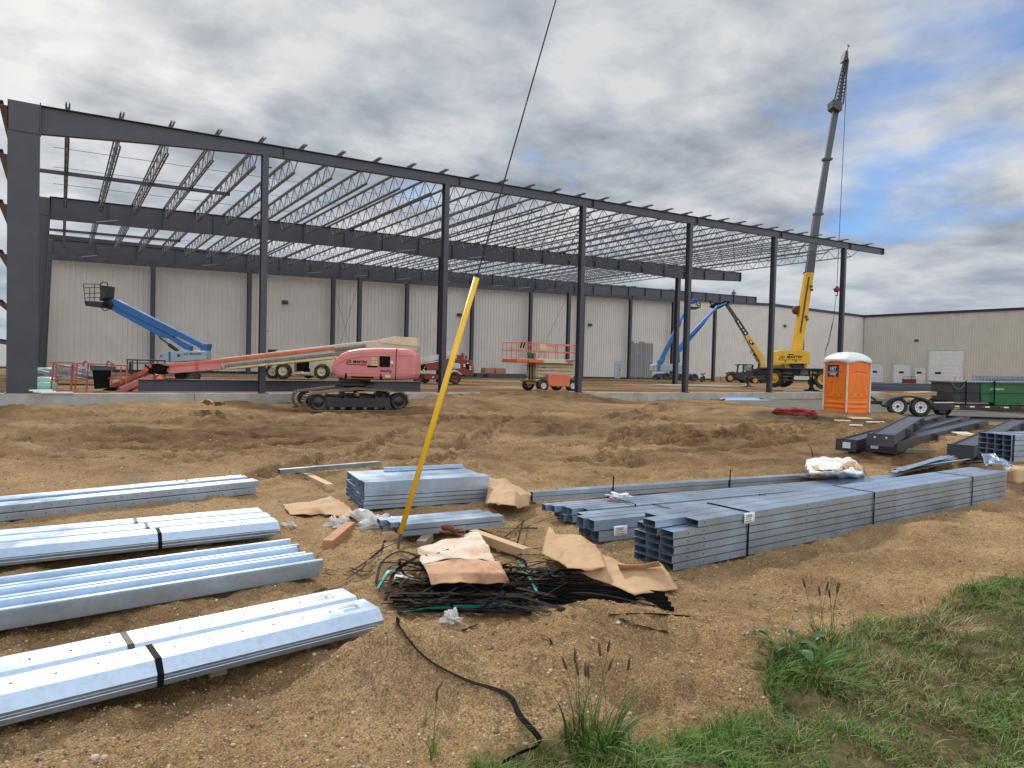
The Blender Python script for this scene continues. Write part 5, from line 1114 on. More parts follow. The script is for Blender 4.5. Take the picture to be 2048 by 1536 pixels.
c1 = sheet('cardboard_sheet', 'pale stained cardboard sheet lying over the heap of black straps', 'cardboard', [[(833, 1098, .10), (890, 1080, .12), (935, 1068, .14), (958, 1065, .15)], [(838, 1112, .13), (900, 1098, .15), (950, 1090, .16), (980, 1102, .16)], [(846, 1128, .16), (905, 1118, .17), (955, 1118, .17), (992, 1126, .16)]], 'cardboard_pale', crumple=.012)
sheet('cardboard_flap', 'orange-brown water-stained cardboard flap folded forward over the straps', 'cardboard', [[(847, 1128, .165), (905, 1118, .175), (955, 1119, .175), (1000, 1124, .165)], [(856, 1148, .14), (910, 1143, .15), (960, 1146, .15), (1012, 1150, .13)], [(863, 1168, .10), (920, 1164, .12), (970, 1168, .11), (1020, 1167, .09)]], 'cardboard_orange', crumple=.01, seed=5)
c2_ = sheet('cardboard_box', 'large unfolded brown cardboard box lying right of the straps', 'cardboard', [[(1098, 1052, .16), (1110, 1066, .20), (1160, 1070, .20), (1190, 1090, .14)], [(1090, 1075, .14), (1130, 1100, .20), (1165, 1100, .19), (1205, 1110, .17)], [(1084, 1108, .10), (1135, 1135, .15), (1170, 1140, .16), (1212, 1135, .18)]], 'cardboard', crumple=.008)
sheet('cardboard_box', 'flat brown cardboard panel with its corner pointing right, in front of the long bundle', 'cardboard', [[(1200, 1108, .14), (1230, 1120, .14), (1262, 1134, .13), (1322, 1124, .12)], [(1180, 1140, .13), (1225, 1146, .13), (1270, 1150, .12), (1340, 1150, .09)], [(1160, 1146, .10), (1215, 1168, .10), (1270, 1190, .07), (1358, 1178, .03)]], 'cardboard', crumple=.006, seed=9)
sheet('cardboard_flap', 'upright brown cardboard flap at the back of the flat panel', 'cardboard', [[(1235, 1128, .20), (1280, 1130, .19), (1318, 1122, .20)], [(1240, 1140, .13), (1280, 1140, .125), (1322, 1132, .12)]], 'cardboard', crumple=.006, seed=14)
sheet('cardboard_flap', 'torn cardboard tab sticking out beside the unfolded box', 'cardboard', [[(1150, 1074, .21), (1172, 1082, .18), (1194, 1090, .12)], [(1150, 1084, .19), (1172, 1092, .15), (1192, 1099, .09)]], 'cardboard', crumple=.01, seed=15)
sheet('cardboard_sheet', 'flat tan cardboard lying left of the squat stack', 'cardboard', [[(566, 1008, .02), (620, 1003, .03), (660, 994, .03), (680, 1000, .02)], [(572, 1020, .03), (630, 1016, .05), (670, 1012, .04), (700, 1015, .03)], [(580, 1030, .01), (640, 1027, .02), (685, 1035, .03), (712, 1032, .02)]], 'cardboard', crumple=.012, seed=21)
sheet('wrapped_cardboard', 'crumpled cardboard in clear wrap at the right end of the squat stack', 'cardboard', [[(978, 955, .26), (1005, 958, .24), (1030, 970, .20), (1066, 990, .10)], [(975, 975, .2), (1005, 974, .26), (1030, 982, .24), (1060, 992, .16)], [(972, 1004, .06), (1000, 1006, .14), (1030, 1014, .12), (1058, 1016, .03)]], 'cardboard', crumple=.022, seed=33)
sheet('cardboard_scrap', 'small flat cardboard scrap alone on the sand behind the right bundles', 'cardboard', [[(1262, 968, .01), (1276, 966, .02)], [(1264, 971, .01), (1277, 969, .01)]], 'cardboard', seed=3)
sheet('cardboard_scrap', 'pale bent cardboard by the foundation at the left', 'cardboard', [[(398, 803, .1), (415, 800, .15), (440, 803, .1), (452, 806, .1)], [(415, 811, .05), (428, 806, .12), (432, 812, .03), (440, 811, .03)]], 'lumber', crumple=.03, seed=3)
timber('charred black board lying by the foundation at the left', (333, 812), (405, 806), .06, .12, .12, .08, 'black_paint')
def crumple(name, label, cat, px, py, rx, ry, rz, mt, seed, z0=0, sub=18, amp=.35):
    c = gnd(px, py); G = []
    for i in range(sub+1):
        row = []; ph = pi*.5*i/sub
        for j in range(sub*2+1):
            th = 2*pi*j/(sub*2); nx, ny = math.cos(th)*math.sin(ph), math.sin(th)*math.sin(ph)
            w = 1+amp*float(fbm(np.array([nx*1.6+seed]), np.array([ny*1.6+math.cos(ph)*1.3]), 1.6, 4, seed)[0])*2
            row.append(c+R0*(nx*rx*w)+Vector((sy, cy, 0))*(ny*ry*w)+Vector((0, 0, z0+max(.0, math.cos(ph))*rz*w)))
        G.append(row)
    return tag(MB().grid(G).build(name, mt), label, cat)
crumple('plastic_film', 'clear crumpled plastic film trailing from the small channel pile', 'plastic film', 748, 1050, .20, .22, .09, 'plastic_wrap', 3, amp=.7)
crumple('plastic_film', 'lump of clear plastic film beside the reddish timber', 'plastic film', 672, 1050, .10, .09, .08, 'plastic_wrap', 8, amp=.6)
crumple('plastic_film', 'small torn piece of clear film near the third left bundle end', 'plastic film', 578, 1053, .07, .04, .04, 'plastic_wrap', 11, amp=.8)
crumple('plastic_film', 'clear film lying on the deep channel bundle', 'plastic film', 1238, 1030, .13, .06, .03, 'plastic_white', 13, z0=.215, amp=.7)
crumple('dark_rag', 'dark crumpled rag on the pale stained cardboard', 'rag', 908, 1098, .09, .07, .035, 'jacket_brown', 16, z0=.15, amp=.9)
crumple('red_tape', 'piece of bright red tape on the deep channel bundle', 'tape', 1222, 1043, .05, .02, .012, 'red_bright', 17, z0=.22, amp=.9)
crumple('plastic_film', 'white twisted plastic film in front of the black strap heap', 'plastic film', 903, 1243, .06, .04, .06, 'plastic_wrap', 19, amp=.6)
for i, (px, py) in enumerate(((790, 1158), (600, 1052))):
    p = gnd(px, py, .03); x = R0*.9+Vector((sy, cy, 0))*-.3
    if i == 0: tag(MB().grid([[p+x*(.09*a)+Vector((sy, cy, 0))*(.06*b)+Vector((0, 0, .012*math.sin(a*2+b))) for a in range(3)] for b in (-1, 0, 1)]).build('paper_scrap', 'paper', solid=.001), 'torn white paper scrap with writing, left of the strap heap', 'paper')
rs = random.Random(5)
def strap(pts, w, label, group=None, mt='black_plastic', th=.0018, stand=.35):
    P = [gnd(px, py, dz) for px, py, dz in pts]; Q = smooth_path([tuple(p) for p in P], 7) if len(P) > 2 else [P[0], P[1]]
    Q = [Vector(q) for q in Q]; n = len(Q); tw = rs.uniform(-1.3, 1.3); t0 = rs.uniform(0, 3); sides = []
    for i in range(n):
        t = (Q[min(i+1, n-1)]-Q[max(i-1, 0)]).normalized(); s = t.cross(Vector((0, 0, 1))).normalized(); u = s.cross(t); a = stand*math.sin(t0+tw*i/n*2)*1.4
        sides.append(s*math.cos(a)+u*math.sin(a))
    return tag(MB().ribbon(Q, w, th, sides).build('packing_strap', mt), label, 'strap', group)
GS = 'discarded black packing straps'; LS = 'black packing strap in the tangled heap under and around the cardboard'
for i in range(46):
    yb = rs.choice([1195, 1205, 1215, 1185, 1225, 1175]); xa = rs.uniform(755, 900); L = rs.uniform(180, 470); y0 = yb+rs.uniform(-40, 14); 
    pts = [(xa, y0+rs.uniform(-14, 14), rs.uniform(.01, .10)), (xa+L*.33, y0+rs.uniform(-8, 10), rs.uniform(.02, .12)), (xa+L*.66, y0+rs.uniform(-8, 10), rs.uniform(.02, .12)), (xa+L, y0+rs.uniform(-16, 12), rs.uniform(.01, .08))]
    strap([(x, min(y, 1232), z) for x, y, z in pts], rs.uniform(.018, .034), LS, GS)
for i in range(18):
    cx, cy_ = rs.uniform(790, 1090), rs.uniform(1135, 1215); rx, ry = rs.uniform(40, 110), rs.uniform(10, 30); a0 = rs.uniform(0, 6.3); sp = rs.uniform(2.2, 4.8)
    strap([(cx+rx*math.cos(a0+sp*k/5), min(1236, cy_+ry*math.sin(a0+sp*k/5)), .03+.10*abs(math.sin(k*1.3+a0))) for k in range(6)], rs.uniform(.016, .026), LS, GS)
for i in range(5):
    y = 1206+i*5; z = .07-.014*i; p, q = gnd(775+i*5, y, z), gnd(1074-i*3, y+4, z); tag(MB().ribbon([p, p.lerp(q, .5)+Vector((0, 0, .006)), q], .05, .004, FW).build('packing_strap', 'black_plastic'), LS, 'strap', GS)
for i in range(4):
    y = 1188+i*7; p, q = gnd(1075, y, .07-.015*i), gnd(1330+i*6, y+14, .05-.012*i); tag(MB().ribbon([p, p.lerp(q, .5)+Vector((0, 0, .012)), q], .04, .004, (0, 0, 1)).build('packing_strap', 'black_plastic'), LS, 'strap', GS)
for pts in ([(740, 1112, .02), (790, 1100, .06), (838, 1076, .03)], [(752, 1170, .02), (765, 1140, .07), (800, 1122, .08), (845, 1130, .06)], [(760, 1138, .05), (810, 1140, .08), (850, 1150, .07)], [(762, 1150, .1), (830, 1158, .12), (880, 1160, .1)], [(770, 1210, .03), (790, 1170, .10), (840, 1140, .12)],
            [(1020, 1130, .05), (1070, 1112, .07), (1098, 1118, .03)], [(1000, 1165, .05), (1080, 1145, .08), (1115, 1135, .07)], [(1040, 1175, .04), (1090, 1160, .06), (1130, 1140, .05)], [(1050, 1190, .02), (1100, 1170, .08), (1180, 1168, .1), (1250, 1175, .05)]):
    strap(pts, .026, LS, GS)
strap([(796, 1243, .02), (800, 1262, .02), (850, 1320, .015), (930, 1365, .015), (1012, 1396, .02), (1040, 1440, .02), (1080, 1497, .03), (1040, 1515, .02), (1005, 1530, .01)], .026, 'long black strap winding down the sand mound to the grass', stand=.9)
strap([(648, 1142, .02), (700, 1147, .02), (760, 1108, .03), (770, 1085, .02)], .024, 'curved black strap between the left bundles and the heap')
strap([(700, 1140, .02), (725, 1150, .03), (745, 1146, .02)], .024, 'short black strap piece left of the torn white paper')
strap([(626, 1184, .0), (690, 1165, .02), (745, 1127, .03)], .024, 'black strap running along behind the nearest left bundle')
strap([(1220, 1236, .02), (1300, 1234, .02), (1380, 1236, .01)], .03, 'straight black strap sticking out to the right of the heap')
strap([(1240, 1240, .01), (1280, 1256, .015), (1336, 1271, .02)], .026, 'bent black strap lying below the one pointing right')
strap([(925, 1263, .01), (955, 1253, .015)], .024, 'tiny black strap piece in front of the white twisted film')
strap([(1080, 1272, .01), (1098, 1282, .015), (1104, 1292, .01)], .012, 'small curled black scrap on the sand mound')
strap([(1010, 1078, .02), (1060, 1045, .05), (1110, 1030, .04)], .026, 'black strap curling up toward the deep channel bundle')
strap([(990, 1062, .03), (1045, 1062, .03), (1075, 1060, .02)], .024, 'black strap lying behind the light new timber')
strap([(1030, 1110, .02), (1045, 1062, .1), (1046, 1050, .03)], .018, 'thin black strap standing up beside the light new timber')
strap([(755, 1190, .05), (775, 1175, .12), (790, 1168, .10)], .022, 'short teal strap curl at the left of the heap', mt='teal')
strap([(805, 1234, .03), (880, 1229, .05), (980, 1226, .05), (1045, 1218, .05)], .022, 'long teal strap along the front of the heap', mt='teal', stand=.8)
strap([(1035, 1140, .08), (1055, 1170, .08), (1073, 1202, .07)], .02, 'teal strap hanging down right of the stained cardboard', mt='teal')
strap([(1030, 1200, .06), (1060, 1196, .06), (1078, 1190, .05)], .03, 'red printed tape piece in the strap heap', mt='red_bright')
# ------------------------------------------------------------------ portable toilet
PT = gnd(1692, 827)
PR = -YAW-.44+pi/4
pt = thing('portable_toilet', 'bright orange portable toilet with a white domed roof and blue sign', 'portable toilet', PT, PR)
PM = Matrix.Translation(PT) @ Matrix.Rotation(PR, 4, 'Z')     # local +x,+y faces run away from the near corner
W_ = 1.17; PH = 2.02
def panel(axis, mt, name):
    N_, K = 40, 60; G = []
    for j in range(K+1):
        v = j/K; row = []
        for i in range(N_+1):
            u = i/N_; o = 0.
            if .05 < u < .95:
                e = min(1, (u-.05)/.03, (.95-u)/.03)
                o = .012*e
                if v < .26: o += .012*math.sin(v*70)*(.5+.5*math.sin(u*3.1))*e*(v > .06)
                if .27 < v < .30: o -= .02*e
                a = (u-.5)/(.12+.30*max(0, (.78-v)))
                if .36 < v < .78: o += .016*e*math.cos(a*5.)*math.exp(-(a*.6)**2)
                if abs(v-(.79-.25*(u-.5)**2)) < .012 and abs(u-.5) < .3: o -= .022
            if v > .97: o -= .02
            p = (u*W_, -o, v*PH) if axis == 0 else (-o, u*W_, v*PH)
            row.append(PM @ Vector(p))
        G.append(row)
    return MB().grid(G).build(name, mt, pt)
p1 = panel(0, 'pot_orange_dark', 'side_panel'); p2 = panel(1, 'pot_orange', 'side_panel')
MB(PM).box((W_/2+.02, W_-.02, PH/2), (W_-.04, .04, PH)).box((W_-.02, W_/2, PH/2), (.04, W_-.06, PH)).build('back_panel', 'pot_orange', pt)
MB(PM).box((W_/2, W_/2, .02), (W_+.02, W_+.02, .12)).build('skid_base', 'dark_grey', pt, bevel=.02)
for x, y in ((0, 0), (W_, 0), (0, W_)): MB(PM).box((x, y, PH/2+.03), (.06, .06, PH+.02), rz=pi/4 if (x, y) == (0, 0) else 0).build('corner_post', 'white_dull', pt, bevel=.02)
G = []
for j in range(29):
    v = j/28; row = []
    for i in range(29):
        u = i/28; x = (u-.5)*2; y = (v-.5)*2; d_ = max(abs(x), abs(y))
        z = PH+.02+.36*(1-max(abs(x)**2.6, abs(y)**2.6))**.75 if d_ < 1 else PH+.0
        z += .012*math.sin(18*x)*(abs(x) > abs(y))*(1-d_)+.012*math.sin(18*y)*(abs(y) >= abs(x))*(1-d_)
        if d_ > .97: z = PH+.06*math.cos(pi*(x if abs(y) > .97 else y)*1.0)*.8-.02
        row.append(PM @ Vector((W_/2+x*(W_/2+.05), W_/2+y*(W_/2+.05), z)))
    G.append(row)
MB().grid(G).build('roof', 'white_paint', pt, solid=.012)
sgx = PM.to_3x3() @ Vector((0, -1, 0)); so_ = PM @ Vector((-.022, .98, 1.42))
sg = MB(); sg.hexa([so_, so_+sgx*.56, so_+sgx*.56+Vector((0, 0, .46)), so_+Vector((0, 0, .46))], [q+PM.to_3x3() @ Vector((.02, 0, 0)) for q in (so_, so_+sgx*.56, so_+sgx*.56+Vector((0, 0, .46)), so_+Vector((0, 0, .46)))]); sg = sg.build('sign', 'sign_blue', pt)
nx = PM.to_3x3() @ Vector((-.004, 0, 0))
text('VRT', 'white_paint', sg, so_+sgx*.11+Vector((0, 0, .23))+nx, sgx, (0, 0, 1), .16, .1, .34, bold=.02)
mb = MB()
for z, h, a, b in ((.17, .02, .02, .54), (.11, .03, .1, .44), (.06, .025, .14, .4)): mb.add([so_+nx+sgx*a+Vector((0, 0, z)), so_+nx+sgx*b+Vector((0, 0, z)), so_+nx+sgx*b+Vector((0, 0, z+h)), so_+nx+sgx*a+Vector((0, 0, z+h))], [(0, 1, 2, 3)])
mb.build('sign_lines', 'white_paint', sg)
# ------------------------------------------------------------------ flatbed trailer and dumpsters
FTR = Frame(1843, 833, 27.6, -.10); c10 = lambda pts: T((1720, 740), 6.244, pts)
tr = thing('flatbed_trailer', 'dark tandem-axle flatbed trailer parked right of the orange toilet', 'trailer', FTR.o, FTR.rz)
for px, py, r, y in ((480, 455, 19.2, 0), (765, 467, 20, 0), (780, 470, 17, 1.95), (1045, 480, 17, 1.95)): wheel(tr, FTR, *c10([(px, py)])[0], r, y, .24, 'white_paint', 'rubber', 0, rimf=.58, spokes=8)
def arch(x0, x1, yb, yt, n=14): return [(x0+(x1-x0)*i/n, yb-(yb-yt)*math.sin(pi*i/n)**.45) for i in range(n+1)]
o_ = c10(arch(300, 915, 440, 322)); i_ = c10(arch(340, 895, 470, 345))
MB().slab(FTR, o_+i_[::-1], -.06, .34).build('fender', 'trailer_black', tr, bevel=.008)
o_ = c10(arch(830, 1180, 430, 325)); MB().slab(FTR, o_, 2.1, 2.2).build('fender', 'trailer_black', tr)
MB().slab(FTR, c10([(905, 412), (1180, 408), (1180, 440), (2500, 462), (2500, 530), (1170, 498), (925, 500)]), .02, 2.1).build('bed', 'trailer_black', tr, bevel=.015)
MB().slab(FTR, c10([(-260, 385), (310, 386), (310, 430), (-260, 424)]), .35, 1.8).build('bed', 'trailer_black', tr, bevel=.015)
MB().slab(FTR, c10([(300, 400), (920, 412), (920, 440), (300, 428)]), .3, 1.9).build('frame_rail', 'trailer_black', tr)
MB().slab(FTR, c10([(935, 402), (1175, 400), (1175, 412), (935, 414)]), .0, .08).build('rub_rail', 'white_dull', tr)
mb = MB(); mb.bar(FTR(*c10([(60, 285)])[0], .3), FTR(*c10([(200, 380)])[0], .3), .07, .07); mb.build('ramp_brace', 'black_paint', tr)
for i, x in enumerate((1130, 1320, 1510, 1745, 2010)):
    y = 445+.022*(x-1130)
    MB().slab(FTR, c10([(x, y), (x+55, y+1), (x+55, y+17), (x, y+16)]), -.006, .02).build('reflector', 'tape_red', tr); MB().slab(FTR, c10([(x+55, y+1), (x+112, y+2), (x+112, y+18), (x+55, y+17)]), -.006, .02).build('reflector', 'tape_white', tr)
label_on(FTR, '10ET', 'hub_yellow', tr, *c10([(1173, 494)])[0], *c10([(1248, 496)])[0], 3.6, .012, .0, .03)
ws = MB()
for x0, x1, y0, y1 in ((655, 960, 296, 318), (660, 968, 274, 294)): ws.slab(FTR, c10([(x0, y0+6), (x1, y0), (x1, y1), (x0, y1+4)]), 1.0, 1.9)
tag(ws.build('lumber_pile', 'lumber', bevel=.01), 'weathered boards stacked behind the trailer fender', 'lumber')
def dumpster(x0, x1, mt, label, sgn):
    o = thing('dumpster', label, 'dumpster', FTR(*c10([((x0+x1)/2, 430)])[0], 1), FTR.rz)
    dy = .022*(x0-1160)
    MB().slab(FTR, c10([(x0, 152+dy), (x1, 158+dy), (x1-4, 410+dy), (x0+6, 398+dy)]), .25, 2.0).build('bin', mt, o, bevel=.02)
    MB().slab(FTR, c10([(x0-4, 266+dy), (x1, 272+dy), (x1, 284+dy), (x0-4, 278+dy)]), .2, .3).build('rib', mt, o, bevel=.01)
    MB().slab(FTR, c10([(x0-10, 138+dy), (x1, 146+dy), (x1, 166+dy), (x0-10, 158+dy)]), .18, 2.06).build('rim', 'hood_grey', o, bevel=.015); return o
dumpster(1160, 1498, 'dump_black', 'charcoal steel dumpster loaded on the flatbed trailer', 1)
dg = dumpster(1504, 2330, 'dump_green', 'green steel dumpster loaded on the flatbed trailer', 1)
label_on(FTR, 'J.D. MARTIN', 'white_paint', dg, *c10([(1620, 256)])[0], *c10([(1800, 260)])[0], 4.8, .235, .3, .02)
MB().slab(FTR, c10([(1650, 405), (2060, 412), (2000, 440), (1680, 440)]), .2, .5).build('fork_pocket', 'dump_green', dg)
mb = MB(); Q = [FTR(*c10([p])[0], .16) for p in ((1145, 150), (1160, 190), (1195, 232), (1235, 240), (1275, 220), (1305, 180), (1320, 150))]; mb.tube(Q, .022)
tag(mb.build('chain', 'hood_grey'), 'chain hanging in a loop on the charcoal dumpster', 'chain')
for i, x in enumerate((1325, 1680)):
    a, b, c = FTR(*c10([(x, 145)])[0], .12), FTR(*c10([(x-5, 440)])[0], .12), FTR(*c10([(x+6, 138)])[0], 1.2)
    tag(MB().ribbon([c+Vector((0, 0, .03)), a, b], .06, .004, FTR.x).build('ratchet_strap', 'black_plastic'), ('black tie-down strap over the charcoal dumpster', 'black tie-down strap over the green dumpster')[i], 'strap')
mb = MB()
for k in range(5): mb.cyl(FTR(*c10([(1080, 142-k)])[0], .5+k*.25), FTR(*c10([(2350, 158)])[0], .5+k*.25), .035)
tag(mb.build('pipe_load', 'galv_dull'), 'grey pipes laid across the tops of both dumpsters', 'pipes')
tag(MB().slab(FTR, c10([(1186, 130), (1198, 130), (1196, 84), (1190, 84)]), 1., 1.06).build('safety_flag', 'hat_orange'), 'small orange marker standing on the dumpster load', 'marker')
# bundle of joists behind the dumpsters
jo = thing('joist_bundle', 'bundle of open bar joists stacked behind the green dumpster', 'joist bundle', FTR(*c10([(1760, 130)])[0], 6.0), FTR.rz)
for k in range(6):
    mb = MB(); F_ = FTR; a, b = FTR(*c10([(1405+k*30, 72+k*3)])[0], 6+k*.16), FTR(*c10([(2400, 88+k*2)])[0], 6+k*.16); dn = Vector((0, 0, -.36)); off = world_dir(a, b)*.4
    mb.bar(a, b, .06, .05); mb.bar(a+dn+off, b+dn, .06, .05); n = 22
    for i in range(n): p = a.lerp(b, i/n); q = a.lerp(b, (i+.5)/n)+dn; r_ = a.lerp(b, (i+1)/n); mb.bar(p, q, .03, .03); mb.bar(q, r_, .03, .03)
    mb.build('bar_joist', 'galv' if k % 2 else 'galv_dull', jo)
mb = MB(); a = FTR(*c10([(1450, 112)])[0], 6.5); mb.box((a.x+5, a.y-3, .7), (10, .9, .9), R=Matrix.Rotation(FTR.rz, 3, 'Z')); mb.build('dunnage', 'lumber_grey', jo)
# long dark tubes lying on the pad behind the trailer
for i, (x0, y0, x1, y1, d_) in enumerate(((92, 196, 1170, 205, 33.5), (80, 225, 1170, 240, 33))):
    a, b = atd(*c10([(x0, y0)])[0], d_), atd(*c10([(x1, y1)])[0], d_+1)
    o = MB().bar(a, b, .3, .26).build('steel_tube', 'frame_steel', bevel=.01); tag(o, ('upper dark steel tube on the concrete behind the trailer', 'lower dark steel tube on the concrete behind the trailer')[i], 'steel tube', 'steel tubes behind the trailer')
    a2 = a+Vector((0, 0, .0)); MB().bar(a-world_dir(a, b)*.012, a+world_dir(a, b)*.0, .18, .16).build('end_label', 'white_paint', o)
# ------------------------------------------------------------------ dark steel beams lying at the right
c11 = lambda pts: T((1500, 800), 3.737, pts)
def hbeam(label, near, far, zn, zf, w, h, name='steel_beam', plates=True, parent_tag=None):
    a, b = atz(*near, zn), atz(*far, zf); t = (b-a).normalized(); p = Vector((-t.y, t.x, 0)).normalized()
    o = thing(name, label, 'steel beam', a, math.atan2(t.y, t.x), 'dark steel beams lying at the right')
    MB().sect(a, b, [(-w/2, -h/2), (-w/2+.014, -h/2), (-w/2+.014, h/2-.05), (w/2-.014, h/2-.05), (w/2-.014, -h/2), (w/2, -h/2), (w/2, h/2), (w/2-.014, h/2), (w/2-.014, h/2-.035), (-w/2+.014, h/2-.035), (-w/2+.014, h/2), (-w/2, h/2)]).build('beam', 'frame_steel', o)
    MB().bar(a-t*.02, a, w+.03, h+.04).build('end_plate', 'frame_steel', o)
    if plates:
        L = (b-a).length
        for k in range(3): c = a+t*L*(.3+.25*k)+p*(-w/2-.05); MB().box(c+Vector((0, 0, .0)), (.012, .10, h*.8), R=Matrix.Rotation(math.atan2(t.y, t.x), 3, 'Z')).build('clip', 'frame_steel', o)
    return o, a, t, p
hb = [hbeam('dark beam stacked on top, pointing left, with bolt holes in its end plate', (1761, 880), (1832, 838), .42, .42, .44, .20),
      hbeam('long dark beam reaching far right under the stacked one', (1772, 893), (1962, 846), .16, .16, .42, .24),
      hbeam('dark beam lying middle of the pile with a white tag on its end', (1748, 891), (1930, 838), .16, .16, .30, .22),
      hbeam('dark beam at the left of the pile, its end nearest the plastic-wrapped pallet', (1692, 890), (1880, 834), .16, .16, .38, .22),
      hbeam('dark channel beam in the far right pile, lying behind the white sheet', (1921, 903), (2040, 845), .30, .30, .40, .22),
      hbeam('second dark beam of the far right pile, lower and cut by the frame', (1955, 912), (2120, 858), .14, .14, .40, .20),
      ]
for o, a, t, p in (hb[2], hb[3]): MB().bar(a-t*.024+p*.05, a-t*.021-p*.1, .12, .12).build('paper_tag', 'paper', o)
mb = MB()
for q in (-.1, .1): mb.lathe(hb[0][1]-hb[0][2]*.024+hb[0][3]*q+Vector((0, 0, .05)), hb[0][2], [(0, 0), (.022, 0), (.022, .004)], 10)
mb.build('bolt_holes', 'white_dull', hb[0][0])['kind'] = 'stuff'
for i, (px, py) in enumerate(((1790, 902), (1900, 862))): p = atz(px, py, .0); tag(MB().box((p.x, p.y, H(p.x, p.y)+.03), (1.6, .1, .1), rz=-YAW-.3).build('support_timber', 'lumber_grey', bevel=.01), 'timber bearer under the dark beam pile at the right', 'timber', 'bearers under the dark beams')
# ------------------------------------------------------------------ wrapped pallet, trim pile, third bundle, scraps
wp = sheet('wrapped_pallet', 'pallet of parts torn open in clear and white plastic wrap', 'wrapped pallet', [[(1614, 918, .30), (1650, 914, .34), (1700, 916, .34), (1712, 920, .30)], [(1610, 930, .26), (1650, 926, .36), (1695, 930, .34), (1722, 938, .26)], [(1618, 945, .22), (1655, 946, .30), (1700, 944, .28), (1728, 948, .2)], [(1624, 962, .0), (1655, 962, .03), (1700, 962, .03), (1730, 960, .0)]], 'plastic_white', crumple=.028, seed=41, sub=7)
for i, (r_, lb) in enumerate((([[(1622, 930, .33), (1660, 932, .33), (1688, 933, .36)], [(1630, 940, .27), (1660, 941, .29), (1684, 940, .30)]], 'tan cardboard showing through the torn pallet wrap, left piece'), ([[(1684, 928, .38), (1705, 922, .38), (1722, 930, .34)], [(1690, 936, .36), (1708, 934, .34), (1728, 940, .28)]], 'tan cardboard showing through the torn pallet wrap, right piece'))):
    sheet('cardboard_scrap', lb, 'cardboard', r_, 'cardboard', crumple=.03, seed=50+i)
FWP = Frame(1690, 962, 10.6, .1)
tag(MB().slab(FWP, [(1672, 953), (1726, 952), (1726, 961), (1672, 962)], -.02, .6).build('boxed_parts', 'black_paint'), 'black boxed parts at the bottom of the torn pallet wrap', 'parts')
strap([(1616, 918, .30), (1624, 938, .25), (1622, 962, .02)], .02, 'black strap hanging on the left of the torn pallet wrap')
GT = 'thin trim pieces piled beyond the long bundle'
for i in range(15):
    x0, y0 = 1787+random.uniform(-3, 14), 950-random.uniform(0, 9); x1, y1 = x0+random.uniform(85, 135), y0-random.uniform(18, 30); z = .05+.02*i
    a, b = atz(x0, y0, z), atz(x1, y1, z+.01)
    mb = MB(); mb.sect(a, b, thin([(-.10, .0), (-.06, .03), (.03, .03), (.06, .06), (.10, .06)], .003) if i % 3 else [(-.05, 0), (.05, 0), (.05, .02), (-.05, .02)])
    tag(mb.build('trim_piece', 'galv' if i % 3 else 'lumber_grey'), 'thin galvanised trim strip in the loose pile beyond the long bundle' if i % 3 else 'thin wooden lath in the loose trim pile beyond the long bundle', 'trim strip', GT)
for i, (r_, lb) in enumerate((([[(1962, 906, .5), (1990, 908, .5), (2010, 920, .4)], [(1972, 930, .3), (2000, 934, .3), (2030, 932, .3)]], 'pale bent sheet metal leaning beside the far right bundle'), ([[(1972, 928, .32), (2005, 928, .3), (2022, 938, .26)], [(1975, 950, .12), (2010, 953, .1), (2042, 957, .06)]], 'flat pale sheet metal lying in front of the far right bundle'))):
    sheet('metal_sheet', lb, 'sheet metal', r_, 'plastic_white' if i else 'galv', crumple=.02, seed=60+i, th=.003)
A7 = atz(2021, 924, .36); cb7 = cbundle('strapped bundle of galvanised channels on rough timber at the right edge', A7, LD(.93, .35)+(0,), 4, 5, .13, .085, 4.5, {})
for s in (.05, .5): strap_round(*cb7, s, .55, .43, wd=.03)
tag(MB().bar(atz(2010, 950, .18), atz(2120, 940, .18), .34, .26).build('timber', 'lumber', bevel=.05), 'thick rough timber under the far right bundle', 'timber')
tag(MB().bar(atz(1930, 926, .18), atz(2002, 922, .2), .05, .03).build('timber', 'black_paint'), 'thin dark lath by the bent sheet metal', 'timber')
for i, (px, py, w, l_, a_, mt, lb) in enumerate(((1720, 838, .35, .8, .1, 'lumber', 'tan board scrap on the dark soil before the toilet'), (1685, 844, .2, .5, -.3, 'lumber', 'small tan board scrap left of the bigger one'), (1752, 846, .12, .7, .15, 'white_dull', 'white narrow board scrap on the dark soil'), (1712, 858, .12, .35, -.3, 'white_dull', 'pale chip of board on the sand below the dark soil'), (1926, 869, .3, .5, .2, 'white_dull', 'white scrap between the dark beam piles'), (1940, 873, .25, .45, -.4, 'cardboard', 'tan scrap between the dark beam piles'))):
    p = gnd(px, py, .03); tag(MB().box(p, (l_, w, .03), R=Matrix.Rotation(-YAW+a_, 3, 'Z') @ Matrix.Rotation(.12, 3, 'X')).build('board_scrap', mt, bevel=.005), lb, 'board scrap')
crumple('safety_netting', 'heap of bright red plastic safety netting left of the toilet', 'netting', 1592, 827, .75, .5, .17, 'red_net', 71, amp=.5)
FBS = Frame(1485, 802, 41.5, 0)
for i, (x0, x1, y) in enumerate(((1432, 1508, 797.5), (1448, 1516, 799.5), (1446, 1534, 802))):
    a, b = atd(x0, y, 40-i*.4), atd(x1, y-.3, 41-i*.4); tag(MB().sect(a, b, thin([(-.15, -.05), (-.12, .06), (.12, .06), (.15, -.05)], .006)).build('trim_piece', 'galv'), ('top', 'middle', 'lowest')[i]+' blue-grey metal sheet leaning along the foundation left of the toilet', 'sheet metal')
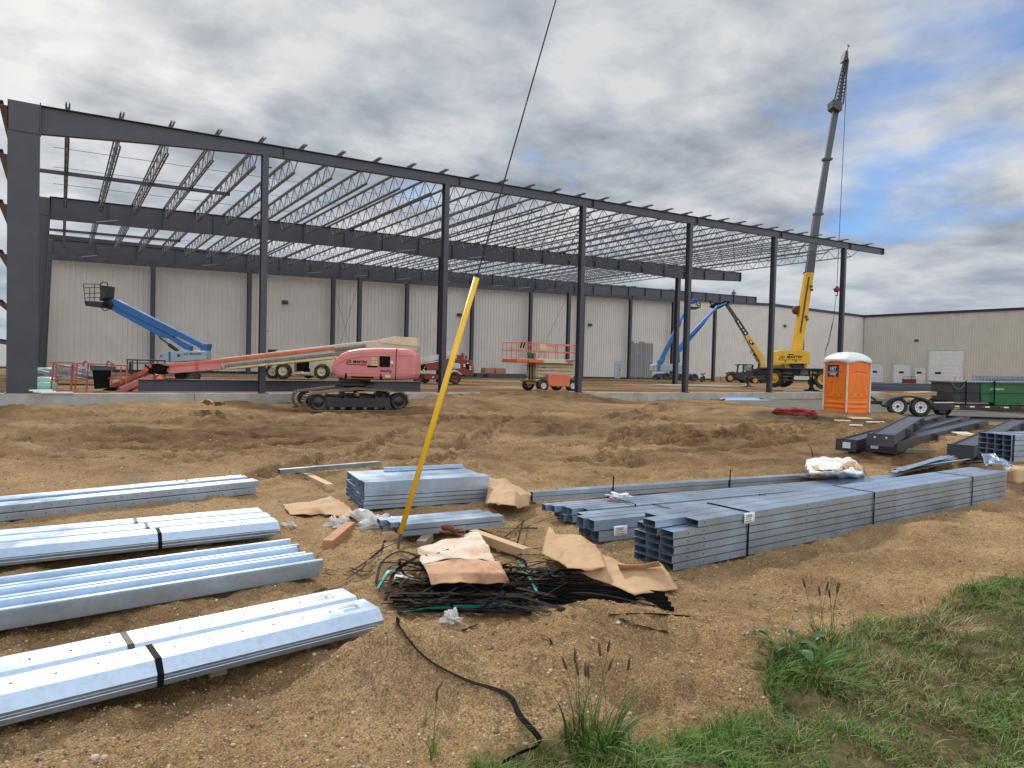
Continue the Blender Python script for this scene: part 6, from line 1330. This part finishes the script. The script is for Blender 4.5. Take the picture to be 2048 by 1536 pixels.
# ------------------------------------------------------------------ things on and behind the foundation at the left
def onslab(px, Y): p = atY(px, 780, Y); return p
a, b = atY(276, 788, YF+1.0), atY(840, 790, YF+1.0)
mb = MB(); mb.sect((a.x, YF+1.0, SLAB+.24), (b.x, YF+1.0, SLAB+.24), hsec(.32, .44, .02, .03)); tag(mb.build('steel_beam', 'frame_steel'), 'long dark steel beam lying behind the foundation wall at the left', 'steel beam')
FX = Frame(310, 770, 24.0, 0)
tag(MB().slab(FX, c2([(1045, 832), (1180, 830), (1232, 828), (1232, 858), (1040, 858)]), 1.1, 1.7).build('toolbox', 'dark_grey', bevel=.03), 'dark flat toolbox sitting on the long beam by the red jib', 'toolbox')
tag(MB().lathe(FX(*c2([(1172, 830)])[0], 1.4), (0, 0, 1), [(0, 0), (.15, 0), (.16, .08), (.15, .2), (.09, .27), (.05, .3), (.05, .33), (0, .33)], 16).build('water_jug', 'hat_orange'), 'round orange jug standing on the dark toolbox', 'jug')
tag(MB().slab(FX, c2([(1090, 820), (1150, 815), (1158, 830), (1088, 832)]), 1.2, 1.6).build('folded_sheet', 'white_dull', bevel=.03), 'pale folded cloth on the dark toolbox', 'cloth')
rk = MB(); FY_ = Frame(290, 760, 31, 0)
for y in (0, .9):
    for q in (((930, 655), (935, 740)), ((970, 665), (970, 770)), ((1005, 690), (1005, 800)), ((1205, 760), (1205, 830)), ((1150, 660), (1150, 690)), ((945, 658), (1150, 660)), ((975, 680), (1150, 680)), ((948, 670), (948, 760)), ((958, 670), (958, 770))): rk.cyl(FY_(*c2([q[0]])[0], y), FY_(*c2([q[1]])[0], y), .028)
for q in ((930, 655), (1150, 660)): rk.cyl(FY_(*c2([q])[0], 0), FY_(*c2([q])[0], .9), .028)
rk.cyl(FY_(*c2([(928, 655)])[0], 0), FY_(*c2([(1210, 662)])[0], 0), .03).cyl(FY_(*c2([(1005, 690)])[0], 0), FY_(*c2([(1005, 655)])[0], 0), .028).cyl(FY_(*c2([(1205, 660)])[0], 0), FY_(*c2([(1205, 765)])[0], 0), .028)
tag(rk.build('safety_rail', 'black_paint'), 'black pipe safety rail standing behind the red jib arms', 'safety rail')
p = atY(29, 786, YF-.02); cn = MB(); cn.box((p.x, p.y, SLAB+.17), (.24, .20, .34)).cyl((p.x+.05, p.y, SLAB+.33), (p.x+.05, p.y, SLAB+.40), .03)
tag(cn.build('gas_can', 'red_bright', bevel=.03), 'red gas can beside the big left column', 'gas can')
for i, (x0, x1, dz) in enumerate(((58, 105, .1), (66, 112, .06), (82, 146, .03))):
    a, b = atY(x0, 787, YF-.12), atY(x1, 788, YF-.12); tag(MB().bar((a.x, YF-.12-.05*i, SLAB+dz), (b.x, YF-.12-.05*i, SLAB+dz), .1, .05).build('white_trim', 'white_paint'), ('top', 'middle', 'longest')[i]+' white trim strip on the foundation by the big left column', 'trim strip')
def roll(px, py, d, r, L, mt, lb, ax=None): c = atd(px, py, d); ax = ax or R0; return tag(MB().lathe(c-ax*L/2, ax, [(0, 0), (r*.8, 0), (r, .04), (r*1.02, L*.5), (r, L-.04), (r*.8, L), (0, L)], 18).build('insulation_roll', mt), lb, 'roll', 'mint wrapped rolls')
roll(84, 774.5, 25.5, .19, 1.0, 'mint', 'mint green wrapped roll nearest the foundation by the big column'); roll(82, 763, 28, .19, 1.1, 'mint', 'mint green wrapped roll behind the nearest one'); roll(92, 746, 33, .26, 1.0, 'mint', 'highest mint green roll at the back of the pile'); roll(88, 755, 31, .2, 1.2, 'tarp_grey', 'grey striped wrapped roll between the mint rolls')
p = atd(124, 757, 36); tag(MB().lathe((p.x, p.y, p.z), (0, 0, 1), [(0, -.02), (.3, -.02), (.36, .12), (.32, .3), (.18, .42), (0, .45)], 18).build('round_bale', 'white_dull'), 'rounded white bag on the dirt behind the red basket', 'bag')
crumple('tarp', 'grey crumpled tarp on the dirt behind the red basket', 'tarp', 138, 768, 1.5, .7, .38, 'tarp_grey', 81, z0=.25, amp=.5)
# white semi trailer at the far left, seen past the column
FW_ = Frame(5, 755, 62, 0)
wt = thing('semi_trailer', 'white semi trailer parked far behind the big left column', 'trailer', FW_.o, FW_.rz)
MB().slab(FW_, [(-120, 676), (23, 677), (23, 733), (-120, 732)], 0, 2.5).build('box_body', 'white_paint', wt, bevel=.05)
MB().slab(FW_, [(-120, 733), (23, 734), (23, 737), (-120, 736)], .2, 2.3).build('frame_rail', 'dark_grey', wt)
for px in (-22, 2): wheel(wt, FW_, px, 746, 10.5, .1, .4, 'dark_grey', 'rubber', 0)
# stuff along the wall
a, b = atY(930, 752, YC-3), atY(1055, 757, YC-3); 
for i in range(3): tag(MB().bar((a.x+i, a.y-i*.5, SLAB+.22+.0*i), (b.x+i*2, a.y-i*.5, SLAB+.22), .35, .4).build('steel_beam', 'frame_steel'), 'dark steel beam lying along the warehouse wall behind the scissor lift', 'steel beam', 'beams along the wall')
for i, (x0, x1) in enumerate(((966, 985), (987, 1007))):
    a, b = atY(x0, 748, YC-2.6), atY(x1, 748, YC-2.6); tag(MB().box(((a.x+b.x)/2, YC-2.6, SLAB+.68), (b.x-a.x, .9, .48)).box(((a.x+b.x)/2, YC-2.6, SLAB+.95), ((b.x-a.x)*.9, .8, .06)).build('crate', 'lumber_red', bevel=.03), ('left', 'right')[i]+' reddish crate on the beams by the warehouse wall', 'crate', 'crates by the wall')
FCR = Frame(1440, 764, 84, 0); mb = MB()
for i in range(2):
    for j in range(4): mb.slab(FCR, [(1430+i*12, 753+j*3), (1441+i*12, 753+j*3), (1441+i*12, 755.3+j*3), (1430+i*12, 755.3+j*3)], 0, 1.2)
    mb.slab(FCR, [(1430.5+i*12, 753), (1440.5+i*12, 753), (1440.5+i*12, 764), (1430.5+i*12, 764)], .06, 1.14)
tag(mb.build('slatted_crate', 'lumber'), 'pair of slatted tan crates at the foot of the last blue lift column', 'crate')
FWC = Frame(1406, 764, 78, 0)
mb = MB(); mb.slab(FWC, [(1403, 754), (1410, 752), (1411, 763), (1402, 763)], 0, .5).cyl(FWC(1408, 753, .2), FWC(1402, 747, .2), .06).cyl(FWC(1405, 749, .2), FWC(1411, 746, .2), .05).lathe(FWC(1404, 761, -.1), FWC.y, [(0, 0), (.2, 0), (.2, .12), (0, .12)], 12)
tag(mb.build('welding_cart', 'black_paint', bevel=.03), 'small black welding cart right of the blue lift wheels', 'cart')
# ------------------------------------------------------------------ worker in the lift basket behind the rafter tip
def person(base, face, label, hat, top, legs):
    """continuous skinned body, standing, arms forward on the rail"""
    f = Vector(face)
    J = {'pel': (0, 0, .95, .15), 'spi': (0, .0, 1.15, .15), 'che': (0, .02, 1.36, .17), 'nek': (0, .03, 1.52, .07), 'hed': (0, .06, 1.64, .105), 'top': (0, .06, 1.74, .09)}
    for s, n in ((-1, 'l'), (1, 'r')):
        J.update({'hip'+n: (s*.10, 0, .90, .10), 'kne'+n: (s*.12, .03, .50, .07), 'ank'+n: (s*.13, 0, .09, .05), 'toe'+n: (s*.14, .16, .04, .04), 'sho'+n: (s*.20, .02, 1.43, .075), 'elb'+n: (s*.27, .12, 1.18, .05), 'wri'+n: (s*.20, .36, 1.10, .035), 'han'+n: (s*.17, .44, 1.10, .04)})
    E_ = [('pel', 'spi'), ('spi', 'che'), ('che', 'nek'), ('nek', 'hed'), ('hed', 'top')]
    for n in 'lr': E_ += [('pel', 'hip'+n), ('hip'+n, 'kne'+n), ('kne'+n, 'ank'+n), ('ank'+n, 'toe'+n), ('che', 'sho'+n), ('sho'+n, 'elb'+n), ('elb'+n, 'wri'+n), ('wri'+n, 'han'+n)]
    ks = list(J); me = bpy.data.meshes.new('person'); me.from_pydata([(J[k][0], J[k][1], J[k][2]) for k in ks], [(ks.index(a), ks.index(b)) for a, b in E_], [])
    o = bpy.data.objects.new('person', me); COL.objects.link(o); o.location = base; o.rotation_euler = (0, 0, math.atan2(-f.x, f.y))
    md = o.modifiers.new('skin', 'SKIN'); sl_ = me.skin_vertices[0].data
    for i, k in enumerate(ks): sl_[i].radius = (J[k][3],)*2
    sl_[0].use_root = True; o.modifiers.new('sub', 'SUBSURF').render_levels = 2; md.use_smooth_shade = True
    me.materials.append(M[top]); tag(o, label, 'person')
    o.matrix_basis
    mb = MB(); R_ = o.rotation_euler.to_matrix(); c = Vector(base)+R_ @ Vector((0, .06, 1.69))
    mb.lathe(c, (0, 0, 1), [(.155, .0), (.15, .015), (.115, .02), (.11, .07), (.07, .12), (0, .135)], 16); mb.build('hard_hat', hat, o)
    mb = MB(); c = Vector(base)+R_ @ Vector((0, .145, 1.62)); mb.lathe(c, R_ @ Vector((0, 1, 0)), [(.085, -.05), (.08, .0), (.05, .025), (.018, .03), (0, .05)], 12); mb.build('face', 'skin', o)
    return o
pb = FBK(1466.5, 606.5, .45); person((pb.x, pb.y, pb.z), (-sy, -cy, 0), 'worker in brown jacket and orange hard hat in the basket behind the rafter tip', 'hat_orange', 'jacket_brown', 'denim')
# ------------------------------------------------------------------ stones, grass, weeds
def build_stones():
    t = (1+5**.5)/2; ico = np.array([(-1,t,0),(1,t,0),(-1,-t,0),(1,-t,0),(0,-1,t),(0,1,t),(0,-1,-t),(0,1,-t),(t,0,-1),(t,0,1),(-t,0,-1),(-t,0,1)])/np.hypot(1, t)
    fc = np.array([(0,11,5),(0,5,1),(0,1,7),(0,7,10),(0,10,11),(1,5,9),(5,11,4),(11,10,2),(10,7,6),(7,1,8),(3,9,4),(3,4,2),(3,2,6),(3,6,8),(3,8,9),(4,9,5),(2,4,11),(6,2,10),(8,6,7),(9,8,1)])
    n = 46000; d = 2.3*np.exp(RNG.random(n)**1.25*math.log(6.2)); l = (RNG.random(n)*2-1)*d*.85
    keep = (grass_mask(l, d) < -.02) | (l < -.3); l, d = l[keep], d[keep]
    x = l*cy+d*sy; y = -l*sy+d*cy; n = len(x); r = np.exp(RNG.normal(math.log(.0028), .5, n))*(1+.08*d); r = np.minimum(r, .016)
    z = height(x, y)+r*.15
    sc = RNG.uniform(.6, 1.35, (n, 1, 3))*np.array([1, 1, .7]); v = ico[None]*sc*(1+RNG.normal(0, .13, (n, 12, 1)))
    a = RNG.random(n)*2*pi; ca, sa = np.cos(a)[:, None], np.sin(a)[:, None]
    v = np.stack([v[..., 0]*ca-v[..., 1]*sa, v[..., 0]*sa+v[..., 1]*ca, v[..., 2]], -1)*r[:, None, None]+np.stack([x, y, z], 1)[:, None]
    f = (fc[None]+np.arange(n)[:, None, None]*12).reshape(-1, 3)
    me = bpy.data.meshes.new('gravel'); me.vertices.add(n*12); me.vertices.foreach_set('co', v.ravel()); me.loops.add(len(f)*3); me.polygons.add(len(f))
    me.polygons.foreach_set('loop_start', np.arange(len(f))*3); me.loops.foreach_set('vertex_index', f.ravel()); me.update(calc_edges=True)
    pal = np.array([(.46, .36, .24), (.34, .24, .14), (.55, .47, .36), (.20, .17, .14), (.11, .11, .12), (.40, .26, .14), (.48, .40, .30), (.28, .17, .09)]); c = pal[RNG.integers(0, 8, n)]*RNG.uniform(.75, 1.1, (n, 1))
    ca_ = me.color_attributes.new('tint', 'FLOAT_COLOR', 'POINT'); ca_.data.foreach_set('color', np.repeat(np.concatenate([c, np.ones((n, 1))], 1), 12, 0).ravel())
    me.materials.append(M['stones']); o = bpy.data.objects.new('gravel', me); COL.objects.link(o); o['kind'] = 'stuff'; tag(o, 'loose pebbles scattered over the sand in the foreground', 'gravel')
build_stones()
def blades(name, x, y, h, w, lean, az, col, z=None, seg=3):
    n = len(x); z = height(x, y)-.004 if z is None else z
    s = np.linspace(0, 1, seg+1); dx, dy = np.cos(az), np.sin(az)
    cx = x[:, None]+dx[:, None]*lean[:, None]*h[:, None]*s**2; cyy = y[:, None]+dy[:, None]*lean[:, None]*h[:, None]*s**2; cz = z[:, None]+h[:, None]*s*(1-.35*lean[:, None]*s)
    ww = w[:, None]*(1-s)**.7*.5+.0003; px, py = -np.sin(az+.6)[:, None], np.cos(az+.6)[:, None]
    v = np.stack([np.stack([cx-px*ww, cyy-py*ww, cz], -1), np.stack([cx+px*ww, cyy+py*ww, cz], -1)], 2).reshape(n, -1, 3)
    k = 2*(seg+1); base = np.arange(n)[:, None]*k; q = np.concatenate([base+np.array([2*i, 2*i+1, 2*i+3, 2*i+2]) for i in range(seg)], 1).reshape(-1, 4)
    me = bpy.data.meshes.new(name); me.vertices.add(n*k); me.vertices.foreach_set('co', v.ravel()); me.loops.add(len(q)*4); me.polygons.add(len(q))
    me.polygons.foreach_set('loop_start', np.arange(len(q))*4); me.loops.foreach_set('vertex_index', q.ravel()); me.update(calc_edges=True)
    cc = np.repeat(col[:, None], k, 1); cc = np.concatenate([cc, np.ones((n, k, 1))], 2)
    a = me.color_attributes.new('tint', 'FLOAT_COLOR', 'POINT'); a.data.foreach_set('color', cc.ravel()); me.materials.append(M['grass_blades'])
    o = bpy.data.objects.new(name, me); COL.objects.link(o); return o
GREEN = np.array([(.06, .145, .014), (.085, .19, .022), (.12, .225, .035), (.05, .11, .014), (.15, .22, .05)]); STRAW = np.array([(.32, .25, .12), (.24, .18, .085), (.40, .33, .18), (.20, .12, .06)])
def build_grass():
    n = 330000; d = 1.5*np.exp(RNG.random(n)*math.log(7.)); l = RNG.random(n)*(d*1.1+1.8)-.35
    g = grass_mask(l, d); x = l*cy+d*sy; y = -l*sy+d*cy
    cl = fbm(x, y, 1.6, 3, 601); cl2 = fbm(x, y, 5., 3, 611); edge = np.exp(-(g/.22)**2)
    keep = ((g+.22*fbm(x, y, 3, 3, 621) > 0) | ((g > -.45) & (RNG.random(n) < .035*np.exp(g*5)))) & (RNG.random(n) < np.clip(.55+1.2*cl2+.6*edge, .08, 1))
    x, y, d, cl, cl2, g, edge = (q[keep] for q in (x, y, d, cl, cl2, g, edge)); n = len(x)
    dry = RNG.random(n) < np.clip((.28-1.0*cl-.25*edge+.10*sst(.6, 1.6, g)), .04, .6)
    col = np.where(dry[:, None], STRAW[RNG.integers(0, 4, n)], GREEN[RNG.integers(0, 5, n)])*RNG.uniform(.75, 1.25, (n, 1))
    h = RNG.uniform(.02, .062, n)*(1+.9*np.maximum(0, cl2*2)+.8*edge); w = RNG.uniform(.0022, .0045, n)*(.8+.10*d)
    o = blades('grass', x, y, h, w, RNG.uniform(.3, 1.5, n), RNG.random(n)*2*pi, col); o['kind'] = 'stuff'; tag(o, 'short mixed green and dry grass at the lower right', 'grass')
build_grass()
def tuft(name, label, px, py, n, h, spread, lean, cols, heads=0, w=(.004, .008)):
    c = gnd(px, py); a = RNG.random(n)*2*pi; r = spread*np.sqrt(RNG.random(n)); x = c.x+np.cos(a)*r; y = c.y+np.sin(a)*r
    az = a+RNG.normal(0, .5, n); hh = h*RNG.uniform(.45, 1.0, n); col = cols[RNG.integers(0, len(cols), n)]*RNG.uniform(.8, 1.2, (n, 1))
    root = thing(name, label, 'plant', c); o = blades('leaf_blades', x, y, hh, RNG.uniform(*w, n), RNG.uniform(lean[0], lean[1], n), az, col, seg=5)
    o.parent = root; o.matrix_parent_inverse = root.matrix_basis.inverted()
    for i in range(heads):
        b = c+Vector((random.uniform(-1, 1)*spread*.8, random.uniform(-1, 1)*spread*.8, 0)); tp = b+Vector((random.uniform(-.09, .09), random.uniform(-.09, .09), h*random.uniform(.95, 1.25))); mid = b.lerp(tp, .55)+Vector((0, 0, .03)); e = (tp-mid).normalized()
        st = MB().tube([b, mid, tp], .0016, 4).build('stem', 'weed_stem', root)
        MB().lathe(tp, e, [(0, -.004), (.005, .0), (.0065, .02), (.0055, .045), (0, .062)], 8).build('seed_head', 'weed_head', root)
    return root
mat('weed_stem', (.09, .14, .03), .6); mat('weed_head', (.10, .065, .035), .8, 0, .3, 60, bump=.5, bscale=300); mat('weed_leaf', (.035, .085, .018), .5, 0, .25, 9)
tuft('foxtail_weed', 'tall green foxtail weed with brown seed heads on the sand, lower middle', 1185, 1500, 95, .34, .12, (.25, 1.3), GREEN[[0, 1, 3]]*.75, 9, (.006, .012))
tuft('foxtail_weed', 'thin weed stalks with a few dark heads at the turf edge, upper right', 1655, 1290, 36, .30, .10, (.3, 1.1), GREEN*.8, 6, (.005, .010))
tuft('grass_clump', 'lush dark green grass clump at the corner of the turf edge', 1630, 1335, 330, .19, .24, (.5, 1.7), GREEN[:4]*.85, 0, (.005, .010))
tuft('grass_clump', 'low green grass clump right of the foxtail weed', 1250, 1530, 200, .13, .18, (.5, 1.6), GREEN[:4]*.85, 0, (.005, .010))
tuft('grass_clump', 'dark dry grass clump at the far turf edge on the right', 1880, 1265, 260, .16, .22, (.6, 1.6), STRAW[1:], 0)
tuft('grass_sprig', 'single thin green sprig on the sand mound, left of the foxtail', 862, 1510, 8, .20, .02, (.2, .8), GREEN[2:], 1)
tuft('grass_sprig', 'tiny lone seed head sprouting high on the sand mound', 848, 1452, 4, .10, .01, (.2, .8), GREEN[2:], 1)
tuft('grass_sprig', 'thin pale sprig on the bare sand right of the foxtail', 1462, 1430, 8, .10, .03, (.5, 1.3), GREEN[3:], 0)
bw = thing('broadleaf_weed', 'low broad-leaved weed at the edge of the turf', 'plant', gnd(1575, 1315))
for i in range(13):
    a = i*2.4+random.uniform(-.3, .3); r = random.uniform(.05, .20); c = bw.matrix_basis.translation+Vector((math.cos(a)*r, math.sin(a)*r, random.uniform(.03, .10))); e = Vector((math.cos(a), math.sin(a), random.uniform(-.3, .3))).normalized(); s = e.cross(Vector((0, 0, 1))).normalized(); L = random.uniform(.06, .10)
    G = [[c+e*(L*u)+s*(q*L*.36*math.sin(pi*min(.97, u*.93+.05))**.8)+Vector((0, 0, -abs(q)*.01*-1+.02*math.sin(u*3))) for q in (-1, -.5, 0, .5, 1)] for u in (0, .2, .45, .7, .9, 1)]
    mb = MB(); mb.grid(G); mb.tube([bw.matrix_basis.translation, c], .002, 4); mb.build('leaf', 'weed_leaf', bw)
